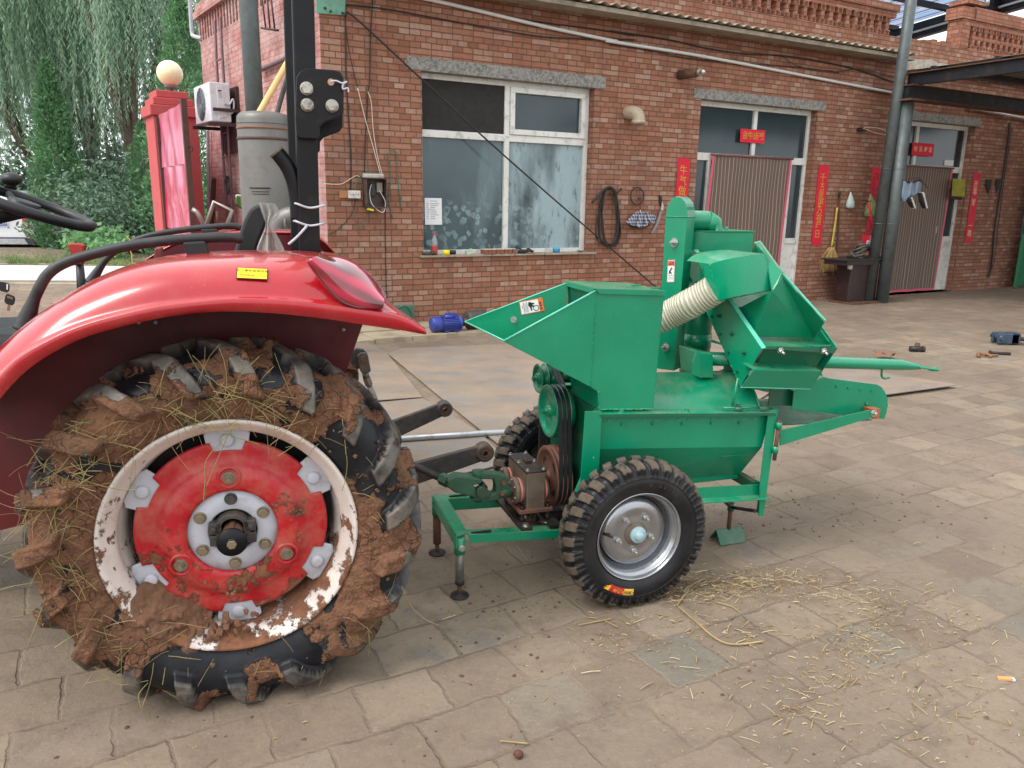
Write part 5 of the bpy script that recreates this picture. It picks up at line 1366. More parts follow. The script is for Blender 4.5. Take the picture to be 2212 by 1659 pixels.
# ---- feed chute and box
Yn = 0.22; lipN = MP(e4(480, 680), Yn); lipF = MP(e4(80, 485), 0.70)
tl = MP(e4(1420, 165), Yn); tr2 = MP(e4(2120, 190), Yn); br = MP(e4(2005, 1380), Yn); bl = MP(e4(1455, 1385), Yn); el = MP(e4(1445, 1200), Yn); kn_ = MP(e4(1365, 1150), Yn)
YF = 0.50
tlF = MX(e4(1130, 95), tl.x); YF = tlF.y
hop = gpart(MB().prism([(tl.x, tl.z), (tr2.x, tr2.z), (br.x, br.z), (bl.x, bl.z), (el.x, el.z), (kn_.x, kn_.z)], Yn, Yn + 0.003), 'feed_box', bev=0.0)
m = MB().prism([(lipN.x, lipN.z), (tl.x - 0.001, tl.z), (kn_.x - 0.001, kn_.z)], Yn - 0.001, Yn + 0.002)           # near cheek of the chute
farL = (lipF.x, lipF.y, lipF.z); farT = (tl.x, YF, tl.z); farK = (kn_.x, YF, kn_.z)
m.sheet([farL, farT, farK], 0.003)
m.sheet([(lipN.x, Yn, lipN.z - 0.001), farL, farK, (kn_.x, Yn, kn_.z)], 0.003)
ch = gpart(m, 'feed_chute', par=mach)
m = MB().tube([(lipN.x, Yn - 0.001, lipN.z), (tl.x, Yn - 0.001, tl.z)], 0.0035, 6); m.tube([farL, farT], 0.0035, 6); m.tube([(lipN.x, Yn, lipN.z), farL], 0.003, 6)
gpart(m, 'rolled_edge', mat('pale_green_edge', (96, 196, 168), 0.35, var=0.15, scale=20), ch)  # edges in a paler green than the sheet
# rest of the box: back, right end, lower throat floor, lid with turned edges
m = MB(); m.sheet([(tr2.x, Yn, tr2.z), (tr2.x, YF + 0.02, tr2.z), (br.x, YF + 0.02, br.z), (br.x, Yn, br.z)], 0.003)
m.sheet([(tl.x, YF + 0.0, tl.z), (tr2.x, YF + 0.02, tr2.z), (br.x, YF + 0.02, br.z), (bl.x, YF, bl.z)], 0.003)
m.sheet([(kn_.x, Yn, kn_.z), (kn_.x, YF, kn_.z), (el.x, YF, el.z), (el.x, Yn, el.z)], 0.003); m.sheet([(el.x, Yn, el.z), (el.x, YF, el.z), (bl.x, YF, bl.z), (bl.x, Yn, bl.z)], 0.003)
gpart(m, 'box_walls', M_GRN, hop)
m = MB(); lz = 0.006
m.sheet([(tl.x - 0.004, Yn - 0.004, tl.z + lz), (tr2.x + 0.004, Yn - 0.004, tr2.z + lz), (tr2.x + 0.004, YF + 0.02, tr2.z + lz), (tl.x - 0.004, YF + 0.01, tl.z + lz)], 0.003)
m.sheet([(tl.x + 0.012, Yn - 0.005, tl.z - 0.012), (tr2.x, Yn - 0.005, tr2.z - 0.010), (tr2.x + 0.004, Yn - 0.005, tr2.z + lz), (tl.x - 0.004, Yn - 0.005, tl.z + lz)], 0.003)
m.sheet([(tl.x - 0.005, Yn - 0.004, tl.z + lz), (tl.x - 0.005, YF + 0.01, tl.z + lz), (tl.x - 0.005, YF + 0.01, tl.z - 0.012), (tl.x - 0.005, Yn + 0.03, tl.z - 0.012)], 0.003)
gpart(m, 'lid', par=hop)
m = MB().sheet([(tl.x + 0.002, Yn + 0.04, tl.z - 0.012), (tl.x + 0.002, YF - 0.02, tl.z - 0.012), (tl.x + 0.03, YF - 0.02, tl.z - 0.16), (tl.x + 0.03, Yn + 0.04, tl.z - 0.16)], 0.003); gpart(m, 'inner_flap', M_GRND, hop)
for p in (e4(1830, 138), e4(2030, 165)):
    q = MZ(p, tl.z + lz - 0.008); m = MB().obox((q.x, q.y, tl.z + lz + 0.001), (0.018, 0, 0), (0, 0.006, 0), (0, 0, 0.003)); gpart(m, 'hinge', par=hop)
# fan shaft tube under the chute
q0, q1 = MP(e4(960, 1000), 0.58), MP(e4(1150, 1075), 0.58)
gpart(MB().cyl((PXF + 0.05, SPy, SPz), (0.05, SPy, SPz - 0.01), 0.022, 14), 'elevator_shaft_tube', M_GRND)
bq = MP(e4(583, 464), 0.655); 
def far_at(p):      # point on the far cheek (a sloping plane)
    A, B, C_ = Vector(farL), Vector(farT), Vector(farK); n = (B - A).cross(C_ - A).normalized()
    d = ray(*p); dl = Vector((d.dot(MA.X), d.dot(MA.Y), d.z)); e = MA.loc(EYE); t = (A - e).dot(n) / dl.dot(n); return e + dl * t, n
bq, fn = far_at(e4(583, 464)); fn = fn if fn.y < 0 else -fn
bolt(bq + fn * 0.003, fn, ch, 0.0095, 0.008)
c4 = [far_at(e4(*p))[0] + fn * 0.002 for p in ((638, 285), (873, 233), (901, 376), (660, 416))]
M_ORG = mat('orange_label', (214, 110, 50), 0.5, var=0.03); M_PAPER = mat('white_paper', (226, 226, 224), 0.6, var=0.03)
def hand_icon(m, at, W, H):
    """a caught hand over a toothed wheel, beside an orange warning strip"""
    k = H / W
    def pl(pts, mi, d=0.0034): m.sheet([at(u, v, d) for u, v in pts], 0.0004, mi)
    pl([(.30, -.46), (.47, -.46), (.47, .46), (.30, .46)], 3, 0.0028)
    pl([(.345, .26), (.345, .02), (.43, .14)], 2, 0.0036)
    for v in (-.12, -.34):
        for du in (0, .045): pl([(.345 + du, v), (.375 + du, v), (.375 + du, v + .13), (.345 + du, v + .13)], 2, 0.0036)
    pl([(-.12, .32), (-.06, .36), (.04, .26), (.12, .24), (.13, .17), (.02, .12), (.10, .02), (.06, -.06), (-.01, .0), (-.0, -.26), (-.05, -.30), (-.08, -.05), (-.14, .1)], 2)
    n = 18
    ring = [(.17 + .115 * math.cos(2 * PI * i / n), -.16 + .115 / k * math.sin(2 * PI * i / n)) for i in range(n)]
    inn = [(.17 + .095 * math.cos(2 * PI * i / n), -.16 + .095 / k * math.sin(2 * PI * i / n)) for i in range(n)]
    for i in range(n):
        j = (i + 1) % n; pl([ring[i], ring[j], inn[j], inn[i]], 2)
        if i % 2 == 0: a = 2 * PI * i / n; pl([(.17 + .12 * math.cos(a - .1), -.16 + .12 / k * math.sin(a - .1)), (.17 + .14 * math.cos(a), -.16 + .14 / k * math.sin(a)), (.17 + .12 * math.cos(a + .1), -.16 + .12 / k * math.sin(a + .1))], 2)
    pl([(-.175, -.4), (-.170, -.4), (-.170, .4), (-.175, .4)], 2)
    for u, segs in ((-.22, ((.38, .20), (.14, -.2), (-.26, -.38))), (-.28, ((.30, .02), (-.04, -.3))), (-.34, ((.38, -.38),)), (-.40, ((.2, -.05),))):
        for a, b in segs: pl([(u, b), (u + .022, b), (u + .022, a), (u, a)], 4, 0.0033)
o_, ux_, uz_ = quad_frame(c4)
stick = put_label(ch, 'warning_label', c4, M_ORG, M_PAPER, [], M_INK, extra=hand_icon)
stick.data.materials.append(M_ORG); stick.data.materials.append(mat('grey_print', (120, 124, 132), 0.7))

# ---- lower casing, flange, drum cover
fl0, fl1 = MP(e4(1440, 1418), 0.205), MP((1672, 889), 0.205)
def fz(x): t = (x - fl0.x) / (fl1.x - fl0.x); return fl0.z + (fl1.z - fl0.z) * t
X0c, X1c = -0.09, fl1.x
cas = MB(); zt = lambda x: fz(x) - 0.006
f0, f1 = MP(c6(1060, 645), 0.225), MP(c8(1700, 100), 0.225)
def foldz(x): t = (x - f0.x) / (f1.x - f0.x); return f0.z + (f1.z - f0.z) * t
cas.sheet([(X0c, 0.225, zt(X0c)), (X1c, 0.225, zt(X1c)), (f1.x, 0.225, f1.z), (X0c, 0.225, foldz(X0c))], 0.003)
hb0 = MP(c8(1545, 290), 0.34); hb1 = MP(c8(900, 300), 0.34); xb0 = X0c + 0.06
cas.sheet([(X0c, 0.225, foldz(X0c)), (f1.x, 0.225, f1.z), (hb0.x, 0.34, hb0.z), (xb0, 0.34, hb0.z + 0.02)], 0.003)
cas.sheet([(f1.x, 0.225, f1.z), (f1.x, 0.675, f1.z), (hb0.x, 0.56, hb0.z), (hb0.x, 0.34, hb0.z)], 0.003)
cas.sheet([(X1c, 0.225, zt(X1c)), (X1c, 0.675, zt(X1c)), (f1.x, 0.675, f1.z), (f1.x, 0.225, f1.z)], 0.003)
cas.sheet([(X0c, 0.675, zt(X0c)), (X1c, 0.675, zt(X1c)), (f1.x, 0.675, f1.z), (X0c, 0.675, foldz(X0c))], 0.003)
cas.sheet([(X0c, 0.675, foldz(X0c)), (f1.x, 0.675, f1.z), (hb0.x, 0.56, hb0.z), (xb0, 0.56, hb0.z + 0.02)], 0.003)
cs = gpart(cas, 'lower_casing')
m = MB(); m.box(xb0 + 0.02, hb0.x - 0.0, 0.335, 0.56, hb0.z - 0.012, hb0.z + 0.012); gpart(m, 'casing_outlet', par=cs)
m = MB()
w0 = MP(c8(1420, 155), 0.268); w1_ = MP(c8(1605, 160), 0.268)
m.obox(((w0.x + w1_.x) / 2, 0.262, w0.z), ((w1_.x - w0.x) / 2, 0, 0), (0, 0.012, 0.0), (0, 0, 0.003)); gpart(m, 'inspection_flap_lip', par=cs)
# flange plate round the top of the casing with bolts
m = MB()
for ya, yb_ in ((0.192, 0.245), (0.66, 0.70)):
    m.add([(X0c - 0.005, ya, fz(X0c) - 0.005), (X1c, ya, fz(X1c) - 0.005), (X1c, yb_, fz(X1c) - 0.005), (X0c - 0.005, yb_, fz(X0c) - 0.005), (X0c - 0.005, ya, fz(X0c)), (X1c, ya, fz(X1c)), (X1c, yb_, fz(X1c)), (X0c - 0.005, yb_, fz(X0c))],
          [(0, 3, 2, 1), (4, 5, 6, 7), (0, 1, 5, 4), (2, 3, 7, 6), (1, 2, 6, 5), (3, 0, 4, 7)])
fl_ = gpart(m, 'flange', bev=0.001)
m = MB(); dz = 0.010
m.sheet([(X0c, 0.194, fz(X0c) - 0.006), (X1c, 0.194, fz(X1c) - 0.006), (X1c, 0.194, fz(X1c) - 0.013), (X0c, 0.194, fz(X0c) - 0.013)], 0.004); gpart(m, 'flange_lip', M_GRND, fl_)
for p in (e4(1600, 1400), e5(107, 677), e5(578, 669)):
    q = MZ(p, fz(0.3) + 0.006); bolt((q.x, 0.215, fz(q.x)), (0, 0, 1), fl_, 0.0095, 0.008, mt=M_GRN)
m = MB(); r = random.Random(2)
for i in range(15):
    x = -0.04 + i * 0.05 + r.uniform(-.008, .008); m.obox((x, 0.2225, fz(x) - 0.034), (r.uniform(.004, .012), 0, 0), (0, 0.002, 0), (0, 0, 0.0022))
gpart(m, 'tack_weld_row', mat('weld_green', (60, 140, 110), 0.5), cs)
# drum cover: half cylinder
Rd, cyd = 0.212, 0.45
zc0, zc1 = 0.562, 0.545; xd0, xd1 = 0.10, 0.66
rows = []
for i in range(13):
    t = i / 12; x = xd0 + (xd1 - xd0) * t; zc = zc0 + (zc1 - zc0) * t
    rows.append([(x, cyd - Rd * math.cos(R_(25 + 130 * j / 28)), zc + Rd * math.sin(R_(25 + 130 * j / 28))) for j in range(29)])
m = MB().grid(rows); e = [(xd1, y, z) for _, y, z in rows[-1]]; m.add(e, [tuple(range(len(e)))])
e = [(xd0, y, z) for _, y, z in rows[0]]; m.add(e, [tuple(range(len(e)))])
drum = gpart(m, 'drum_cover')
m = MB()
for x in (xd1 - 0.004,):
    m.tube([(x, cyd - (Rd + .004) * math.cos(R_(25 + 130 * j / 20)), zc1 + (Rd + .004) * math.sin(R_(25 + 130 * j / 20))) for j in range(21)], 0.005, 6)
gpart(m, 'cover_rim', par=drum)
# clamp rod on the flange and its two screw knobs
a, b = MP(e5(365, 658), 0.215), MP(e5(640, 652), 0.215)
gpart(MB().tube([a, b], 0.0045, 8), 'latch_rod', par=drum)
a, b = MP(e5(430, 650), 0.22), MP(e5(472, 440), 0.22)
gpart(MB().tube([a, b], 0.0055, 8), 'screen_stay', par=drum)
for p in (e5(470, 655), e5(652, 652)):
    q = MP(p, 0.21); m = MB().lathe([(0.0, 0.004), (0.015, 0.004), (0.018, 0.0), (0.018, -0.004)], (q.x, q.y, q.z), 'z', 18); m.hexbolt((q.x, q.y, q.z + 0.003), (0, 0, 1), 0.009, 0.014); gpart(m, 'wing_nut', M_GRND, drum)
# posts and rails of the frame
lpx = [MP(c6(*p), 0.196) for p in ((972, 440), (1062, 443), (1044, 800), (940, 800))]
lpx[2].z = lpx[3].z = 0.235
gpart(MB().prism([(p.x, p.z) for p in lpx], 0.194, 0.199), 'corner_post', bev=0.001)
m = MB().sheet([(lpx[1].x, 0.196, lpx[1].z), (lpx[1].x - 0.004, 0.24, lpx[1].z), (lpx[2].x - 0.004, 0.24, lpx[2].z), (lpx[2].x, 0.196, lpx[2].z)], 0.004); gpart(m, 'post_web')
rp = [MP(e5(*p), 0.20) for p in ((690, 690), (735, 690), (758, 668), (655, 1442), (608, 1428), (630, 1210), (652, 940))]
gpart(MB().prism([(rp[2].x - 0.03, rp[2].z), (rp[2].x, rp[2].z), (rp[3].x, rp[3].z), (rp[3].x - 0.022, rp[3].z + 0.004), (rp[5].x, rp[5].z), (rp[0].x, rp[0].z - 0.01)], 0.198, 0.203), 'corner_post', bev=0.001)
m = MB().sheet([(rp[2].x, 0.20, rp[2].z), (rp[2].x, 0.245, rp[2].z), (rp[3].x, 0.245, rp[3].z), (rp[3].x, 0.20, rp[3].z)], 0.004); gpart(m, 'post_web')
m = MB().box(rp[2].x - 0.04, rp[2].x, 0.62, 0.66, 0.2, rp[2].z); gpart(m, 'corner_post')
lr_ = [MP(c8(*p), 0.225) for p in ((1000, 386), (1682, 352), (1682, 428), (1000, 466))]
rl = gpart(MB().prism([(p.x, p.z) for p in lr_], 0.223, 0.228), 'lower_rail', bev=0.001)
a, b = lr_[3], lr_[2]
m = MB().sheet([(a.x, 0.228, a.z), (b.x + 0.02, 0.228, b.z), (b.x + 0.02, 0.180, b.z - 0.001), (a.x, 0.180, a.z - 0.001)], 0.005); gpart(m, 'rail_flange', par=rl, bev=0.001)
m = MB().box(hb0.x - 0.45, b.x, 0.62, 0.625, b.z, b.z + 0.05); gpart(m, 'lower_rail')
m = MB().box(b.x - 0.03, b.x - 0.0, 0.228, 0.62, b.z + 0.02, b.z + 0.06); gpart(m, 'cross_member', M_GRND)
q0, q1 = MP(e5(480, 1140), 0.5), MP(e5(620, 1200), 0.24)
m = MB().sheet([(q0.x, 0.5, q0.z), (q1.x, 0.24, q1.z), (q1.x, 0.24, q1.z - 0.04), (q0.x, 0.5, q0.z - 0.04)], 0.006); gpart(m, 'cross_member', M_GRND)
m = MB().box(-0.1, 0.1, 0.24, 0.66, 0.20, 0.26); gpart(m, 'axle_beam', M_GRND)
m = MB().box(-0.12, 0.66, 0.60, 0.64, 0.22, 0.27); gpart(m, 'far_rail', M_GRND)
# prop stand at the back
sY = 0.40
t0, t1 = MP(e5(427, 1300), sY), MP(e5(398, 1520), sY)
std = MB().cyl((t0.x, sY, t0.z), (t0.x - 0.002, sY, 0.055), 0.0095, 12).build('prop_stand', M_RUST, mach)
gpart(MB().cyl((t0.x, sY, t0.z - 0.03), (t0.x, sY, t0.z - 0.065), 0.0145, 14), 'stand_collar', M_GRND, std)
a = Vector((t0.x, sY, t0.z - 0.05)); b = MP(e5(598, 1405), 0.21); c = MP(e5(378, 1335), 0.30)
m = MB().tube([a, b], 0.0075, 8); m.tube([a, c], 0.0085, 8); m.build('stand_arm', M_BLKOX, std)
fx = t0.x - 0.002; m = MB()
for sg in (-1, 1): m.sheet([(fx - 0.065, sY, 0.058), (fx + 0.065, sY, 0.058), (fx + 0.065, sY + sg * 0.042, 0.003), (fx - 0.065, sY + sg * 0.042, 0.003)], 0.005)
f_ = gpart(m, 'stand_foot', M_GRND, std); f_.rotation_euler = (0, 0, 0)
# hinge pin at the right corner
a, b = MP(e5(772, 742), 0.19), MP(e5(735, 1035), 0.19)
hp = MB().tube([a, b], 0.0085, 10).build('hinge_pin', M_RUST, mach)
for p0, p1 in (((770, 760), (766, 808)), ((745, 935), (740, 985))):
    a, b = MP(e5(*p0), 0.19), MP(e5(*p1), 0.19); gpart(MB().tube([a, b], 0.0125, 12), 'hinge_knuckle', par=hp)

# ---- straw outlet pan with its strut
pn = [(875, 535), (1095, 432), (1135, 442), (1480, 486), (1512, 505), (1538, 540), (1556, 590), (1558, 640), (1545, 700), (1532, 737), (1420, 728), (862, 664)]
pw = TRX = [MP(e5(*p), 0.27) for p in pn]
pan = gpart(MB().prism([(p.x, p.z) for p in pw], 0.268, 0.272), 'outlet_pan', bev=0.0008)
m = MB().prism([(p.x, p.z) for p in pw], 0.668, 0.672); gpart(m, 'pan_far_wall', par=pan)
zf0, zf1 = pw[-1].z - 0.05, pw[-2].z - 0.012
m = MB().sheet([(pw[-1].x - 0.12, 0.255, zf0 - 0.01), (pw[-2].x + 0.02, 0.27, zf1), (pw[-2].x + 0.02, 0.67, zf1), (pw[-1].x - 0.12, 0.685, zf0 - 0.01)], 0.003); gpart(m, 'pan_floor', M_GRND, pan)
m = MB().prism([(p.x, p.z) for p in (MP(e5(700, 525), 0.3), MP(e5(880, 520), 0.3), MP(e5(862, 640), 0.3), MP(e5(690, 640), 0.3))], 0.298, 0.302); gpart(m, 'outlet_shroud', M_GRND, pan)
m = MB().sheet([(pw[0].x, 0.27, pw[0].z), (pw[0].x - 0.001, 0.67, pw[0].z), (pw[1].x, 0.67, pw[1].z), (pw[1].x, 0.27, pw[1].z)], 0.003); gpart(m, 'pan_top', par=pan)
sp_ = [MP(e5(*p), 0.215) for p in ((775, 820), (1425, 672), (1475, 690), (1468, 722), (1420, 733), (775, 930))]
st2 = gpart(MB().prism([(p.x, p.z) for p in sp_], 0.213, 0.218), 'pan_strut', bev=0.001)
rp2 = [MP(e5(*p), 0.235) for p in ((1418, 658), (1492, 660), (1475, 732), (1430, 730))]
MB().prism([(p.x, p.z) for p in rp2], 0.222, 0.266).build('rusty_spacer', mat('orange_rust', (168, 92, 56), 0.85, var=0.25, scale=20), pan)
q = MP(e5(1458, 694), 0.213); bolt((q.x, 0.213, q.z), (0, -1, 0), st2, 0.011, 0.009, 0.008)
q0, q1 = MP(e5(1410, 615), 0.262), MP(e5(1402, 665), 0.262); gpart(MB().tube([q0, q1], 0.004, 6), 'seam', M_GRND, pan)

# ---- tow bar over the drum
a, b = MP(e5(190, 297), 0.45), MP(e5(1640, 343), 0.45); c = MP(e5(1760, 356), 0.45); d = MP(e5(1890, 374), 0.45)
tow = gpart(MB().tube([a, a.lerp(b, 0.5), b, c, c.lerp(d, 0.3)], [0.030, 0.0275, 0.0255, 0.016, 0.010], 20), 'tow_bar')
m = MB().obox(c.lerp(d, 0.55), (d - c) * 0.5, (0, 0.022, 0), (0, 0, 0.005)); gpart(m, 'tow_tongue', par=tow, bev=0.004)
m = MB().lathe([(0.012, -0.006), (0.024, -0.006), (0.024, 0.006), (0.012, 0.006), (0.012, -0.006)], (d.x, 0.45, d.z), 'z', 24); gpart(m, 'tow_eye', par=tow)
hk = [MP(e5(*p), 0.45) for p in ((1517, 372), (1514, 418), (1522, 436), (1540, 443), (1572, 437))]
gpart(MB().tube(smoothpath(hk, 4), 0.005, 8), 'hook', par=tow)
sd0 = [MP(e5(*p), 0.36) for p in ((190, 250), (290, 265), (296, 440), (205, 440), (195, 330))]
gpart(MB().prism([(p.x, p.z) for p in sd0], 0.36, 0.52), 'tow_saddle', bev=0.004)
sd1 = [MP(e5(*p), 0.36) for p in ((165, 248), (190, 250), (205, 440), (132, 410), (140, 320))]
gpart(MB().prism([(p.x, p.z) for p in sd1], 0.355, 0.36), 'saddle_gusset')
q = MP(e5(418, 307), 0.42); bolt((q.x, 0.422, q.z), (0, -1, 0), tow, 0.011, 0.006, mt=M_RUST)
q0 = MP(e5(440, 310), 0.46); m = MB().box(q0.x - 0.02, q0.x + 0.03, 0.40, 0.50, 0.70, q0.z + 0.02); gpart(m, 'tow_bracket', M_GRND)

# ---- bucket elevator leg, turned on its own axis
EO = MA.w((0.395, 0.66, 0)); EL = Frame(EO, -31)
def EP(p, Y=0.0): return EL.P(p[0], p[1], Y)
def el2ma(mb): return moved(mb, lambda p: MA.loc(EL.w(p)))
topL, topR = EP(g7(333, 425)), EP(g7(572, 425)); botL, botR = EP(c7(258, 1043)), EP(c7(352, 1062))
botL.z = botR.z = 0.74
ctr = (topL.x + topR.x) / 2; rr_ = (topR.x - topL.x) / 2; zt_ = (topL.z + topR.z) / 2; apex = EP(g7(470, 203))
ry = apex.z - zt_
ol = [(botL.x, botL.z), (botR.x, botR.z), (topR.x, zt_)] + [(ctr + rr_ * math.cos(R_(a)), zt_ + ry * math.sin(R_(a))) for a in range(10, 180, 10)] + [(topL.x, zt_)]
m = el2ma(MB().prism(ol, 0.0, 0.10)); elev = gpart(m, 'elevator_leg', bev=0.002)
m = el2ma(MB().tube([(topL.x - 0.001, -0.001, zt_), (topR.x + 0.001, -0.001, zt_), (topR.x + 0.001, 0.10, zt_)], 0.0025, 5)); gpart(m, 'cap_seam', par=elev)
en = -EL.Y; enl = Vector((en.dot(MA.X), en.dot(MA.Y), 0))
for p in (g7(425, 705), c7(305, 922)):
    q = EP(p); bolt(MA.loc(EL.w(q)), enl + Vector((-0.35, 0, 0)), elev, 0.013, 0.012, 0.02)
c4 = [MA.loc(EL.w(EP(g7(*p), -0.001))) for p in ((362, 896), (436, 893), (428, 1137), (350, 1136))]
def person_icon(m, at, W, H):
    k = W / H
    def pl(pts, mi, d=0.0034): m.sheet([at(u, v, d) for u, v in pts], 0.0004, mi)
    pl([(-.46, .24), (.46, .24), (.46, .47), (-.46, .47)], 3, 0.0029)
    pl([(-.28, .28), (-.06, .28), (-.17, .43)], 2, 0.0038)
    for u in (.04, .22):
        for dv in (0, .06): pl([(u, .29 + dv), (u + .12, .29 + dv), (u + .12, .33 + dv), (u, .33 + dv)], 2, 0.0038)
    pl([(-.30, -.12), (-.20, -.14), (-.02, .02), (.08, .03), (.14, .14), (.04, .18), (-.06, .10), (-.22, .02)], 4); pl([(-.12, .0), (.1, -.06), (.14, -.14), (.04, -.14), (-.10, -.06)], 4)
    n = 14; ring = [(.12 + .14 * math.cos(2 * PI * i / n), .12 + .14 * k * math.sin(2 * PI * i / n)) for i in range(n)]; inn = [(.12 + .11 * math.cos(2 * PI * i / n), .12 + .11 * k * math.sin(2 * PI * i / n)) for i in range(n)]
    for i in range(n): pl([ring[i], ring[(i + 1) % n], inn[(i + 1) % n], inn[i]], 5)
    for v, w_ in ((-.20, .36), (-.28, .30), (-.36, .34)): pl([(-w_, v), (w_, v), (w_, v + .02), (-w_, v + .02)], 5)
s2 = put_label(elev, 'warning_label', c4, mat('pink_label_edge', (222, 196, 186), 0.5), M_PAPER, [], M_INK, extra=person_icon)
for mm in (mat('red_label', (206, 96, 74), 0.5), M_INK, mat('grey_print', (120, 124, 132), 0.7)): s2.data.materials.append(mm)
# delivery spout: cross tube with mitred elbow down into the box
yS = 0.72
a, b, c = MP(g7(560, 465), yS), MP(g7(780, 468), yS), MP(g7(800, 585), yS)
m = MB().tube([a, b], 0.043, 24, caps=False); gpart(m, 'delivery_tube')
m = MB().tube([b - Vector((0.004, 0, 0)), b + Vector((0.03, 0, -0.012)), b + Vector((0.042, 0, -0.05)), Vector((b.x + 0.042, yS, c.z - 0.005))], [0.044, 0.043, 0.043, 0.043], 24); gpart(m, 'delivery_elbow')
# separator box under it, curved on the left
bx0, bx1, bz1, bz0 = MP(g7(632, 590), 0.66).x, MP(g7(1295, 600), 0.66).x, MP(g7(1000, 590), 0.66).z, MP(g7(1000, 900), 0.66).z - 0.08
ol2 = [(bx1, 0.66), (bx1, 0.84), (bx0 + 0.06, 0.84)] + [(bx0 + 0.09 + 0.09 * math.cos(R_(a)), 0.75 + 0.09 * math.sin(R_(a))) for a in range(110, 271, 16)]
sepb = gpart(MB().slab(ol2, bz0, bz1), 'separator_box', bev=0.002)
m = MB().slab([(x * 1.0 + (0.004 if x > 0.5 else -0.004), y - 0.004) for x, y in ol2], bz1 + 0.001, bz1 + 0.005); gpart(m, 'box_rim', par=sepb)
for p in (g7(790, 565), g7(1000, 572)):
    q = MP(p, 0.74); m = MB().hexbolt((q.x, 0.74, bz1 + 0.004), (0, 0, 1), 0.010, 0.010); m.cyl((q.x, .74, bz1 + .004), (q.x, .74, bz1 + .02), 0.005, 8); gpart(m, 'rim_bolt', par=sepb)
a, b = MP(c7(492, 780), 0.70), MP(c7(480, 1055), 0.70)
cyc = gpart(MB().cyl((a.x, 0.72, 0.70), (a.x, 0.72, bz0 + 0.05), 0.066, 30), 'down_pipe')
q = MP(c7(520, 890), 0.66); gpart(MB().lathe([(0.066, -0.035), (0.0685, -0.035), (0.0685, 0.028), (0.066, 0.028)], (a.x, 0.72, q.z), 'z', 30), 'pipe_band', par=cyc)
a, b = MP(c7(555, 888), 0.645), MP(c7(640, 912), 0.60); m = MB().tube([a, b, MP(c7(640, 945), 0.60)], 0.006, 8); gpart(m, 'pipe_stay', par=cyc)

# ---- sloping screen trough: side plates in planes of constant X
TX0 = MP(c7(830, 930), 0.15).x; TX1 = MP(c7(1240, 925), 0.15).x
C_, D_, A_, B_ = [MX(c7(*p), TX0) for p in ((830, 930), (715, 1137), (460, 392), (405, 455))]
Cr, Dr, Ar = [MX(c7(*p), TX1) for p in ((1240, 925), (1095, 1150), (822, 345))]
Br = Vector((TX1, B_.y + 0.04, B_.z + 0.02))
scr = gpart(MB().sheet([A_, B_, D_, C_], 0.004), 'screen_trough')
gpart(MB().sheet([Ar, Br, Dr, Cr], 0.004), 'trough_side', par=scr)
fl = MB(); nrm = (C_ - A_).cross(Vector((1, 0, 0))).normalized()
fl.sheet([A_, C_, C_ + Vector((0.02, 0, 0)), A_ + Vector((0.02, 0, 0))], 0.003); gpart(fl, 'turned_edge', mat('pale_green_edge', (96, 196, 168), 0.35), scr)
# floor
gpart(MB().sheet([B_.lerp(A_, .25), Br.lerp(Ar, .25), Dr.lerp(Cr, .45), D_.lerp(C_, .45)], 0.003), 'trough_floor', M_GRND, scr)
def mesh_mat():
    n = N('woven_screen'); v = n.map((1, 1, 1), (0, 0, R_(45)))
    ck = n.n('TexChecker'); ck.inputs['Scale'].default_value = 260; n.l(n.map((1, 1, 1), (R_(35), 0.4, 0.6)), ck.inputs[0])
    n.set(base=n.mix(ck.outputs['Fac'], lin((8, 62, 44)), lin((16, 124, 88))), rough=0.5); return n.m
m0, m1 = MP(c7(838, 935), 0.20), MP(c7(1190, 938), 0.20); m2, m3 = MP(c7(1105, 1050), 0.235), MP(c7(790, 1047), 0.235)
gpart(MB().sheet([m0, m1, m2, m3], 0.003), 'screen_mesh', mesh_mat(), scr)
lo = [MP(c7(*p), 0.19) for p in ((715, 1140), (1096, 1150))]; hi = [MP(c7(*p), 0.155) for p in ((785, 1047), (1152, 1052))]
lip_ = gpart(MB().sheet([lo[0], lo[1], hi[1], hi[0]], 0.003), 'outlet_lip', par=scr)
gpart(MB().tube([lo[0], lo[1]], 0.003, 6), 'lip_edge', mat('pale_green_edge', (96, 196, 168), 0.35), lip_)
gpart(MB().sheet([hi[0], hi[1], hi[1] + Vector((0, 0.075, 0.012)), hi[0] + Vector((0, 0.075, 0.012))], 0.003), 'outlet_sill', par=scr)
tp = [MP(c7(800, 884), 0.27), MP(c7(1195, 897), 0.27), MP(c7(1206, 917), 0.15), MP(c7(832, 932), 0.15)]
gpart(MB().sheet([tp[0], tp[1], tp[2], tp[3]], 0.003), 'top_strip', par=scr)
vs = [MP(c7(*p), 0.142) for p in ((858, 917), (1241, 925), (1222, 957), (845, 930))]
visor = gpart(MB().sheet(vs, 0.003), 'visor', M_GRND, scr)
for p in (c7(930, 938), c7(1165, 942)):
    q = MP(p, 0.138); bolt(q, (0.1, -1, -0.5), visor, 0.009, 0.009, 0.016)
for p in ((598, 752), (667, 850), (735, 952)):
    q = MX(c7(*p), TX0 - 0.003); bolt(q, (-1, 0, 0), scr, 0.006, 0.008, 0.008, mt=M_GRND)
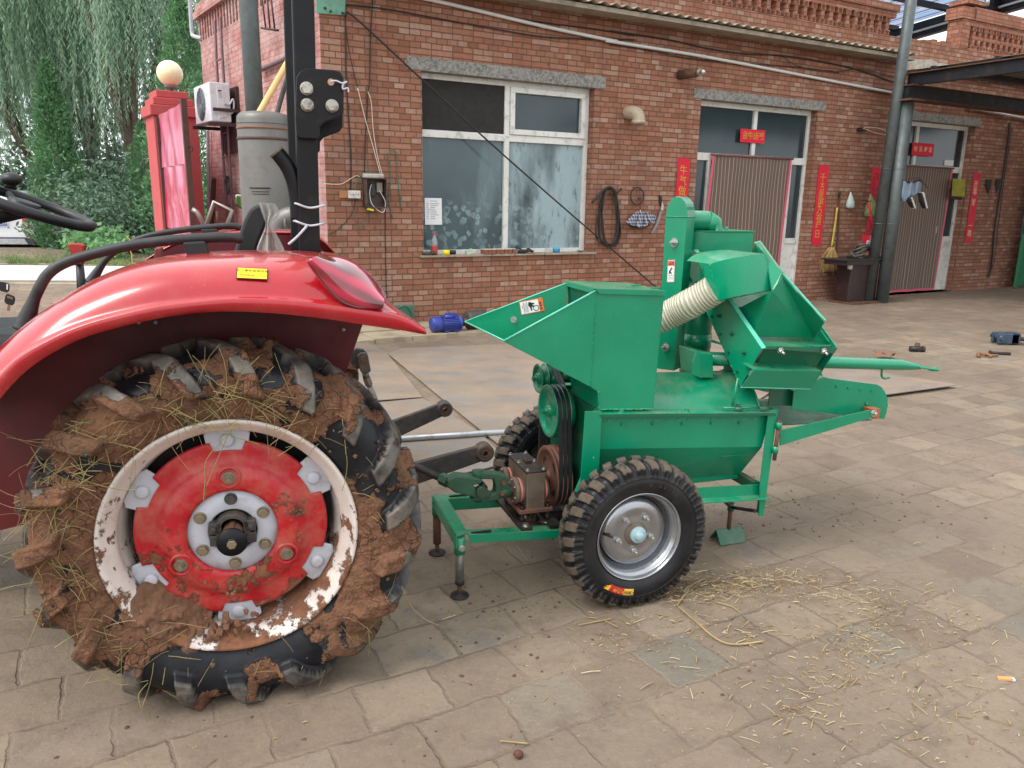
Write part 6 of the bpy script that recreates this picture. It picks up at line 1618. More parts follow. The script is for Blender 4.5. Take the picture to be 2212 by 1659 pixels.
# front cover of the upper half: leans out over the screen
cv = [MP(c7(*p), y) for p, y in (((886, 617), 0.195), ((940, 540), 0.20), ((1175, 780), 0.17), ((1112, 870), 0.275), ((775, 865), 0.275))]
cov = gpart(MB().sheet([cv[0], cv[1], cv[2], cv[3], cv[4]], 0.003), 'trough_cover', M_GRN, scr)
lf = [MP(c7(715, 705), 0.36), MP(c7(700, 690), 0.38)]
gpart(MB().sheet([lf[0], cv[0], cv[4]], 0.003), 'cover_gusset', par=scr)
gpart(MB().sheet([MP(c7(665, 705), 0.40), lf[0], cv[4], MP(c7(800, 885), 0.20)], 0.003), 'trough_top', par=scr)
eg = [MP(c7(*p), y) for p, y in (((940, 520), 0.20), ((962, 535), 0.23), ((1178, 775), 0.19), ((1172, 785), 0.17))]
gpart(MB().sheet([eg[0], eg[1], eg[2], eg[3]], 0.003), 'cover_edge', mat('pale_green_edge', (96, 196, 168), 0.35), cov)  # highlight along this edge painted in as a paler green
e2 = [MP(c7(*p), y) for p, y in (((1150, 828), 0.20), ((1196, 892), 0.17), ((1190, 900), 0.2), ((1135, 862), 0.23))]
gpart(MB().sheet(e2, 0.003), 'cover_corner', par=cov)
# right flange standing up beside the suction hood
rf = [MP(c7(*p), y) for p, y in (((786, 352), 0.62), ((820, 344), 0.62), ((940, 512), 0.21), ((900, 605), 0.195), ((884, 612), 0.20), ((850, 418), 0.26))]
gpart(MB().sheet([rf[0], rf[1], rf[2], rf[3], rf[4], rf[5]], 0.004), 'hood_flange', par=scr)
# suction hood: bowed front, flat top and bottom, open left end for the hose
Tn = [((548, 470), 0.33), ((620, 448), 0.28), ((700, 431), 0.245), ((780, 421), 0.235), ((853, 415), 0.245)]
Bn = [((582, 672), 0.31), ((650, 655), 0.26), ((730, 637), 0.225), ((810, 622), 0.215), ((884, 611), 0.225)]
tp_ = smoothpath([MP(c7(*p), y) for p, y in Tn], 5); bp_ = smoothpath([MP(c7(*p), y) for p, y in Bn], 5)
hood = gpart(MB().grid([tp_, bp_]), 'suction_hood')

bk = 0.50
m = MB().add([tuple(p) for p in tp_] + [(p.x, bk, p.z + 0.0) for p in tp_], [(i, i + 1, i + 1 + len(tp_), i + len(tp_)) for i in range(len(tp_) - 1)])
m.add([tuple(p) for p in bp_] + [(p.x, bk, p.z - 0.06 * (1 - 0.2 * i / len(bp_))) for i, p in enumerate(bp_)], [(i, i + 1, i + 1 + len(bp_), i + len(bp_)) for i in range(len(bp_) - 1)])
gpart(m, 'hood_top_and_bottom', par=hood)
m = MB(); a0, b0 = tp_[0], bp_[0]
m.sheet([a0, b0, (b0.x - 0.012, b0.y + 0.03, b0.z + 0.004), (a0.x - 0.012, a0.y + 0.03, a0.z - 0.004)], 0.003); gpart(m, 'hood_end_lip', par=hood)
q = MX(c7(484, 437), TX0 + 0.0); q = MP(c7(484, 437), 0.60)
m = MB().hexbolt(q, (0, -0.4, 1), 0.009, 0.009); gpart(m, 'hood_bolt', par=hood)
m = MB().sheet([MP(c7(470, 415), 0.70), MP(c7(550, 470), 0.42), MP(c7(520, 520), 0.46), MP(c7(545, 500), .44)], 0.003)
gpart(MB().sheet([MP(c7(462, 398), 0.69), MP(c7(660, 437), 0.5), MP(c7(560, 468), 0.42), MP(c7(520, 540), 0.44)], 0.003), 'hood_back_plate', par=hood)
# ribbed hose
def hose_mat():
    n = N('ribbed_clear_hose'); n.set(base=n.mix(n.fr(n.noise(8, 4), 0.35, 0.7), lin((178, 176, 156)), lin((212, 208, 188))), rough=0.3, spec=0.6)
    n.b.inputs['Transmission Weight'].default_value = 0.12; return n.m
hp_ = smoothpath([MP(c7(*p), y) for p, y in (((200, 800), 0.56), ((290, 762), 0.52), ((370, 722), 0.48), ((450, 680), 0.42), ((520, 640), 0.38), ((577, 604), 0.345))], 40)
acc = 0; rad = []; prev = hp_[0]
for p in hp_:
    acc += (p - prev).length; prev = p; rad.append(0.0575 + 0.0035 * abs(math.sin(acc * PI / 0.0155)) ** 2.5)
hz = MB().tube(hp_, rad, 30).build('corrugated_hose', hose_mat(), mach)
for i in range(0, 1): pass
m = MB(); acc = 0; prev = hp_[0]; nxt = 0.00775; wires = []
for i, p in enumerate(hp_):
    acc += (p - prev).length
    if acc >= nxt and i + 1 < len(hp_):
        t = (hp_[i + 1] - p).normalized(); u = t.cross(Vector((0, 0, 1))).normalized(); w_ = t.cross(u)
        m.tube([p + (u * math.cos(2 * PI * k / 24) + w_ * math.sin(2 * PI * k / 24)) * 0.0606 for k in range(24)], 0.0013, 4, closed=True); nxt += 0.0155
    prev = p
m.build('wire_spiral', mat('spiral_wire', (132, 126, 100), 0.4, 0.2), hz)
q = MP(g7(785, 1150), 0.36); MB().obox(q, (0.006, 0, 0), (0, 0.006, 0), (0, 0, 0.013)).build('hose_clip', M_ZINC, hz, bev=0.002)

# weld runs and bolt rows along the seams
def weld(a, b, r=0.0032, par=None):
    a, b = Vector(a), Vector(b); n_ = max(8, int((b - a).length / 0.006)); rw = random.Random(int(abs(a.x) * 1e4))
    pts = [a.lerp(b, i / n_) + Vector((rw.uniform(-.0012, .0012), 0, rw.uniform(-.0012, .0012))) for i in range(n_ + 1)]
    return MB().tube(pts, [r * rw.uniform(.45, 1.25) for _ in pts], 6).build('weld_bead_run', M_GRN, par or mach)
weld((tl.x, Yn - .001, tl.z), (kn_.x, Yn - .001, kn_.z), .0026, hop); weld((el.x, Yn, el.z), (bl.x, Yn, bl.z), .004, hop); weld((bl.x, Yn - .002, bl.z), (br.x, Yn - .002, br.z), .0035, hop)
weld((br.x, Yn + .01, br.z), (br.x + .004, Yn + .01, br.z + .1), .003, hop)
weld(tp_[0], tp_[-1], .0022, hood); weld(bp_[0], bp_[-1], .0022, hood); weld(tp_[0], bp_[0], .0028, hood); weld(tp_[-1], bp_[-1], .0026, hood); weld(cv[0], cv[4], .0022, scr); weld(B_, D_, .0022, scr)
for i in range(6):
    p_ = D_.lerp(B_, .08 + .14 * i) ; bolt(Vector((TX0 - .003, p_.y - .012, p_.z + .02)), (-1, 0, 0), scr, 0.0045, 0.005, mt=M_GRND)
for i in range(5):
    x_ = 0.02 + i * .13; bolt((x_, 0.222, fz(x_) - .05), (0, -1, 0), cs, 0.005, 0.004, mt=M_GRN)
for i in range(4):
    p_ = Vector(pw[2]).lerp(Vector(pw[3]), .15 + .25 * i); bolt((p_.x, .267, p_.z - .03), (0, -1, 0), pan, 0.004, 0.003, mt=M_GRN)

# ---- drive shaft with universal joint between tractor and gearbox
ds = thing('drive_shaft', 'dull green universal joint drive shaft running from tractor to gearbox', 'drive shaft', MA, (0, 0, 0))
jy = sy
def yoke(pts, y0, y1, name='yoke', b=0.006): return MB().prism([(p.x, p.z) for p in (MP(e7(*q), jy) for q in pts)], y0, y1).build(name, M_GRNJ, ds, bev=b)
yr = yoke([(885, 330), (850, 300), (780, 275), (640, 265), (560, 268), (545, 310), (590, 335), (735, 335), (755, 400), (750, 465), (690, 500), (560, 505), (510, 525), (520, 552), (640, 565), (770, 545), (850, 490), (885, 440)], jy - 0.022, jy + 0.022)
yl = yoke([(270, 335), (360, 290), (480, 300), (600, 320), (620, 345), (600, 375), (520, 385), (560, 440), (700, 450), (700, 510), (560, 520), (470, 490), (340, 460), (262, 400)], jy - 0.030, jy + 0.026)
for p, ax_ in (((588, 290), (0, 0.15, 1)), ((600, 530), (0, 0, -1))):
    q = MP(e7(*p), jy - 0.002); a = Vector(ax_).normalized(); MB().tube([q - a * 0.02, q + a * 0.014], 0.021, 20).build('bearing_cup', M_GRNJ, yr)
for sgn in (-1, 1):
    q = MP(e7(625, 470), jy + sgn * 0.03); MB().cyl((q.x, jy + sgn * 0.02, q.z), (q.x, jy + sgn * 0.046, q.z), 0.0215, 20).build('bearing_cup', M_GRNJ, yl)
q = MP(e7(632, 400), jy); MB().cyl((q.x, jy - 0.04, q.z), (q.x, jy + 0.04, q.z), 0.011, 12).build('cross', M_BLKOX, ds)
q = MP(e7(855, 385), jy - 0.022); 
for p in ((848, 385), (832, 490)):
    q = MP(e7(*p), jy - 0.024); MB().hexbolt((q.x, jy - 0.022, q.z), (0, -1, 0), 0.009, 0.009).build('pinch_bolt', M_REDRUST, yr)
q = MP(e7(860, 398), jy); MB().lathe([(0.013, -0.03), (0.026, -0.028), (0.026, 0.018), (0.013, 0.02)], (q.x, jy, fz_), 'x', 24).build('yoke_boss', M_GRNJ, yr)
a, b = MP(e7(300, 375), jy), TR.w((0.45, 1.06, 0.50)); b = MA.loc(b)
MB().tube([a, a.lerp(b, .06)], 0.024, 6, smooth=False).build('square_sleeve', M_GRNJ, yl)
MB().tube([a, b], 0.0145, 14).build('splined_shaft', M_BLKOX, ds)
# ------------------------------------------------------------------ things on and along the wall
k2 = lambda x, y: ((1200 + x / 1.3823) / 1.8228, y / 2.5197)
k3 = lambda x, y: ((2400 + x / 1.3272) / 1.8228, y / 2.4192)
i3 = mcr(1650, 900, 2.9493); h4 = mcr(2300, 700, 5.53); s3 = mcr(3380, 520, 3.6058); b6 = mcr(3232, 600, 2.765); b5 = mcr(3232, 0, 2.765); m3 = mcr(1200, 1000, 2.765); w8 = mcr(3000, 1250, 2.1434)
def WP(p, Y=-0.01): return WALL.P(p[0], p[1], Y)
def wpath(f, pts, Y, n=5): return smoothpath([WP(f(*p), Y) for p in pts], n)
def solo_tube(name, path, r, mt, label, cat, frame=WALL, seg=7, group=None):
    at = tuple(path[0]); return MB().tube(path, r, seg).solo(name, mt, label, cat, frame, at, group)
# conduit, cables
cp = [WP(p, -0.035) for p in (k2(300, -70), k2(690, 0), k2(1300, 143), k2(1690, 225), k3(0, 215), k3(490, 295), k3(1000, 392), k3(1480, 485))]
m = MB().tube(smoothpath(cp, 6), 0.020, 10)
cd = m.solo('conduit_pipe', M_WHITEPIPE, 'long white plastic conduit pipe sloping under the eave', 'pipe', WALL, tuple(cp[0]))
for p in (k2(1300, 143), k2(1690, 225), k3(490, 295)):
    q = WP(p, -0.035); a = WP((p[0] + 8, p[1] + 1.6), -0.035); d = (a - q).normalized(); mm = MB().tube([q - d * 0.03, q + d * 0.03], 0.0235, 10); mm.v = [(x - cp[0].x, y - cp[0].y, z - cp[0].z) for x, y, z in mm.v]; mm.build('coupling', M_WHITEPIPE, cd, off=(0, 0, 0))
cp2 = [WP(p, -0.035) for p in (b5(1600, 1165), b5(1900, 1225), b5(2212, 1285), b5(2500, 1340))]
solo_tube('conduit_pipe', cp2, 0.020, M_WHITEPIPE, 'short white conduit pipe over the second door', 'pipe')
CABS = [
 (k2, [(225, 25), (420, 45), (700, 95), (1000, 150), (1300, 200), (1600, 212), (1797, 215)], -0.02, 0.007, 'black cable drooping from the corner bracket above the window'),
 (k2, [(1090, 85), (1300, 122), (1600, 160), (1797, 195)], -0.02, 0.006, 'short black cable just under the eave over the window'),
 (k3, [(0, 160), (300, 205), (500, 250), (700, 280), (900, 290), (1100, 320), (1300, 365), (1490, 430)], -0.02, 0.008, 'black cable sagging below the eave over the doors'),
 (k3, [(900, 292), (1000, 350), (1200, 372), (1300, 360), (1490, 400)], -0.03, 0.005, 'thin loose cable loop near the tall column'),
 (k3, [(0, 232), (200, 262), (420, 305), (700, 330), (1000, 352), (1200, 380)], -0.02, 0.005, 'thin dark cable strapped along the white conduit'),
 (k2, [(222, 30), (222, 180), (226, 400), (236, 600), (250, 800), (252, 930), (250, 1035)], -0.015, 0.008, 'thick black cable running down to the breaker'),
 (k2, [(370, 0), (358, 200), (354, 420), (342, 520), (340, 600), (330, 760), (325, 950)], -0.015, 0.006, 'thin dark cable nailed down to the meter box'),
 (k2, [(226, 170), (250, 320), (288, 475)], -0.02, 0.004, 'short thin dark wire slanting from the corner bracket'),
 (k2, [(440, 1120), (438, 1250), (440, 1400), (444, 1560), (447, 1660)], -0.012, 0.005, 'thin dark cable dropping from the meter box to the ground'),
 (k2, [(280, 1070), (262, 1150), (230, 1200), (180, 1250), (135, 1275)], -0.012, 0.004, 'thin black wire curling down left of the meter box'),
]
for f, pts, Y, r, lab in CABS:
    solo_tube('cable', wpath(f, pts, Y), r, M_CABLE, lab, 'cable')
solo_tube('wire', wpath(k2, [(288, 478), (330, 650), (375, 810), (412, 950)], -0.03), 0.0045, M_WHITEWIRE, 'left one of two cream wires running into the meter box', 'wire')
solo_tube('wire', wpath(k2, [(344, 500), (362, 560), (374, 720), (398, 860), (422, 952)], -0.03), 0.0045, M_WHITEWIRE, 'right one of two cream wires running into the meter box', 'wire')
solo_tube('wire', wpath(k2, [(476, 1185), (458, 1090), (466, 960), (456, 850), (478, 808), (500, 842), (506, 960), (516, 1060), (528, 1142)], -0.015), 0.0055, M_GREENWIRE, 'green wire loop hanging right of the meter box', 'wire')
solo_tube('wire', wpath(k2, [(270, 1040), (290, 980), (322, 942), (380, 938), (436, 962)], -0.03), 0.004, M_GREENWIRE, 'green wire arching over the top of the meter box', 'wire')
solo_tube('wire', wpath(k2, [(290, 990), (320, 1020), (346, 1110), (342, 1180), (310, 1238), (288, 1225), (262, 1140)], -0.03), 0.004, M_GREENWIRE, 'green wire loop hanging between breaker and meter box', 'wire')
solo_tube('wire', wpath(k2, [(105, 1000), (190, 1003), (230, 985), (275, 958), (300, 962)], -0.02), 0.004, M_WHITEWIRE, 'cream wire from the wall corner to the breaker', 'wire')
# long stay cable slanting across the wall face
pth = [WP(k2(222, 88), -0.04), WP(k2(268, 92), -0.05), WP(k2(640, 435), -0.09), WP(k2(1100, 860), -0.14), WP(k2(1797, 1465), -0.24), WP(k3(265, 1512), -0.36), WP((1500, 665), -0.45)]
solo_tube('cable', smoothpath(pth, 4), 0.010, M_CABLE, 'long taut black cable slanting across the window to the machine', 'cable')
q = [WP(p, 0) for p in (k2(85, 12), k2(222, 20), k2(218, 86), k2(88, 78))]
t = thing('corner_bracket', 'green steel cable bracket bolted to the top of the wall corner', 'bracket', WALL, (q[3].x, 0, q[3].z))
MB().prism([(-1.13, q[0].z + .1), (q[1].x, q[1].z + .1), (q[2].x, q[2].z), (-1.13, q[3].z)], -0.02, -0.002).build('plate', mat('pale_green_paint', (104, 158, 136), 0.5, var=0.1, dirt=(84, 100, 80), dscale=10), t, bev=0.003)
for p in (k2(140, 62), k2(205, 72), k2(110, 45)):
    a = WP(p, -0.02); MB().hexbolt((a.x, -0.02, a.z), (0, -1, 0), 0.014, 0.012).build('bolt', M_BLKOX, t)
# electric boxes
q = [WP(p, -0.10) for p in (k2(330, 968), k2(443, 976), k2(441, 1132), k2(345, 1130))]
bx = (q[0].x, q[1].x, q[3].z, q[0].z)
t = thing('meter_box', 'open rusty brown meter box with switches hanging on the brick wall', 'electric box', WALL, ((bx[0] + bx[1]) / 2, 0, bx[2]))
m = MB(); x0, x1, z0, z1b = bx
m.box(x0, x1, -0.012, -0.002, z0, z1b)
for a in ((x0, x0 + .008, z0, z1b), (x1 - .008, x1, z0, z1b), (x0, x1, z0, z0 + .008), (x0, x1, z1b - .008, z1b)): m.box(a[0], a[1], -0.12, -0.012, a[2], a[3])
m.build('box', mat('brown_box', (74, 56, 50), 0.6, var=0.2, dirt=(104, 84, 70), dscale=14), t)
MB().box(x0 - .01, x1 - .03, -0.13, -0.0, z1b, z1b + 0.045).build('taped_top', mat('grey_tape', (176, 172, 160), 0.6, dirt=(110, 100, 90), dscale=20), t, bev=0.012)
w_ = x1 - x0; h_ = z1b - z0
MB().box(x0 + .32 * w_, x0 + .55 * w_, -0.05, -0.012, z0 + .4 * h_, z0 + .82 * h_).build('switch', mat('black_switch', (40, 40, 42), 0.4), t, bev=0.004)
MB().box(x0 + .62 * w_, x0 + .9 * w_, -0.045, -0.012, z0 + .52 * h_, z0 + .86 * h_).build('socket', mat('grey_socket', (150, 140, 128), 0.5), t, bev=0.004)
MB().tube(smoothpath([(x0 + .35 * w_, -.05, z0 + .8 * h_), (x0 + .2 * w_, -.09, z0 + .5 * h_), (x0 + .3 * w_, -.1, z0 + .1 * h_), (x0 + .8 * w_, -.1, z0 - .05), (x0 + .95 * w_, -.09, z0 + .2 * h_), (x0 + .7 * w_, -.06, z0 + .6 * h_)], 6), 0.005, 6).build('white_lead', M_WHITEPIPE, t)
MB().obox((x0 + .2 * w_, -.1, z0 - .02), (.035, 0, -.006), (0, .008, 0), (0, 0, .01)).build('yellow_clip', M_YEL, t)
q = [WP(p, -0.03) for p in (k2(190, 1038), k2(300, 1038), k2(297, 1078), k2(190, 1076))]
t = thing('breaker', 'small white circuit breaker on a wooden block left of the meter box', 'breaker', WALL, (q[0].x, 0, q[2].z))
xm = q[0].x + (q[1].x - q[0].x) * 0.42
MB().box(q[0].x, xm, -0.02, -0.002, q[2].z, q[0].z).build('wood_block', mat('wood_block', (168, 118, 76), 0.7, var=0.2), t)
MB().box(xm, q[1].x, -0.055, -0.002, q[2].z - .004, q[0].z + .004).build('breaker_case', M_PVC, t, bev=0.004)
for i in range(4): MB().box(xm + .012 + i * .03, xm + .022 + i * .03, -0.06, -0.055, q[2].z + .03, q[2].z + .042).build('toggle', mat('toggle_red', (170, 60, 56), 0.4) if i % 2 else M_GREY, t)

# notice taped inside the left pane
q = [WP(p, 0.143) for p in (k2(652, 1078), k2(745, 1078), k2(747, 1224), k2(655, 1222))]
t = thing('paper_notice', 'white printed paper notice taped low in the left window pane', 'notice', WALL, (q[3].x, 0.143, q[3].z))
def notice(m, at, W, H):
    r = random.Random(8)
    m.sheet([at(-.2, .38, .003), at(.24, .38, .003), at(.24, .40, .003), at(-.2, .40, .003)], .0004, 2)
    for k in range(9):
        v = .28 - k * .07
        for u0, u1 in ((-.40, -.40 + r.uniform(.1, .2)), (-.18, -.18 + r.uniform(.2, .55))): m.sheet([at(u0, v, .003), at(u1, v, .003), at(u1, v + .022, .003), at(u0, v + .022, .003)], .0004, 2)
put_label(t, 'sheet', q, M_PAPER, M_PAPER, [], mat('blue_grey_print', (120, 132, 156), 0.7), extra=notice)

# red paper couplets
M_REDP = mat('red_paper', (206, 24, 52), 0.7, var=0.07, scale=4, bump=0.1, bscale=12); M_GOLD = mat('gold_ink', (196, 160, 44), 0.4, 0.2, var=0.15, scale=30); M_BLKINK = mat('brush_ink', (52, 24, 24), 0.6); M_PALEINK = mat('pale_gold_ink', (222, 196, 150), 0.5)
def strip(lab, quad, body, ink, vertical, hsize, us=None, Y=-0.006, torn=False):
    q = [WP(p, Y) for p in quad]
    t = thing('paper_couplet', lab, 'paper banner', WALL, tuple(q[3]), group=None)
    o, ux, uz = quad_frame(q); W, H = ux.length, uz.length; X, Zv = ux.normalized(), uz.normalized()
    m = MB(); n = 12 if vertical else 4; r = random.Random(len(lab)); rows = []
    for i in range(n + 1):
        v = -.5 + i / n; rows.append([o + ux * u + uz * v + Vector((0, -0.003 - r.uniform(0, .006), 0)) for u in (-.5, -.25, 0, .25, .5)])
    pp = MB().grid(rows, smooth=True).build('paper', M_REDP, t)
    k = len(body); tm = MB()
    for i, chx in enumerate(body):
        if chx == ' ': continue
        c = (us[i] if us else (i + .5) / k) - .5
        tx = text_mb(chx, hsize * (W if vertical else H))
        off = o + (uz * (-c) if vertical else ux * c)
        sk = 0.12 * (r.random() - .5)
        tx.v = [tuple(off + X * (p[0] + sk * p[2]) + Zv * p[2] + Vector((0, -0.0075, 0))) for p in tx.v]; join(tm, tx)
    tm.build('brushed_lettering', ink, t, fixn=False)
strip('red horizontal banner with gold characters across the first fanlight', [k3(685, 672), k3(812, 681), k3(808, 752), k3(678, 742)], '金牛送福', M_GOLD, False, 0.62, us=[.19, .41, .63, .85], Y=0.108)
strip('red vertical couplet left of the first door behind the elevator', [k3(357, 826), k3(422, 828), k3(378, 1420), k3(318, 1410)], '牛气做天下福来', M_GOLD, True, 0.66, us=[.11, .20, .29, .45, .6, .74, .88])
strip('red vertical couplet with gold characters right of the first door', [k3(1095, 864), k3(1146, 866), k3(1104, 1284), k3(1050, 1282)], '千古家更万有年日', M_GOLD, True, 0.62, us=[.155, .265, .375, .47, .56, .66, .75, .86])
strip('red vertical couplet with black characters beside the grey columns', [k3(1372, 875), k3(1420, 877), k3(1376, 1320), k3(1324, 1315)], '萬事如意步步成', M_BLKINK, True, 0.72, us=[.13, .24, .36, .47, .56, .66, .76])
strip('small red banner with pale characters in the second fanlight', [s3(762, 148), s3(1074, 168), s3(1055, 352), s3(748, 330)], '財源廣進', M_PALEINK, False, 0.46, us=[.17, .39, .62, .83], Y=0.108)
strip('faded red couplet right of the second door', [b6(1665, 225), b6(1735, 228), b6(1640, 985), b6(1560, 978)], '百事福一路', M_PALEINK, True, 0.62, us=[.17, .27, .42, .76, .87])

# striped door screens
def screen_mat():
    n = N('striped_door_mesh'); sx = n.n('SeparateXYZ'); n.l(n.obj(), sx.inputs[0])
    fr_ = n.math('FRACT', n.math('MULTIPLY', n.math('ADD', sx.outputs[0], n.math('MULTIPLY', n.noise(1.6, 3), .05)), 1 / 0.0665)); st = n.fr(n.math('ABSOLUTE', n.math('SUBTRACT', fr_, .5)), .40, .44)
    wv = n.fr(n.noise(90, 2), .3, .7, 0, .3)
    dark = n.mix(wv, lin((104, 86, 74)), lin((74, 61, 53)))
    n.set(base=n.mix(n.math('MULTIPLY', st, .7), dark, lin((176, 160, 150))), rough=0.7); n.bump(n.noise(4, 3, vec=n.map((2.5, 1, .6))), .3, .02); return n.m
M_SCREEN = screen_mat(); M_PINKED = mat('pink_binding', (206, 84, 104), 0.6, var=0.06)
def door_screen(lab, TL, TR_, BL, BR):
    q = [WP(p, 0.09) for p in (TL, TR_, BL, BR)]
    zb = 0.03; tl, tr3, bl_, br_ = q
    t = thing('door_screen', lab, 'door curtain', WALL, (tl.x, 0.09, zb))
    rows = []; n = 24
    for i in range(13):
        v = i / 12
        row = []
        for j in range(n + 1):
            u = j / n; x = (tl.x + (tr3.x - tl.x) * u) * (1 - v) + (bl_.x + (br_.x - bl_.x) * u) * v; z = (tl.z + (tr3.z - tl.z) * u) * (1 - v) + zb * v
            row.append((x, 0.075 + (0.016 * math.sin(u * 17 + v * 2.2) + 0.008 * math.sin(u * 41 - v * 3)) * (0.25 + v), z))
        rows.append(row)
    MB().grid(rows).build('mesh_curtain', M_SCREEN, t)
    for e in (0, n):
        MB().grid([[Vector(r[e]) + Vector((dx, -0.004, 0)) for dx in (-0.022, 0.022)] for r in rows]).build('pink_edge', M_PINKED, t)
    MB().grid([[Vector(p) + Vector((0, -0.003, dz)) for p in rows[-1]] for dz in (0, 0.04)]).build('pink_hem', M_PINKED, t)
    MB().cyl((tl.x - .05, 0.07, tl.z), (tr3.x + .05, 0.07, tr3.z), 0.016, 10).build('rod', mat('purple_rod', (120, 76, 76), 0.6), t)
    return t
e1 = WP(k3(505, 1130), .09); 
door_screen('striped brown mesh screen hanging over the first door', k3(540, 808), k3(942, 830), k3(455, 1560), k3(868, 1400))
xl = WP(k3(1560, 870), .09)
door_screen('striped brown mesh screen over the door behind the columns', k3(1500, 862), k3(1785, 880), k3(1400, 1520), k3(1690, 1510))

# window sill clutter
def sill(name, p, label, cat, fn, Y=-0.02, group=None):
    q = WP(p, Y); t = thing(name, label, cat, WALL, (q.x, Y, 0.824), group=group); fn(t, q.x, Y, 0.824); return t
def bottle(t, x, y, z):
    MB().lathe([(0.0, 0.0), (0.033, 0.0), (0.036, .01), (0.036, .105)], (x, y, z), 'z', 20).build('label_wrap', mat('red_white_label', (196, 60, 64), 0.4, var=.5, scale=30), t)
    n = N('clear_plastic'); n.set(base=lin((205, 212, 214)), rough=.1, trans=.7)
    MB().lathe([(0.036, .105), (0.036, .15), (0.030, .18), (0.015, .215), (0.0135, .228)], (x, y, z), 'z', 20).build('bottle_body', n.m, t)
    MB().lathe([(0.0155, .226), (0.0155, .25), (0.0, .25)], (x, y, z), 'z', 16).build('cap', mat('red_cap', (206, 30, 44), .4), t)
sill('drink_bottle', i3(180, 270), 'red capped plastic drink bottle standing on the window sill', 'bottle', bottle, 0.0)
sill('tape_roll', i3(316, 305), 'yellow tape roll on the sill beside the bottle', 'tape', lambda t, x, y, z: MB().lathe([(.018, 0), (.042, 0), (.042, .055), (.018, .055), (.018, 0)], (x, y, z), 'z', 22).build('roll', M_YEL, t), -0.02)
sill('tape_roll', i3(393, 295), 'black tape roll right of the yellow tape on the sill', 'tape', lambda t, x, y, z: MB().lathe([(.015, 0), (.038, 0), (.038, .05), (.015, .05), (.015, 0)], (x, y, z), 'z', 22).build('roll', M_CABLE, t), 0.02)
sill('soap_box', i3(580, 295), 'small pale green box tilted on the sill', 'box', lambda t, x, y, z: MB().obox((x, y, z + .03), (.04, 0, .012), (0, .025, 0), (-.008, 0, .026)).build('box', mat('pale_green_box', (176, 188, 168), .5), t, bev=.004), -0.01)
def glove(t, x, y, z, mt, s=1.0):
    m = MB(); m.ball((x, y, z + .022 * s), .05 * s, 14, sq=(1.3, .7, .5)); m.build('palm', mt, t)
    for i in range(5): a = -.5 + i * .28; MB().tube(smoothpath([(x + .05 * s, y + .01 * (i - 2), z + .022), (x + .09 * s, y + .012 * (i - 2), z + .03 + .006 * i), (x + (.12 + .01 * (i % 3)) * s, y + .014 * (i - 2), z + .018)], 3), .012 * s, 7).build('finger', mt, t)
M_GLOVE = mat('dark_glove', (44, 40, 40), .85, var=.3, scale=20, bump=.4); M_GLOVEG = mat('green_glove', (30, 58, 50), .8, var=.3)
sill('work_glove', i3(1200, 290), 'dark brown work glove lying on the sill by the mullion', 'glove', lambda t, x, y, z: glove(t, x, y, z, M_GLOVE, 1.1), -0.02)
sill('work_glove', i3(1090, 275), 'dark green work glove behind the wooden blocks', 'glove', lambda t, x, y, z: glove(t, x, y, z + .03, M_GLOVEG, .8), 0.06)
sill('work_glove', i3(90, 310), 'grey green work glove at the left end of the sill', 'glove', lambda t, x, y, z: glove(t, x, y, z, mat('grey_glove', (66, 66, 54), .85, var=.3), .9), -0.03)
M_BLOCK = mat('red_wood_block', (130, 78, 56), .7, var=.25, scale=14); M_BLOCKF = mat('pale_block_top', (206, 196, 176), .7)
for i in range(8):
    xx = 755 + i * 47
    def blk(t, x, y, z, i=i):
        m = MB(); m.box(x - .024, x + .024, y - .05, y + .05, z, z + .052, 0); m.box(x - .026, x + .026, y - .048, y + .052, z + .053, z + .060, 1); m.build('block', [M_BLOCK, M_BLOCKF], t, bev=.003)
    sill('wood_block', i3(xx, 285), 'small pale topped red brown block in the row on the sill', 'block', blk, -0.015 + .008 * (i % 2), 'row of small blocks on the window sill')
sill('paste_tin', i3(1594, 275), 'small round blue plastic tin near the right end of the sill', 'tin', lambda t, x, y, z: (MB().lathe([(0, 0), (.045, 0), (.045, .04), (0, .04)], (x, y, z), 'z', 24).build('tin_body', mat('blue_tin', (40, 120, 160), .35), t), MB().lathe([(.0475, .042), (.0475, .062), (0, .064)], (x, y, z), 'z', 24).build('tin_lid', mat('blue_lid', (70, 160, 190), .35), t)), 0.0)
sill('ladle', i3(1880, 280), 'bright metal ladle lying at the right end of the sill', 'ladle', lambda t, x, y, z: (MB().lathe([(0, .0), (.03, .006), (.045, .024)], (x, y, z), 'z', 20).build('bowl', M_ZINC, t), MB().tube([(x - .03, y, z + .022), (x - .13, y - .02, z + .01)], .006, 6).build('ladle_handle', M_ZINC, t)), -0.02)

# vent cowl, pipe stub, wire hook
a, b, c = WP(k3(100, 590), -0.02), WP(k3(118, 600), -0.16), WP(k3(117, 648), -0.17)
t = thing('vent_elbow', 'weathered beige vent elbow sticking out of the bricks', 'vent', WALL, tuple(a))
MB().tube(smoothpath([(a.x, 0.0, a.z), (a.x + .005, -.05, a.z), (a.x + .03, -.14, a.z - .02), (a.x + .045, -.17, a.z - .08), (a.x + .047, -.17, a.z - .14)], 6), .082, 18).build('elbow', mat('weathered_beige', (172, 158, 134), .6, var=.15, dirt=(120, 104, 84), dscale=10), t)
MB().tube([(a.x + .047, -.17, a.z - .10), (a.x + .047, -.17, a.z - .145)], .088, 18).build('collar', mat('weathered_beige', (172, 158, 134), .6), t)
a = WP(k3(362, 392), -0.0)
t = thing('exhaust_stub', 'rusty perforated exhaust pipe stub above the first door', 'pipe', WALL, (a.x, 0, a.z))
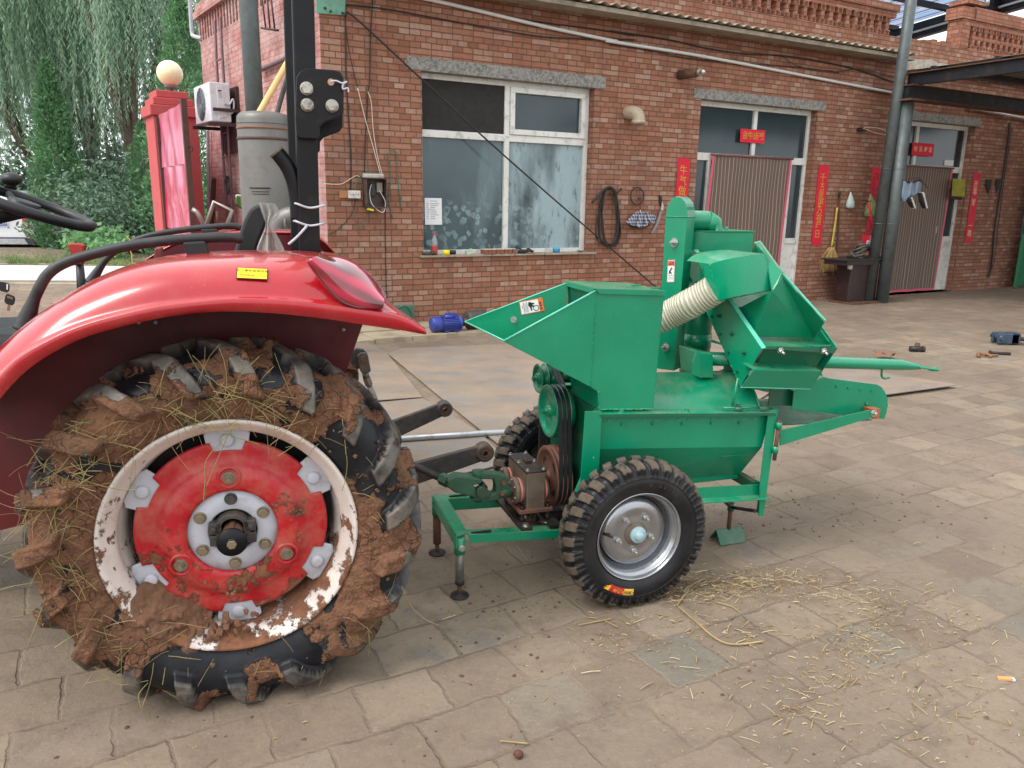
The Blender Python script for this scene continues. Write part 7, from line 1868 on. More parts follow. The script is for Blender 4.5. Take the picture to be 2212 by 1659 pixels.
MB().cyl((a.x, 0, a.z), (a.x + .11, -.22, a.z + .012), .058, 18).build('perforated_sleeve', M_RUST, t)
MB().cyl((a.x + .11, -.22, a.z + .012), (a.x + .13, -.27, a.z + .012), .046, 18).build('inner_pipe', mat('old_zinc', (150, 140, 126), .5, .6), t)
MB().ball((a.x + .14, -.30, a.z + .012), .03, 10).build('end_plug', mat('bright_plug', (206, 202, 196), .3, .6), t)
t = thing('wire_hook', 'rusty bracket with a thin wire loop right of the first door', 'hook', WALL, tuple(WP(k3(1300, 675), 0)))
a = WP(k3(1300, 676), -0.0); MB().box(a.x - .04, a.x + .07, -.10, 0, a.z - .03, a.z + .02).build('iron_stub', M_BLKOX, t, bev=.004)
MB().tube(smoothpath([WP(k3(*p), -0.1) for p in ((1330, 665), (1400, 668), (1450, 690), (1455, 704), (1420, 702), (1360, 684), (1325, 670))], 6), .005, 6).build('wire_loop', M_WHITEWIRE, t)

# black hose coil
t = thing('hose_coil', 'coil of black rubber hose hung on the wall right of the window', 'hose', WALL, tuple(WP(h4(560, 1480), -0.04)))
loops = [[(560, 230), (440, 290), (380, 600), (400, 1000), (450, 1340), (560, 1470), (690, 1400), (770, 1180), (760, 900), (700, 560), (660, 300)],
         [(560, 215), (430, 330), (330, 700), (320, 1050), (360, 1350), (520, 1490), (700, 1450), (785, 1230), (770, 950), (720, 520), (670, 280)],
         [(570, 205), (440, 260), (380, 520), (290, 900), (250, 1200), (330, 1400), (560, 1490), (660, 1320), (705, 1050), (700, 760), (690, 420), (640, 250)],
         [(570, 220), (460, 300), (400, 700), (390, 1100), (470, 1400), (600, 1440), (690, 1300), (745, 1000), (700, 620), (640, 300)]]
for i, l in enumerate(loops): MB().tube(smoothpath([WP(h4(*p), -0.03 - .016 * i) for p in l], 6, True), .0135 if i < 2 else .010, 8, closed=True).build('loop', M_CABLE, t)
MB().tube(smoothpath([WP(h4(*p), -0.085) for p in ((175, 545), (300, 400), (430, 260), (560, 205), (660, 300), (690, 400))], 5), .017, 9).build('free_end', M_CABLE, t)
MB().tube([WP(h4(700, 345), -.085), WP(h4(815, 235), -.085)], .014, 9).build('free_end', M_CABLE, t)
# ring, umbrella, saw
t = thing('belt_ring', 'thin black rubber ring hung on the wall above the umbrella', 'ring', WALL, tuple(WP(h4(1150, 590), -0.02)))
MB().tube([WP(h4(1155 + 140 * math.cos(2 * PI * k / 30), 400 + 190 * math.sin(2 * PI * k / 30)), -0.03) for k in range(30)], .008, 7, closed=True).build('ring', M_CABLE, t)
MB().tube([WP(h4(1212, 215), -.02), WP(h4(1222, 690), -.05)], .005, 6).build('hanging_wire', M_RUST, t)
a = WP(h4(1218, 450), -.03); MB().box(a.x - .02, a.x + .02, -.035, -.02, a.z - .012, a.z + .012).build('tag', mat('dark_tag', (60, 26, 24), .6), t)
def check_mat():
    n = N('checked_umbrella_cloth'); sx = n.n('SeparateXYZ'); n.l(n.obj(), sx.inputs[0])
    a = n.math('SINE', n.math('MULTIPLY', sx.outputs[0], 150)); b = n.math('SINE', n.math('MULTIPLY', sx.outputs[2], 150))
    f = n.fr(n.math('ADD', a, b), -1.2, 1.4); n.set(base=n.mix(f, lin((46, 48, 60)), lin((150, 152, 164))), rough=.8); return n.m
t = thing('umbrella', 'half folded grey checked umbrella hanging upside down on the wall', 'umbrella', WALL, tuple(WP(h4(1200, 1050), -0.06)))
M_CHK = check_mat(); top = WP(h4(1222, 700), -.06)
for i, (l, r, lo_l, lo_r) in enumerate((((1125, 740), (1215, 740), (915, 950), (1130, 1045)), ((1215, 740), (1335, 750), (1130, 1045), (1285, 1055)), ((1335, 745), (1360, 760), (1285, 1055), (1445, 970)), ((1360, 745), (1560, 830), (1400, 900), (1545, 990)))):
    rows = []
    for v in range(7):
        row = []
        for u in range(7):
            uu, vv = u / 6, v / 6; x = (l[0] + (r[0] - l[0]) * uu) * (1 - vv) + (lo_l[0] + (lo_r[0] - lo_l[0]) * uu) * vv; y = (l[1] + (r[1] - l[1]) * uu) * (1 - vv) + (lo_l[1] + (lo_r[1] - lo_l[1]) * uu) * vv + 30 * math.sin(PI * uu) * vv
            row.append(WP(h4(x, y), -.06 - .09 * vv * math.sin(PI * (.15 + .7 * uu)) - .012 * i))
        rows.append(row)
    MB().grid(rows).build('canopy_panel', M_CHK, t)
MB().ball(WP(h4(1200, 1030), -.05), .07, 12, sq=(2.6, .8, .5)).build('folded_underside', M_GLOVE, t)
MB().tube([top, WP(h4(1235, 1060), -.06)], .006, 6).build('shaft', M_ZINC, t)
t = thing('pruning_saw', 'curved hand saw with a black grip hanging by the couplet', 'saw', WALL, tuple(WP(h4(1480, 1210), -0.02)))
def wpoly(f, pts, Y, th=.01): return MB().prism([(p.x, p.z) for p in (WP(f(*q), Y) for q in pts)], Y, Y + th)
wpoly(h4, [(1630, 385), (1690, 375), (1710, 520), (1705, 640), (1670, 620), (1655, 480)], -.03, .02).build('grip', M_CABLE, t, bev=.004)
wpoly(h4, [(1700, 500), (1740, 640), (1720, 720), (1670, 700), (1680, 640)], -.035, .02).build('ferrule', M_ZINC, t)
wpoly(h4, [(1655, 715), (1700, 735), (1640, 960), (1540, 1150), (1490, 1215), (1460, 1195), (1560, 1010), (1620, 840)], -.03, .006).build('blade', mat('saw_blade', (140, 140, 144), .5, .5), t)

# columns, beams and canopies at the right
def column(lab, px_top, px_base, Y, r, z1_):
    a = WP(px_base, Y); b = WP(px_top, Y); t = thing('steel_column', lab, 'column', WALL, (a.x, Y, 0))
    d = (b.x - a.x) / (b.z - a.z)
    MB().cyl((a.x, Y, -0.05), (a.x + d * (z1_ - a.z), Y, z1_), r, 28).build('tube', M_STEELGREY, t)
    for z in (1.2, 2.0): MB().lathe([(r, -.006), (r + .004, 0), (r, .006)], (a.x + d * (z - a.z), Y, z), 'z', 28).build('weld_ring', M_STEELGREY, t)
    return t, a.x + d * (z1_ - a.z)
column('taller grey steel column rising past the eave', (1965, 20), (1880, 600), -0.52, 0.078, 6.5)
t2, xc2 = column('shorter thick grey steel column carrying the dark beam', (1957, 250), (1912, 590), -0.62, 0.092, WP(b5(950, 1105), -0.62).z)
a = WP(b5(950, 1105), -.62); MB().box(a.x - .16, a.x + .17, -.78, -.46, a.z, a.z + .02).build('cap_plate', M_RUST, t2)
b0, b1 = WP(b5(900, 930), -.62), WP(b5(900, 1085), -.62)
t = thing('roof_beam', 'heavy dark steel beam resting on the shorter column', 'beam', WALL, (a.x, -.62, a.z + .02))
MB().box(a.x - .08, 17, -.67, -.57, a.z + .022, b0.z).build('web', M_BLACKSTEEL, t)
MB().box(a.x - .10, 17, -.74, -.50, b0.z, b0.z + .012).build('top_flange', M_RUST, t); MB().box(a.x - .10, 17, -.74, -.50, a.z + .021, a.z + .034).build('bottom_flange', M_RUST, t)
q = WP(b5(1065, 880), -.70)
bz = b0.z + 0.013
t = thing('roof_beam', 'rust edged steel beam running out over the yard', 'beam', WALL, (q.x, -.6, bz))
MB().box(q.x - .04, q.x + .04, -9.0, -.55, bz, bz + .16).build('web', M_BLACKSTEEL, t)
MB().box(q.x - .09, q.x + .09, -9.0, -.55, bz + .161, bz + .173).build('top_flange', M_RUST, t)
t = thing('canopy_roof', 'flat sheet metal canopy over the right side of the yard', 'canopy', WALL, (q.x, -1, bz + .19))
m = MB(); rows = []
xs = [q.x + .1 + i * .05 for i in range(180)]
for y in (-9.0, -.45): rows.append([(x, y, bz + .24 + .02 * (1 if (i // 2) % 2 else 0)) for i, x in enumerate(xs)])
MB().grid(rows, smooth=False).build('roof_sheet', mat('grey_roof_sheet', (132, 126, 120), .6, .2), t)
for i, y in enumerate((-8.2, -6.6, -5, -3.4, -1.8, -.9)): MB().box(q.x - .02, 17, y - .03, y + .03, bz + .176, bz + .236).build('purlin', M_BLACKSTEEL, t)
# blue sheeted roof beyond the parapet
def wFX(p, X):
    d = ray(*p); tt = ((WALL.o - EYE).dot(WALL.X) + X) / d.dot(WALL.X); return WALL.loc(EYE + d * tt)
XB = 13.5; pf, pn_ = wFX(b5(1000, 432), XB), wFX(b5(2212, 86), XB); sl_ = (pn_.z - pf.z) / (pn_.y - pf.y)
def rz_(y): return pn_.z + sl_ * (y - pn_.y)
t = thing('courtyard_roof', 'blue translucent sheet roof on dark steel beams beyond the parapet', 'roof', WALL, (XB, 3, pn_.z))
n = N('blue_translucent_sheet'); sxb = n.n('SeparateXYZ'); n.l(n.obj(), sxb.inputs[0]); rib = n.fr(n.math('ABSOLUTE', n.math('SUBTRACT', n.math('FRACT', n.math('MULTIPLY', sxb.outputs[0], 5.0)), .5)), .36, .40); cc = n.mix(n.fr(n.noise(2, 3), .4, .6), lin((176, 186, 204)), lin((150, 172, 206))); cc = n.mix(n.math('MULTIPLY', rib, .85), cc, lin((70, 80, 100))); n.set(base=cc, rough=.5); tb = n.n('BsdfTranslucent'); n.l(cc, tb.inputs[0]); ms = n.n('MixShader'); ms.inputs[0].default_value = .55; n.l(n.b.outputs[0], ms.inputs[1]); n.l(tb.outputs[0], ms.inputs[2]); n.l(ms.outputs[0], n.out.inputs[0])  # dark stripes painted in for the shading the translucent ribs lack
ya, yz = pn_.y - .6, 10.5
def ybar(x0, x1, y0, y1, dz0, dz1): return MB().add([(x, y, rz_(y) + dz) for dz in (dz0, dz1) for y in (y0, y1) for x in (x0, x1)], [(0, 2, 3, 1), (4, 5, 7, 6), (0, 1, 5, 4), (2, 6, 7, 3), (0, 4, 6, 2), (1, 3, 7, 5)])
xs = [3.5 + i * .1 for i in range(104)]
MB().grid([[(x, y, rz_(y) + .42 + .03 * (1 if (i // 2) % 2 else 0)) for i, x in enumerate(xs)] for y in (ya, yz)], smooth=False).build('roof_sheet', n.m, t)
for y in (1.5, 2.9, 4.3, 5.7, 7.1, 8.5, 9.9): ybar(3.5, XB + .1, y - .05, y + .05, .32, .415).build('purlin', M_BLACKSTEEL, t)
for xx in (5.5, 9.5): ybar(xx - .05, xx + .05, ya, yz, .20, .318).build('rafter', M_BLACKSTEEL, t)
ybar(XB - .08, XB + .08, ya, yz, .0, .318).build('main_beam', M_BLACKSTEEL, t)
ybar(XB - .13, XB - .085, ya, yz, .10, .14).build('white_gas_pipe', M_WHITEPIPE, t)
for y in (8.6,): MB().box(XB - .09, XB + .09, y - .09, y + .09, 0, rz_(y)).build('post', M_BLACKSTEEL, t)
q = wFX(b5(1838, 200), XB - .2); MB().box(q.x - .1, q.x + .1, q.y - .1, q.y + .1, 3.0, rz_(q.y) + .3).build('post', M_BLACKSTEEL, t)
q = WP(b5(1780, 245), .1)
t = thing('drink_can', 'small can left on top of the right parapet', 'can', WALL, (q.x, .1, 4.722))
MB().cyl((q.x, .1, 4.722), (q.x, .1, 4.84), .034, 16).build('can_body', mat('can_paint', (150, 160, 150), .35, .5, var=.4, scale=30), t); MB().lathe([(.034, .118), (.030, .126), (0, .126)], (q.x, .1, 4.722), 'z', 16).build('can_top', M_ZINC, t)

# work stand with clutter
Ys = -.55
tz = WP(k3(1330, 1352), Ys).z; x0, x1 = WP(k3(1200, 1350), Ys).x, WP(k3(1478, 1352), Ys).x
t = thing('work_stand', 'dark red steel pedestal stand against the wall by the columns', 'stand', WALL, ((x0 + x1) / 2, -.45, 0))
MB().slab([(x0, -.22), (x0 + .10, -.62), (x1 - .10, -.62), (x1, -.22)], tz - .02, tz).build('top_plate', M_BLKOX, t, bev=.003)
M_DRED = mat('dark_red_paint', (46, 24, 25), .5, var=.25, dirt=(60, 50, 46), dscale=8)
MB().slab([(x0 + .06, -.24), (x0 + .14, -.59), (x1 - .14, -.59), (x1 - .04, -.24)], tz - .09, tz - .022).build('apron', M_DRED, t)
pa_, pb_ = WP(k3(1252, 1450), -.5).x, WP(k3(1396, 1450), -.5).x; xm = (pa_ + pb_) / 2
MB().box(pa_, pb_, -.52, -.26, 0.03, tz - .09).build('pedestal', M_DRED, t, bev=.01)
MB().slab([(pa_ - .08, -.24), (pa_ - .04, -.66), (pb_ + .05, -.66), (pb_ + .12, -.24)], 0.0, .03).build('base_plate', M_RUST, t)
MB().sheet([(pb_ + .06, -.68, .0), (pb_ + .22, -.5, .0), (pb_ + .24, -.44, .24), (pb_ + .03, -.60, .20)], .012).build('side_plate', mat('bare_plate', (128, 126, 120), .6, .2), t)
q = WP(b6(320, 1235), -.5); MB().lathe([(0, 0), (.035, 0), (.04, .09), (.042, .10)], (q.x, -.5, q.z - .05), 'z', 18).build('hanging_cup', M_PVC, t)
def onstand(name, p, lab, cat): q = WP(p, -.42); q.y = -.42; t = thing(name, lab, cat, WALL, (q.x, q.y, tz)); return t, q.x, q.y
t, x, y = onstand('belt_pile', k3(1310, 1322), 'heap of black rubber belts and straps on the work stand', 'belts')
for i in range(5):
    r = random.Random(i); MB().tube([(x + (i - 2) * .035 + .12 * math.cos(2 * PI * k / 16), y + .07 * math.sin(2 * PI * k / 16), tz + .03 + .025 * i + .05 * math.sin(2 * PI * k / 16 + i) + .03) for k in range(16)], .018, 6, closed=True).build('belt', mat('grey_rubber', (74, 72, 66), .7, var=.3, dirt=(110, 104, 90), dscale=10), t)
MB().box(x - .2, x + .2, y - .08, y + .08, tz + .001, tz + .03).build('flat_strap', M_CABLE, t, bev=.01)
t, x, y = onstand('spray_bottle', k3(1400, 1322), 'blue and white plastic bottle lying on the work stand', 'bottle')
MB().tube([(x - .09, y, tz + .03), (x + .04, y - .02, tz + .03), (x + .09, y - .03, tz + .03)], [.028, .028, .012], 14).build('bottle_body', mat('blue_white_plastic', (150, 196, 224), .3, var=.3, scale=24), t); MB().tube([(x + .09, y - .03, tz + .03), (x + .11, y - .034, tz + .03)], .014, 10).build('cap', M_PVC, t)
q = WP(k3(1342, 1268), -.30)
t = thing('snack_bag', 'red plastic packet leaning against the couplet on the stand', 'packet', WALL, (q.x, -.30, tz))
zz = [WP(k3(*p), -.30) for p in ((1318, 1228), (1372, 1232), (1368, 1312), (1325, 1300))]
m = MB(); rows = [[zz[0].lerp(zz[1], u / 6).lerp(zz[3].lerp(zz[2], u / 6), v / 6) + Vector((0, -.05 * math.sin(PI * u / 6) * math.sin(PI * (v + .4) / 6.8), 0)) for u in range(7)] for v in range(7)]
m.grid(rows).build('packet', mat('red_packet', (200, 40, 58), .35, var=.15), t); MB().ball(zz[0].lerp(zz[2], .5) + Vector((-.02, -.045, 0)), .05, 10, sq=(1, .2, 1)).build('picture_panel', mat('packet_print', (196, 190, 186), .5, var=.6, scale=40), t)
# brooms
def broom(lab, top, neck, tip, Y, hw, mt, hm, name='broom'):
    a, b, c = WP(top, Y), WP(neck, Y), WP(tip, Y - .02); t = thing(name, lab, 'broom', WALL, (c.x, Y, c.z))
    MB().tube(smoothpath([a, a.lerp(b, .5) + Vector((.005, 0, 0)), b], 4), .014, 8).build('handle', hm, t)
    r = random.Random(5); m = MB(); d = (c - b)
    for i in range(260):
        u = r.uniform(-1, 1); v = r.uniform(-1, 1); e = c + Vector((u * hw, v * .05, r.uniform(-.04, .05) - .05 * abs(u))); st = b + Vector((u * .03, v * .03, 0)); mid_ = st.lerp(e, .5) + Vector((u * hw * .42, v * .03, 0)); m.tube([st, mid_, e], .004, 3, caps=False)
    m.build('bristles', mt, t)
    for k in range(5): z = b.z - .012 - k * .025; MB().lathe([(.032 + .004 * k, -.004), (.036 + .004 * k, 0), (.032 + .004 * k, .004)], (b.x - .001 * k, Y, z), 'z', 14).build('binding', M_STRAW, t)
    return t
M_BROOM = mat('broom_straw', (176, 144, 92), .8, var=.3, scale=20)
broom('straw broom with a yellow wrapped handle hanging on the wall', k3(1190, 1085), k3(1160, 1292), k3(1140, 1400), -.05, .15, M_BROOM, mat('yellow_handle', (190, 170, 60), .5, var=.3, scale=14))
t = thing('tied_pole', 'thin dark pole hanging beside the straw broom', 'pole', WALL, tuple(WP(k3(1182, 1440), -.03)))
MB().tube(smoothpath([WP(k3(*p), -.03) for p in ((1203, 1000), (1198, 1150), (1190, 1300), (1180, 1440))], 4), .012, 7).build('pole', M_RUST, t); MB().tube(smoothpath([WP(k3(*p), -.05) for p in ((1196, 1000), (1202, 1030), (1208, 1000))], 4), .008, 6).build('string_tie', M_CABLE, t)
# hanging bags
def hangbag(lab, top, bl_, br_, Y, mt, nm='carrier_bag'):
    a, b, c = WP(top, Y), WP(bl_, Y), WP(br_, Y); t = thing(nm, lab, 'bag', WALL, (a.x, Y, b.z)); zb = (b.z + c.z) / 2; h = a.z - zb; w_ = (c.x - b.x) / 2; cx = (b.x + c.x) / 2
    prof = [(0.0, 0.0), (w_ * .8, .012), (w_, h * .12), (w_ * .9, h * .4), (w_ * .45, h * .7), (w_ * .14, h * .95), (.004, h)]
    m = MB(); m.lathe(prof, (cx, Y - w_ * .3, zb), 'z', 16); m.v = [(x + (a.x - cx) * max(0, (z - zb) / h) ** 2, Y + (y - Y) * .6, z) for x, y, z in m.v]; m.build('bag_body', mt, t)
    MB().hexbolt((a.x, Y + .02, a.z), (0, -1, 0), .006, .05).build('nail', M_RUST, t); return t
hangbag('small clear plastic bag of papers hung on a nail', k3(1256, 1000), k3(1232, 1092), k3(1271, 1090), -.03, mat('milky_plastic', (176, 190, 184), .35, var=.15, scale=20))
t = hangbag('green net bag hung in front of the black lettered couplet', k3(1357, 1012), k3(1326, 1142), k3(1390, 1136), -.12, mat('green_bag', (120, 124, 84), .6, var=.3, scale=16))
MB().tube([WP(k3(1356, 1060), -.2), WP(k3(1366, 1150), -.2), WP(k3(1366, 1185), -.2)], [.018, .016, .003], 8).build('red_streamer', mat('streamer_red', (196, 40, 40), .5), t)
MB().tube([WP(k3(1368, 1070), -.21), WP(k3(1372, 1130), -.21)], .010, 8).build('green_streamer', mat('streamer_green', (60, 160, 90), .5), t)
MB().tube(smoothpath([WP(k3(*p), -.17) for p in ((1316, 1046), (1350, 1052), (1320, 1075), (1352, 1054), (1382, 1042))], 5), .006, 6).build('black_ribbon', M_CABLE, t)
# clothes hung by the second column
Yc = -.72
t = thing('hanging_clothes', 'grey shorts drying on a hanger beside the column', 'clothes', WALL, tuple(WP(s3(760, 660), Yc)))
o_ = [(645, 690), (760, 722), (895, 690), (890, 770), (885, 858), (810, 862), (770, 925), (690, 925), (655, 1000), (612, 960), (632, 800)]
rows = []
L_ = [(640, 690), (634, 740), (625, 800), (615, 870), (612, 930), (640, 990)]; R2 = [(900, 690), (893, 740), (890, 790), (886, 850), (790, 905), (690, 930)]
for l, r in zip(L_, R2): rows.append([WP(s3(l[0] + (r[0] - l[0]) * k / 8, l[1] + (r[1] - l[1]) * k / 8 + 22 * math.sin(PI * k / 8)), Yc - .03 * math.sin(k * 2.2)) for k in range(9)])
MB().grid(rows).build('cloth', mat('grey_blue_cloth', (120, 134, 150), .85, var=.18, scale=8), t)
MB().tube(smoothpath([WP(s3(*p), Yc) for p in ((643, 684), (700, 712), (770, 718), (830, 690), (900, 690))], 4), .012, 6).build('waistband', M_CABLE, t)
MB().tube(smoothpath([WP(s3(*p), Yc + .02) for p in ((715, 690), (720, 660), (870, 655), (865, 690), (930, 730), (985, 800))], 4), .005, 6).build('hanger', M_BLKOX, t)
def shoe(lab, pts, sole):
    q = [WP(s3(*p), Yc - .05) for p in pts]; t = thing('hanging_shoe', lab, 'shoe', WALL, tuple(q[2]))
    wpoly(s3, pts, Yc - .06, .07).build('upper', M_GLOVE, t, bev=.012); wpoly(s3, sole, Yc - .075, .09).build('sole', M_PVC, t, bev=.006)
shoe('dark shoe with pale sole hung toe down nearer the column', [(730, 930), (770, 920), (830, 1090), (790, 1075), (745, 1000)], [(755, 930), (772, 928), (822, 1075), (818, 1092), (800, 1060)])
shoe('dark white edged shoe hung toe down right of the shorts', [(890, 860), (935, 855), (985, 1070), (960, 1090), (915, 990)], [(910, 852), (938, 856), (990, 1080), (978, 1085), (945, 950)])
t = thing('towel', 'mustard green towel hung on the frame of the second door', 'towel', WALL, tuple(WP(s3(1420, 900), -.04)))
rows = [[WP(s3(1340 + (1525 - 1340) * k / 6 - 16 * v / 8, 660 + 10 * k / 6 + 248 * v / 8), -.04 - .012 * math.sin(k * 1.7 + v * .4)) for k in range(7)] for v in range(9)]
MB().grid(rows).build('cloth', mat('mustard_towel', (150, 146, 52), .9, var=.25, scale=14, bump=.4), t)
rows = [[WP(s3(1290 + (1470 - 1290) * k / 4, 800 + 20 * k / 4 + 150 * v / 4), -.02) for k in range(5)] for v in range(5)]
MB().grid(rows).build('under_cloth', M_GLOVE, t)
q = WP(s3(1270, 640), -.0)
for i, (p, lab) in enumerate(((b6(1830, 355), 'black rag hung on a nail right of the faded couplet'), (b6(1925, 350), 'second black rag hung right of the first rag'))):
    a = WP(p, -.03); t = thing('black_rag', lab, 'rag', WALL, tuple(a)); MB().prism([(a.x - .09 + .03 * i, a.z + .10), (a.x + .08, a.z + .09), (a.x + .07, a.z - .06), (a.x + .02, a.z - .15), (a.x - .03, a.z - .05), (a.x - .10 + .05 * i, a.z - .0)], -.03, -.01).build('cloth', M_GLOVE, t, bev=.01)
for i, (p, c) in enumerate(((s3(1290, 440), 1.0),)):
    qq = [WP(x, .142) for x in (s3(1225, 395), s3(1355, 400), s3(1345, 482), s3(1215, 470))]; t = thing('paper_note', 'blank white paper stuck inside the second fanlight', 'paper', WALL, tuple(qq[3])); MB().sheet(qq, .001).build('sheet', M_PAPER, t)
pts = [WP(b6(*p), -.03) for p in ((2060, -330), (2020, 0), (1960, 400), (1895, 800), (1870, 1100), (1850, 1280), (1820, 1362))]
solo_tube('cable', smoothpath(pts, 4), .016, M_CABLE, 'bundle of black cables hanging down the wall at the far right', 'cable')
solo_tube('wire', smoothpath([WP(b6(*p), -.03) for p in ((2080, -280), (1980, 420), (1930, 820), (1890, 1180), (1850, 1290))], 4), .006, M_CABLE, 'thin wire hanging beside the far right cable bundle', 'wire')
# green tarpaulin on a pale pole at the frame edge
a = WALL.G(*b6(2100, 1470), 0.02)
t = thing('green_tarpaulin', 'bright green tarpaulin hanging from a pole at the right edge', 'tarpaulin', WALL, (a.x, a.y, 0))
ztop = WP(b6(2090, 890), a.y).z; rows = [[(a.x - .06 + k * .07, a.y - .05 * math.sin(k * 1.9) - .02, ztop * (1 - v / 8) + .03 * (v / 8) - (.03 * math.sin(k * 1.3) if v == 8 else 0)) for k in range(30)] for v in range(9)]
MB().grid(rows).build('sheet', mat('green_tarp', (4, 110, 66), .5, var=.2, scale=5), t)
MB().box(a.x + .05, a.x + .5, a.y + .02, a.y + .06, ztop, ztop + 1.3).build('blue_panel', mat('blue_grey_panel', (84, 110, 118), .5), t)
MB().cyl((a.x + .04, a.y, 0), (a.x + .04, a.y, ztop + 1.35), .03, 10).build('pole', M_STEELGREY, t)

# ------------------------------------------------------------------ on the yard
GR = Frame((0, 0), 0)
def plate_thing(lab, pts, z, nm='steel_plate', rot=0.0, lift=None):
    q = [G(x, y, z) for x, y in pts]; m = MB().slab([(p.x, p.y) for p in q], z - .006, z)
    if lift: pass
    return m.solo(nm, M_PLATE, lab, 'steel plate', WORLD, (q[0].x, q[0].y, z - .006), None)
def plate_mat():
    n = N('rusty_steel_sheet'); a = n.fr(n.noise(1.6, 8, .65, vec=n.map((1, 2.4, 1), (0, 0, .4))), .38, .62)
    b = n.mix(a, lin((146, 128, 110)), lin((128, 123, 117))); b = n.mix(n.fr(n.noise(9, 8, .75, vec=n.map((1, 3, 1), (0, 0, .4))), .55, .72, 0, .5), b, lin((122, 114, 108))); b = n.mix(n.fr(n.noise(.9, 4), .5, .7, 0, .3), b, lin((178, 142, 114))); b = n.mix(n.fr(n.noise(30, 6, .75), .5, .75, 0, .35), b, lin((168, 152, 134)))
    n.set(base=b, rough=n.fr(n.noise(4, 5), .3, .7, .35, .7), metal=0.15, spec=.5); n.bump(n.noise(8, 5), .15, .004); return n.m
M_PLATE = plate_mat()
plate_thing('rust brown steel plate on the ground at the wall side left', [(700, 724), (758, 720), (836, 762), (912, 857), (845, 862), (700, 872)], .022)
plate_thing('long pale steel plate reaching under the lower link', [(690, 880), (912, 860), (1036, 932), (1100, 1000), (960, 1030), (700, 1010)], .014)
plate_thing('largest grey steel plate with dark tyre prints behind the hopper', [(837, 763), (872, 752), (900, 751), (1120, 742), (1600, 735), (1690, 830), (1440, 990), (1110, 985), (1040, 930)], .018)
plate_thing('flat steel plate behind the outlet pan', [(1640, 800), (1745, 778), (2068, 831), (1905, 853), (1760, 866), (1640, 840)], .03)
a, b = G(860, 948.5, .032), G(1190, 926, .032)
MB().cyl(a, b, .019, 18).solo('steel_pipe', mat('galvanised_pipe', (178, 182, 184), .35, .6, var=.12, scale=6, dirt=(120, 112, 100), dscale=8), 'long galvanised pipe lying on the steel plates', 'pipe', WORLD, tuple(a))
# blue electric motor
zb = .062; a = WALL.G(*m3(1385, 840), zb); b = WALL.G(*m3(1700, 830), zb); cy = a.y - .05
L = b.x - a.x; rm = .105
q0 = WALL.P(*m3(1375, 760), cy); q1 = WALL.P(*m3(1705, 755), cy); zc = (q0.z + q1.z) / 2
t = thing('electric_motor', 'blue finned electric motor standing on the flagstones by the wall', 'motor', WALL, (q0.x, cy, zb))
M_BLUE = mat('blue_enamel', (44, 62, 150), .4, var=.15, dirt=(90, 90, 110), dscale=12)
x0, x1 = q0.x, q1.x; D = x1 - x0; rm = max(.08, zc - zb - .015)
MB().lathe([(0, 0), (rm * .9, .004), (rm, .02), (rm, D * .30), (rm * .92, D * .31)], (x0, cy, zc), 'x', 32).build('fan_cover', M_BLUE, t)
pf = MB(); pf.lathe([(rm * .86, D * .30), (rm * .86, D * .88), (rm * .95, D * .885), (rm * .95, D * .97), (rm * .5, D), (0, D)], (x0, cy, zc), 'x', 32)
for k in range(26): an = 2 * PI * k / 26; pf.obox((x0 + D * .6, cy + rm * .93 * math.cos(an), zc + rm * .93 * math.sin(an)), (D * .27, 0, 0), (0, rm * .09 * math.cos(an), rm * .09 * math.sin(an)), (0, -.004 * math.sin(an), .004 * math.cos(an)))
pf.build('finned_body', M_BLUE, t)
MB().tube([(x0 + D * .40, cy - rm * .35, zc + rm * .95), (x0 + D * .72, cy - rm * .35, zc + rm * .95)], rm * .3, 16).build('capacitor', M_BLUE, t)
MB().box(x0 + D * .50, x0 + D * .86, cy + rm * .1, cy + rm * .7, zc + rm * .8, zc + rm * 1.35).build('terminal_box', M_BLUE, t, bev=.006)
for xx in (x0 + D * .42, x0 + D * .74): MB().box(xx - .02, xx + .03, cy - rm * .9, cy + rm * .9, zb, zb + .012).build('foot', M_BLUE, t)
MB().box(x0 + D * .42, x0 + D * .78, cy - rm * .6, cy + rm * .6, zb + .012, zc - rm * .7).build('pedestal', M_BLUE, t)
MB().cyl((x1, cy, zc), (x1 + .09, cy, zc), .016, 12).build('shaft', M_RUST, t); MB().lathe([(.02, .0), (.045, .0), (.035, .02), (.045, .04), (.02, .04)], (x1 + .02, cy, zc), 'x', 24).build('small_pulley', M_RUST, t)
q = WALL.P(*m3(1825, 740), cy + .05)
t = thing('cast_roller', 'dark cast iron roller lying by the blue motor', 'roller', WALL, (q.x, cy, zb)); MB().lathe([(.02, 0), (.095, 0), (.10, .02), (.10, .2), (.095, .22), (.02, .22), (.02, 0)], (q.x - .07, cy + .05, zb + .1), 'x', 30).build('drum', M_SMUDGE, t); MB().cyl((q.x - .1, cy + .05, zb + .1), (q.x + .2, cy + .05, zb + .1), .018, 12).build('spindle', M_RUST, t)
qb = [WALL.P(*m3(*p), -.03) for p in ((975, 565), (1170, 565), (1170, 860), (970, 870))]
t = thing('cable_cabinet', 'green steel box sunk in the foot of the wall', 'box', WALL, (qb[0].x, -.05, .05)); MB().box(qb[0].x, qb[1].x, -.09, -.002, .05, qb[0].z).build('cabinet', mat('dull_green_box', (66, 112, 92), .5, var=.15, dirt=(40, 60, 50), dscale=8), t, bev=.004); MB().tube(smoothpath([(qb[0].x + .03, -.09, qb[0].z - .02), (qb[0].x + .1, -.12, qb[0].z + .01), (qb[0].x + .17, -.11, qb[0].z - .06), (qb[0].x + .19, -.1, qb[0].z - .14)], 5), .01, 7).build('cable_loop', M_GREENWIRE, t)
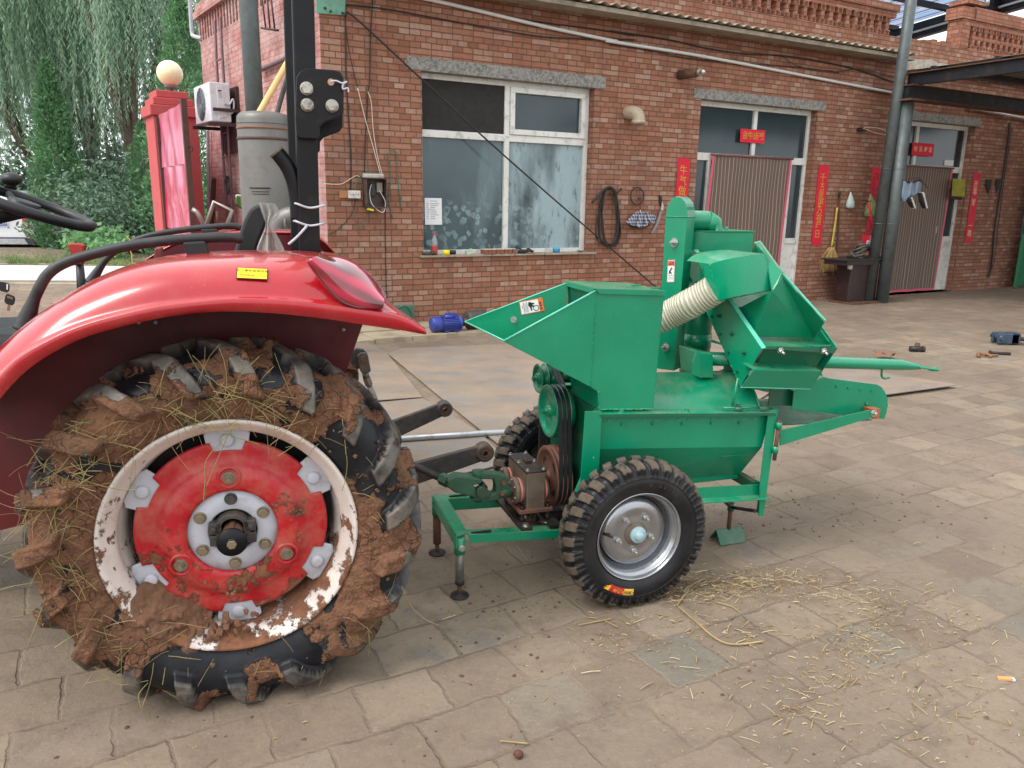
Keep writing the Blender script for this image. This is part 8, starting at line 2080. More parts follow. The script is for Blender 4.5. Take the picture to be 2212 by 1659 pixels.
# loose ironware on the paving at the right
def ongr(name, p, lab, cat, z=0.0): q = G(*p, z); return thing(name, lab, cat, WORLD, (q.x, q.y, 0)), q.x, q.y
t, x, y = ongr('joint_head', w8(2030, 225), 'blue grey forked joint head on a brown shaft lying on the paving', 'shaft')
M_BG = mat('blue_grey_casting', (58, 74, 92), .5, .2, var=.2, scale=10)
m = MB(); m.box(x - .10, x + .14, y - .07, y - .035, .01, .13); m.box(x - .10, x + .14, y + .035, y + .07, .01, .13); m.box(x + .04, x + .15, y - .07, y + .07, .01, .13); m.build('fork', M_BG, t, bev=.015)
MB().cyl((x - .06, y - .1, .08), (x - .06, y + .1, .08), .03, 14).build('cross_pin', M_BG, t); MB().cyl((x + .14, y, .065), (x + 1.0, y - .12, .04), .024, 12).build('shaft_tube', M_SMUDGE, t)
MB().cyl((x + .14, y - .09, .028), (x + 1.0, y - .2, .02), .012, 10).build('guard_rod', M_SMUDGE, t)
t, x, y = ongr('bush', w8(1305, 290), 'short dark steel bush lying on the paving past the tow bar', 'bush'); MB().cyl((x - .07, y + .01, .03), (x + .07, y - .01, .03), .028, 18).build('sleeve', M_BLKOX, t); MB().lathe([(.028, 0), (.032, 0), (.032, .02), (.028, .02)], (x + .05, y - .008, .03), 'x', 18).build('collar', M_BLKOX, t)
t, x, y = ongr('pipe_stub', w8(1310, 255), 'small grey pipe end standing behind the dark bush', 'pipe'); MB().lathe([(.022, 0), (.030, 0), (.030, .02), (.024, .03), (.024, .05), (.015, .05)], (x, y, 0), 'z', 18).build('stub', M_RUST, t); MB().lathe([(0, .051), (.015, .051)], (x, y, 0), 'z', 12).build('bore', M_INK, t)
t, x, y = ongr('yoke_casting', w8(1870, 340), 'small rusty yoke lying on the paving', 'yoke'); MB().tube(smoothpath([(x - .06, y - .03, .015), (x - .05, y + .02, .03), (x, y + .05, .03), (x + .05, y + .02, .03), (x + .06, y - .03, .015)], 5), .016, 8).build('fork', mat('orange_brown_iron', (132, 92, 58), .7, var=.3), t); MB().cyl((x + .04, y + .04, .02), (x + .16, y + .03, .02), .013, 10).build('stem', mat('orange_brown_iron', (132, 92, 58), .7), t)
t, x, y = ongr('bolt_pin', w8(2010, 315), 'dark steel pin lying below the blue joint head', 'pin'); MB().cyl((x - .09, y + .02, .016), (x + .09, y - .02, .016), .015, 12).build('pin', M_BLKOX, t); MB().cyl((x - .1, y + .022, .018), (x - .085, y + .019, .018), .022, 12).build('pin_head', M_BLKOX, t)
t, x, y = ongr('dry_leaf', w8(1030, 345), 'curled brown dry leaf behind the tow bar', 'leaf'); MB().grid([[(x + (u - 2) * .045, y + (v - 1) * .05, .02 + .05 * abs(math.sin(u * 1.3 + v))) for u in range(5)] for v in range(3)]).build('blade', mat('dead_leaf', (140, 92, 60), .8, var=.2), t); MB().tube([(x + .06, y, .02), (x + .13, y - .01, .07)], .003, 5).build('stalk', M_STRAW, t)
# oil drops, crumbs: flat stains are in the paving; solid crumbs are scattered clods
r = random.Random(12); m = MB()
def crumb(m, x, y, s):
    k = 5; a0 = r.uniform(0, 6); m.add([(x + s * math.cos(a0 + 2 * PI * i / k) * r.uniform(.6, 1.2), y + s * math.sin(a0 + 2 * PI * i / k) * r.uniform(.6, 1.2), 0.0) for i in range(k)] + [(x, y, s * r.uniform(.4, .9))], [(i, (i + 1) % k, k) for i in range(k)])
for i in range(420):
    u = r.random()
    if u < .35: p = (r.gauss(1690, 190), r.gauss(1105, 32))
    elif u < .55: p = (r.gauss(1080, 110), r.gauss(1300, 90))
    else: p = (r.uniform(60, 2200), r.uniform(950, 1650))
    q = G(*p); 
    if q.y < .4 or (p[0] < 920 and p[1] < 1540): continue
    crumb(m, q.x, q.y, r.choice((.003, .004, .006, .009)))
m.solo('soil_crumbs', mat('dark_soil', (84, 64, 52), .95, var=.3, scale=20), None, None, WORLD, (0, 0, 0), None, 'stuff')
# straw: drifts by the wheel, thinning out over the paving to the right
r = random.Random(31); m = MB()
clus = [(1590, 1262, 95, 17, 420), (1510, 1285, 60, 14, 160), (1750, 1275, 90, 22, 90), (1900, 1290, 80, 26, 70), (1400, 1345, 110, 16, 55), (1350, 1385, 60, 16, 45), (1600, 1370, 70, 12, 50), (1850, 1410, 45, 24, 85), (1790, 1470, 55, 20, 55), (1960, 1350, 110, 20, 60), (1890, 1310, 40, 14, 40), (1720, 1540, 40, 14, 26), (1900, 1500, 180, 90, 130), (1560, 1500, 220, 80, 60), (1250, 1450, 260, 100, 40), (2050, 1400, 120, 90, 80), (1800, 1350, 200, 70, 160), (1950, 1600, 160, 60, 50), (2000, 1180, 200, 70, 26), (700, 1600, 300, 40, 8)]
for cx, cy, sx, sy, nn in clus:
    for i in range(int(nn * 1.5)):
        px_, py_ = r.gauss(cx, sx), r.gauss(cy, sy); q = G(px_, py_)
        if q.y < .5 or py_ < 1000 or py_ > 1720: continue
        a = r.gauss(0.35, 0.75) if r.random() < .6 else r.uniform(0, PI); Ln = r.choice((.004, .006, .008, .010, .014, .02, .03, .055)) * r.uniform(.7, 1.2); w_ = r.choice((.001, .0014, .002, .0028)); z = .002 + r.random() ** 2 * (.022 if nn > 60 else .006)
        t_ = r.uniform(-.2, .2); k = r.uniform(-.12, .12)
        p0 = Vector((q.x, q.y, z)); d = Vector((math.cos(a), math.sin(a), t_ * .25)); sd = Vector((-d.y, d.x, 0)).normalized()
        mi = 0 if r.random() < .45 else (1 if r.random() < .45 else 2)
        pts = [p0 - d * Ln / 2, p0 + sd * k * Ln * .3 + Vector((0, 0, .002)), p0 + d * Ln / 2]
        for p in pts: p.z = max(.0016, p.z)
        m.tube(pts, w_ * .6, 4, mi, caps=False, smooth=False)
stalk = [(1462, 1308), (1475, 1290), (1490, 1268), (1510, 1255), (1525, 1250)], [(1462, 1308), (1500, 1340), (1545, 1378), (1585, 1392), (1650, 1385)], [(1250, 1350), (1300, 1340), (1320, 1336)], [(1305, 1340), (1335, 1355)], [(1117, 1178), (1128, 1195), (1141, 1212)], [(1545, 1300), (1580, 1310), (1600, 1325)], [(1080, 1600), (1140, 1606)]
for s in stalk:
    m.tube(smoothpath([G(*p, .008) for p in s], 5), .0034 if len(s) > 3 else .0022, 6, 0)
m.solo('scattered_straw', [mat('straw_gold', (158, 136, 94), .7, var=.25, scale=9), mat('straw_pale', (184, 168, 132), .7, var=.15, scale=9), mat('straw_brown', (132, 104, 72), .75, var=.2, scale=9)], None, None, WORLD, (0, 0, 0), None, 'stuff', fixn=False)
for p, lab, col in ((w8(2270, 1640), 'orange paper scrap', 0),):
    pass
t, x, y = ongr('paper_scrap', (2170, 1468), 'small orange and white scrap on the paving at the right', 'litter'); MB().obox((x, y, .004), (.02, -.004, .002), (.002, .007, 0), (0, 0, .003)).build('scrap', mat('orange_scrap', (208, 150, 90), .7), t); MB().obox((x + .022, y - .004, .004), (.006, -.001, 0), (.001, .006, 0), (0, 0, .0028)).build('white_end', M_PAPER, t)
t, x, y = ongr('stone', (1120, 1638), 'small rust brown stone on the paving at the bottom', 'stone'); mm = MB().ball((x, y, .012), .014, 8, sq=(1, .8, .9)); mm.v = [(a + r.uniform(-.002, .002), b + r.uniform(-.002, .002), max(0, c)) for a, b, c in mm.v]; mm.build('pebble', mat('brown_stone', (92, 56, 44), .8), t)
# ------------------------------------------------------------------ left side: flank wall things, tank, gate, trees, car
def at_depth(p, D, z=None):
    d = ray(*p); return EYE + d * (D / d.y)
def SP(p, Y=0.03): return SW.P(p[0], p[1], Y)
def FX(fr, p, X):
    d = ray(*p); t = ((fr.o - EYE).dot(fr.X) + X) / d.dot(fr.X); return fr.loc(EYE + d * t)
# air conditioner on a bracket
a = SP(r1(565, 892), 0.10); X0 = a.x
pts = [FX(SW, r1(*p), X0) for p in ((345, 905), (560, 890), (585, 1312), (368, 1340))]
y0, y1 = min(p.y for p in pts), max(p.y for p in pts); zt, zb = (pts[0].z + pts[1].z) / 2, (pts[2].z + pts[3].z) / 2
y0 = max(y0, .06)
t = thing('air_conditioner', 'white outdoor air conditioner unit on a rusty bracket on the side wall', 'air conditioner', SW, (X0, y0, zb))
Lx = 0.78
M_ACW = mat('ac_white', (206, 208, 214), .4, var=.05, dirt=(150, 146, 140), dscale=8, damt=.35)
MB().box(X0, X0 + Lx, y0, y1, zb, zt).build('case', M_ACW, t, bev=.012)
cx, cz = X0 + Lx * .56, (zb + zt) / 2; R0 = (zt - zb) * .42
m = MB()
for k in range(1, 8): m.tube([(cx + R0 * k / 7 * math.cos(2 * PI * i / 36), y1 + .006, cz + R0 * k / 7 * math.sin(2 * PI * i / 36)) for i in range(36)], .005, 4, closed=True)
for k in range(10): m.tube([(cx, y1 + .008, cz), (cx + R0 * math.cos(k * PI / 5), y1 + .008, cz + R0 * math.sin(k * PI / 5))], .004, 4)
m.build('fan_grille', mat('ac_grille', (120, 124, 130), .5), t)
MB().lathe([(0, .002), (R0, .002)], (cx, y1, cz), 'y', 36).build('fan_well', mat('ac_dark', (60, 64, 70), .6), t)
def endq(ps): return [FX(SW, r1(*p), X0 - .004) for p in ps]
q = endq(((420, 940), (490, 935), (528, 1280), (450, 1292))); MB().sheet(q, .012).build('service_cover', M_ACW, t, bev=.003)
q = endq(((434, 980), (472, 978), (473, 995), (435, 998))); MB().sheet([p + Vector((-.008, 0, 0)) for p in q], .004).build('vent_slot', mat('brown_slot', (96, 70, 64), .6), t)
q = endq(((440, 1005), (475, 1000), (480, 1065), (446, 1070))); MB().sheet([p + Vector((-.008, 0, 0)) for p in q], .003).build('rating_plate', M_GREY, t)
MB().tube(smoothpath([FX(SW, r1(*p), X0 - .03) for p in ((510, 1120), (560, 1140), (600, 1080), (612, 1140), (600, 1220), (550, 1245))], 5), .012, 7).build('hose', M_GREY, t)
m = MB(); m.box(X0 - .04, X0 + .0, -.0, y1 + .05, zb - .055, zb - .012); m.box(X0 + Lx - .04, X0 + Lx, 0, y1 + .05, zb - .055, zb - .012); m.box(X0 - .04, X0 + Lx, .0, .04, zb - .36, zb + .45)
a = FX(SW, r1(385, 1178), X0 - .05); b = FX(SW, r1(690, 1185), X0 - .05); m.box(X0 - .06, X0 - .03, b.y, a.y, a.z - .03, a.z + .01)
m.build('bracket', mat('dark_brown_iron', (60, 42, 42), .6, .2, var=.2), t)
# ladder, pipes, rods on the flank
t = thing('ladder', 'narrow rusty steel ladder fixed upright on the side wall', 'ladder', SW, tuple(SP(r2(520, 820), .08)))
def lad(ps): return [SP(p, .08) for p in ps]
la = lad((r1(400, 225), r1(418, 560), r1(436, 900), r1(478, 1440), r2(494, 40), r2(520, 420), r2(548, 840))); lb = lad((r1(460, 190), r1(482, 560), r1(504, 900), r1(548, 1440), r2(560, 40), r2(580, 420), r2(604, 840)))
for l in (la, lb): MB().tube(l, .018, 8).build('rail', mat('purple_brown_steel', (110, 90, 96), .6, .2), t)
def alerp(l, z):
    for p, q in zip(l, l[1:]):
        if q.z <= z <= p.z: return p.lerp(q, (p.z - z) / (p.z - q.z))
    return l[-1]
for yy in (r1(450, 650), r2(520, 50), r2(530, 310), r2(555, 570), r1(440, 980), r1(470, 1460)):
    z = SP(yy, .08).z; MB().tube([alerp(la, z), alerp(lb, z)], .013, 7).build('rung', mat('purple_brown_steel', (110, 90, 96), .6, .2), t)
t = thing('wire_bundle', 'black cable bundle tied to the ladder rungs', 'cable', SW, tuple(SP(r2(545, 460), .12)))
for i in range(4): MB().tube(smoothpath([SP(r2(*p), .12 + .01 * i) for p in ((530 + 8 * i, 260), (520 + 10 * i, 330), (540 + 6 * i, 420), (545, 460), (560, 380), (535, 290))], 5), .009, 5).build('strand', M_CABLE, t)
def flank_tube(name, pts, r, mt, lab, cat, Y=.05): q = smoothpath([SP(p, Y) for p in pts], 5); return MB().tube(q, r, 9).solo(name, mt, lab, cat, SW, tuple(q[0]))
flank_tube('downpipe', [r1(128, -40), r1(135, 60), r1(152, 340), r1(172, 392), r1(262, 416)], .028, M_GREY, 'bent grey overflow pipe at the far top corner of the side wall', 'pipe', .0)
flank_tube('steel_rail', [r1(895, 760), r1(1190, 630)], .028, mat('purple_brown_steel', (110, 90, 96), .6, .2), 'sloping steel pipe clamped on the side wall behind the column', 'pipe')
flank_tube('conduit_pipe', [r1(325, 1400), r2(328, 0), r2(334, 300), r2(346, 660)], .024, M_GREY, 'thin grey conduit standing upright on the side wall behind the gate', 'pipe')
flank_tube('steel_bar', [r2(395, 275), r2(385, 450), r2(370, 780)], .035, M_RUST, 'dark rusty bar leaning on the side wall by the ladder', 'bar', .1)
t = thing('wire_rack', 'three rods hanging a thin bar high on the side wall', 'rack', SW, tuple(SP(r1(1000, 320), .12)))
MB().tube([SP(r1(915, 306), .12), SP(r1(1092, 330), .12)], .013, 7).build('bar', mat('dark_brown_iron', (60, 42, 42), .6, .2), t)
for x0, x1 in ((905, 960), (965, 1005), (1005, 1056)): MB().tube([SP(r1(x0, -110), .12), SP(r1(x1, 320), .12)], .010, 6).build('rod', mat('dark_brown_iron', (60, 42, 42), .6, .2), t)
# scrap tube frame and broom by the wall foot
D_ = 8.6
def DP(p, D): q = at_depth(p, D); return (q.x, q.y, q.z)
t = thing('tube_frame', 'bent steel tube frame standing by the side wall', 'frame', WORLD, DP(r2(450, 800), D_))
MB().tube([Vector(DP(r2(*p), D_)) for p in ((290, 860), (396, 538), (592, 632), (500, 880))], .024, 9).build('tube', mat('dull_zinc', (150, 140, 136), .4, .6), t)
MB().tube([Vector(DP(r2(*p), D_ + .1)) for p in ((160, 618), (212, 652), (300, 820))], .026, 9).build('tube', mat('dull_zinc', (150, 140, 136), .4, .6), t)
MB().tube([Vector(DP(r2(*p), D_ + .2)) for p in ((430, 640), (445, 780))], .02, 8).build('tube', M_RUST, t)
t = thing('bamboo_broom', 'green bristled broom head showing beside the tank', 'broom', WORLD, DP(r2(660, 600), 7.6))
r = random.Random(6); m = MB()
for i in range(160):
    u, v = r.uniform(0, 1), r.uniform(0, 1); s = r2(640 + 60 * u, 472 + 14 * u); e = r2(628 + 84 * u, 550 + 62 * u + 20 * v); m.tube([Vector(DP(s, 7.6 + .1 * v)), Vector(DP(e, 7.6 + .12 * v))], .005, 3, mi=0 if v < .5 else 1, caps=False)
m.build('bristles', [mat('broom_green', (96, 128, 66), .8, var=.3), mat('broom_dark', (64, 52, 38), .8)], t)
MB().tube([Vector(DP(r2(636, 474), 7.62)), Vector(DP(r2(760, 492), 7.7))], .016, 8).build('handle', mat('broom_handle', (170, 170, 160), .6), t)
# tall column and steel tank
q = at_depth(r1(800, 600), 7.7)
t = thing('steel_column', 'tall grey steel column standing behind the tank', 'column', WORLD, (q.x, q.y, 0))
pa, pb = at_depth(r1(762, 0), 7.7), at_depth(r1(838, 1180), 7.7); d = (pb.x - pa.x) / (pb.z - pa.z)
MB().cyl((pb.x + d * (0 - pb.z) * .15, q.y, 0), (pa.x, q.y, 6.2), 0.0835 * 1.0, 30).build('tube', M_STEELGREY, t)
D_ = 6.9
pl, pr = at_depth(r1(646, 1560), D_), at_depth(r1(1208, 1560), D_); rt = (pr.x - pl.x) / 2; xc = (pl.x + pr.x) / 2; yc = D_ + .05
zt = at_depth(r1(930, 1225), D_).z
M_TANK = mat('weathered_tank_steel', (112, 110, 106), .5, .45, var=.16, scale=3, dirt=(96, 92, 88), dscale=6, damt=.5)
t = thing('steel_tank', 'upright grey steel tank with rust bands behind the tractor', 'tank', WORLD, (xc, yc, 0))
zs = lambda y: at_depth(r1(930, y), D_ - rt).z
MB().lathe([(rt, 0), (rt, zt - .06), (rt * .97, zt - .03), (rt * .88, zt - .008), (rt * .6, zt + .006), (0, zt + .01)], (xc, yc, 0), 'z', 56).build('shell', M_TANK, t)
for ya, yb_, mt in ((1320, 1328, M_TANK), (1365, 1392, mat('rust_band', (132, 88, 66), .7, .2, var=.25)), (1478, 1512, mat('dark_rust_band', (84, 62, 54), .7, .2, var=.25))):
    MB().lathe([(rt, zs(yb_)), (rt + .006, zs(yb_) + .002), (rt + .006, zs(ya) - .002), (rt, zs(ya))], (xc, yc, 0), 'z', 56).build('band', mt, t)
z = at_depth(r2(1000, 388), D_ - rt).z
m = MB()
for k, (dz, th, w_) in enumerate(((0, .006, .5), (-.03, .003, .42), (-.05, .003, .4))):
    m.tube([(xc + (rt + .002) * math.sin(a), yc - (rt + .002) * math.cos(a), z + dz) for a in [(-w_ + .12) + 1.0 * w_ * 1.6 * i / 14 for i in range(15)]], th, 5)
m.build('scratch_mark', M_BLKOX, t)
e0, e1 = Vector(DP(r2(1030, 800), D_ - .25)), Vector(DP(r2(1290, 690), D_ - .25))
MB().tube(smoothpath([Vector(DP(r2(*p), D_ - .3)) for p in ((1080, 1000), (1085, 880), (1120, 770), (1200, 710), (1300, 690))], 5), .085, 20).build('outlet_elbow', M_TANK, t)
MB().tube([Vector(DP(r2(1180, 640), D_ - .3)) + Vector((0, 0, -.1)), Vector(DP(r2(1190, 640), D_ - .3)) + Vector((.012, 0, -.1))], .095, 20).build('joint_ring', M_TANK, t)
a, b = Vector(DP(r1(885, 1230), 7.35)), Vector(DP(r1(1215, 640), 7.75)); d = b - a
MB().tube([a - d * .12, a, b, b + d * .05], .028, 12).solo('bamboo_pole', mat('bamboo', (206, 168, 110), .5, var=.1), 'pale yellow bamboo pole leaning behind the tank', 'pole', WORLD, tuple(a - d * .12))
a, b = Vector(DP(r1(1078, 1240), 7.3)), Vector(DP(r1(1205, 800), 7.9)); d = b - a
MB().tube([a - d * .3, b], .022, 9).solo('steel_rod', M_BLKOX, 'thin dark rod leaning behind the tank beside the bamboo pole', 'rod', WORLD, tuple(a - d * .3))

# gate pillar, lamp, gate leaf
def r8(x, y): return (x / 5.04, y / 5.04)
q = at_depth((378, 300), 12.7); GP = Frame((q.x, q.y), 35)
def gx(p, Y=0.0): return GP.P(p[0], p[1], Y)
l, rr = gx(r8(1672, 1290)).x, gx(r8(2150, 1290)).x; dpt = rr - l
zc = [gx(r8(1900, y)).z for y in (1270, 1155, 1150, 1072, 1066, 988)]
t = thing('gate_pillar', 'red painted square gate pillar with a stepped cap', 'pillar', GP, ((l + rr) / 2, dpt / 2, 0))
M_PIL = mat('red_wall_paint', (186, 78, 80), .8, var=.08, scale=3, bump=.2, dirt=(150, 96, 90), dscale=5, damt=.35)
MB().box(l, rr, 0, dpt, -.1, zc[0]).build('shaft', M_PIL, t, bev=.01)
for i, (xa, xb_, z0, z1_) in enumerate(((1636, 2170, zc[0], zc[1]), (1676, 2118, zc[2], zc[3]), (1716, 2066, zc[4], zc[5]))):
    a, b = gx(r8(xa, 1200), -.06 + .05 * i).x, gx(r8(xb_, 1200), -.06 + .05 * i).x; c = (l + rr) / 2; h = (b - a) / 2
    MB().box(a, b, -.06 + .05 * i, dpt + .06 - .05 * i, z0 + .001, z1_).build('cap_step', M_PIL, t, bev=.012)
q = gx(r8(1848, 800), dpt / 2); gl_ = gx(r8(1990, 800), dpt / 2).x - q.x
t = thing('globe_lamp', 'cream globe lamp on top of the gate pillar', 'lamp', GP, (q.x, dpt / 2, zc[5]))
MB().ball((q.x, dpt / 2, q.z), gl_, 32).build('globe', mat('opal_globe', (244, 226, 184), .25, var=.02, coat=.4), t)
MB().lathe([(.0, zc[5]), (.03, zc[5]), (.03, zc[5] + .06), (.09, zc[5] + .07), (.10, q.z - gl_ * .93), (.05, q.z - gl_ * .9)], (q.x, dpt / 2, 0), 'z', 20).build('collar', mat('lamp_collar', (110, 104, 110), .5), t)
def gate_mat():
    n = N('faded_pink_red_sheet'); f = n.fr(n.noise(1.6, 4, .5, vec=n.map((1.2, 1.2, .7))), .45, .62)
    b = n.mix(f, lin((200, 42, 84)), lin((220, 128, 166))); b = n.mix(n.fr(n.noise(14, 6, .7), .62, .7, 0, .5), b, lin((226, 200, 204)))
    n.set(base=b, rough=.28, coat=.3); n.bump(n.noise(2.5, 3), .35, .04); return n.m
M_GATE = gate_mat()
def r1c(x, y): return (x / 2.7487, y / 2.7487)
DL, DR = 12.3, 10.5
A_ = at_depth(r1c(937, 690), DL); B_ = at_depth(r1c(1092, 603), DR); zt = (A_.z + B_.z) / 2
t = thing('gate_leaf', 'tall pink red sheet metal gate leaf standing open', 'gate', WORLD, (A_.x, A_.y, 0))
u = Vector((B_.x - A_.x, B_.y - A_.y, 0)); Lg = u.length; u.normalize(); nrm = Vector((u.y, -u.x, 0))
def gp(s, z, o=0.0): return Vector((A_.x, A_.y, 0)) + u * s + nrm * o + Vector((0, 0, z))
for k, (z0, z1_) in enumerate(((.12, .95), (.955, 1.85), (1.855, zt))):
    for j in range(2):
        s0, s1 = Lg * (.02 + .48 * j), Lg * (.5 + .48 * j) - .004; rows = [[gp(s0 + (s1 - s0) * i / 6, z0 + (z1_ - z0) * v / 4, .004 * j + .012 * math.sin(i * 1.3 + v + j * 2 + k)) for i in range(7)] for v in range(5)]
        MB().grid(rows).build('sheet_panel', M_GATE, t)
m = MB(); m.obox(gp(Lg - .03, (zt + .1) / 2 + .02), u * .035, nrm * .035, (0, 0, (zt - .05) / 2)); m.build('end_post', mat('rust_brown_post', (84, 58, 50), .7, .2, var=.2), t)
m = MB(); m.obox(gp(.02, zt / 2), u * .03, nrm * .035, (0, 0, zt / 2 - .03)); m.build('hinge_post', mat('rust_brown_post', (84, 58, 50), .7, .2, var=.2), t)
m = MB(); m.obox(gp(Lg / 2, .12), u * Lg / 2, nrm * .02, (0, 0, .03)); m.build('bottom_rail', mat('rust_brown_post', (84, 58, 50), .7, .2, var=.2), t)
q = Vector(DP(r1c(1128, 882), DR)); MB().tube([q + Vector((.035 * math.cos(a), 0, .035 * math.sin(a))) for a in [2 * PI * i / 14 for i in range(14)]], .008, 6, closed=True).build('ring_handle', M_BLKOX, t)

# ------------------------------------------------------------------ vegetation
def leaf_mat(name, cols, sc=1.4, tr=0.45):
    n = N(name); f = n.fr(n.noise(sc, 3, .6), .3, .7); g = n.noise(sc * 9, 2)
    c = n.mix(f, lin(cols[0]), lin(cols[1])); c = n.mix(n.fr(g, .45, .7, 0, .7), c, lin(cols[2]))
    n.set(base=c, rough=.55, spec=.35)
    tb = n.n('BsdfTranslucent'); n.l(c, tb.inputs[0]); ms = n.n('MixShader'); ms.inputs[0].default_value = tr
    n.l(n.b.outputs[0], ms.inputs[1]); n.l(tb.outputs[0], ms.inputs[2]); n.l(ms.outputs[0], n.out.inputs[0]); return n.m
M_WIL = leaf_mat('willow_leaf', ((136, 170, 148), (168, 198, 176), (190, 208, 176)), .5)
M_WIL2 = leaf_mat('darker_willow_leaf', ((104, 138, 112), (140, 170, 142), (164, 180, 138)), .6)  # second, darker leaf tone, dealt to strands at random
M_JUN = leaf_mat('juniper_leaf', ((70, 114, 80), (106, 154, 106), (140, 180, 124)), 2.2, .2)
M_DKL = leaf_mat('dark_shrub_leaf', ((74, 100, 84), (104, 132, 108), (132, 154, 124)), 1.6, .2)
M_IVY = leaf_mat('pale_creeper_leaf', ((96, 148, 96), (138, 186, 130), (172, 206, 150)), 2.0)
M_BARK = mat('willow_bark', (104, 88, 78), .9, var=.25, scale=9, bump=.5, bscale=20)
def leafq(m, p, d, L, w, rnd, mi=0):
    d = d.normalized(); s = d.cross(Vector((rnd.uniform(-1, 1), rnd.uniform(-1, 1), rnd.uniform(-.3, .3)))).normalized() * w / 2
    b = len(m.v); e = p + d * L; c = p + d * L * .45
    m.v += [tuple(p), tuple(c + s), tuple(e), tuple(c - s)]; m.f.append((b, b + 1, b + 2, b + 3)); m.m.append(mi); m.sm.append(False)
def willow(seed, H=11.0, spread=4.2, lean=(-1.6, 0), n_str=1150, leafscale=1.25):
    """trunk with leaning limbs and long hanging strands of narrow leaves"""
    r = random.Random(seed); trunk = MB(); crown = MB()
    tips = []
    fork = Vector((lean[0] * .25, lean[1] * .25, H * .22)); trunk.tube(smoothpath([(0, 0, -.3), (lean[0] * .08, 0, H * .1), tuple(fork)], 4), [.20 - .009 * i for i in range(9)], 10)
    limbs = []
    for k in range(6):
        a = r.uniform(0, 2 * PI); rad = spread * r.uniform(.25, .75); end = Vector((lean[0] + rad * math.cos(a), lean[1] + rad * math.sin(a), H * r.uniform(.62, .92)))
        mid_ = fork.lerp(end, .5) + Vector((r.uniform(-.4, .4), r.uniform(-.4, .4), H * .05)); sp = smoothpath([fork, mid_, end], 8); trunk.tube(sp, [.11 * (1 - .8 * i / len(sp)) for i in range(len(sp))], 7); limbs.append(sp)
    for k in range(60):
        sp = r.choice(limbs); p = sp[r.randint(len(sp) // 2, len(sp) - 1)]; a = r.uniform(0, 2 * PI); ln = spread * r.uniform(.3, .7)
        e = p + Vector((ln * math.cos(a), ln * math.sin(a), r.uniform(.1, 1.4))); md = p.lerp(e, .55) + Vector((0, 0, .5)); s2 = smoothpath([p, md, e], 5); trunk.tube(s2, [.035 * (1 - .7 * i / len(s2)) for i in range(len(s2))], 4, caps=False); tips += s2[3:]
    for k in range(n_str):
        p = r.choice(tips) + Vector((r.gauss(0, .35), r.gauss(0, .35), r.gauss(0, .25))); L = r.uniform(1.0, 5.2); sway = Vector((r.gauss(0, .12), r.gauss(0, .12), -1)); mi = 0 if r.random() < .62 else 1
        nl = int(L / .055 / leafscale); q = p.copy()
        for j in range(nl):
            t = j / nl; q = q + Vector((sway.x * (1 - t) * .05 + r.gauss(0, .006), sway.y * (1 - t) * .05 + r.gauss(0, .006), -.052 * leafscale)); a = r.uniform(0, 2 * PI)
            leafq(crown, q, Vector((math.cos(a) * .55, math.sin(a) * .55, -1)), r.uniform(.10, .17) * leafscale, .024 * leafscale, r, mi)
    return trunk, crown
def add_tree(kind, lab, meshes, loc, rz=0, s=1.0, group=None):
    t = empty(kind); t.location = loc; t.rotation_euler = (0, 0, rz); t.scale = (s, s, s); tag(t, lab, 'tree', group); t['_at'] = [0, 0, 0]
    for nm, me in meshes:
        o = bpy.data.objects.new(nm, me); COL.objects.link(o); o.parent = t
    return t
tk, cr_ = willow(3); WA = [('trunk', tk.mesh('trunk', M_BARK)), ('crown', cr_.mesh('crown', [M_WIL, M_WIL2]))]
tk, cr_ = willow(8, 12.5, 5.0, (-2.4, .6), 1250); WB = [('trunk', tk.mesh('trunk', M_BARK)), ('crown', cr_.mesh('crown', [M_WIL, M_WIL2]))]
def on_ray(px_, D, z=-.15): q = at_depth((px_, 430), D); return (q.x, q.y, z)
add_tree('willow_tree', 'drooping willow nearest the gate pillar, behind the globe lamp', WA, on_ray(330, 23), .4)
add_tree('willow_tree', 'tall willow hanging over the parked car at the left edge', WB, on_ray(120, 25), 1.1)
add_tree('willow_tree', 'willow standing behind the pointed juniper', WA, on_ray(190, 26), 2.6, 1.1)
add_tree('willow_tree', 'willow behind the far end of the side wall', WB, on_ray(440, 27), 3.9, 1.05)
add_tree('willow_tree', 'willow furthest left with sky showing under it', WA, on_ray(-60, 27), 5.0, 1.15)
def juniper(seed, H, R, n, dens=1.0):
    r = random.Random(seed); m = MB(); tk = MB().tube([(0, 0, -.2), (0, 0, H * .9)], [.10, .02], 8)
    for i in range(n):
        h = H * (1 - math.sqrt(r.random())) ; h = H * r.random() ** 1.25; a = r.uniform(0, 2 * PI)
        lob = 1 + .20 * math.sin(a * 5 + h * 3.1) + .18 * math.sin(a * 3 - h * 5) + .12 * math.sin(a * 9 + h * 9)
        rad = R * (1 - h / H) ** .72 * lob * (min(1, .55 + h / H * 3)); q = rad * (1 - .45 * r.random() ** 2)
        p = Vector((q * math.cos(a), q * math.sin(a), h)); d = Vector((math.cos(a) * .7, math.sin(a) * .7, 1.0 + r.uniform(-.6, .4)))
        for j in range(3):
            dd = d + Vector((r.gauss(0, .5), r.gauss(0, .5), r.gauss(0, .35))); leafq(m, p + Vector((r.gauss(0, .03), r.gauss(0, .03), r.gauss(0, .03))), dd, r.uniform(.07, .16), .045, r)
    return tk, m
tk, jm = juniper(5, 5.0, .84, 5200); JA = [('trunk', tk.mesh('trunk', M_BARK)), ('crown', jm.mesh('crown', M_JUN))]
tk, jm = juniper(9, 5.4, 1.1, 4200); JB = [('trunk', tk.mesh('trunk', M_BARK)), ('crown', jm.mesh('crown', M_JUN))]
add_tree('juniper_tree', 'bright green pointed juniper right of the parked car', JA, on_ray(132, 21.6, -.2), 0, 1.0)
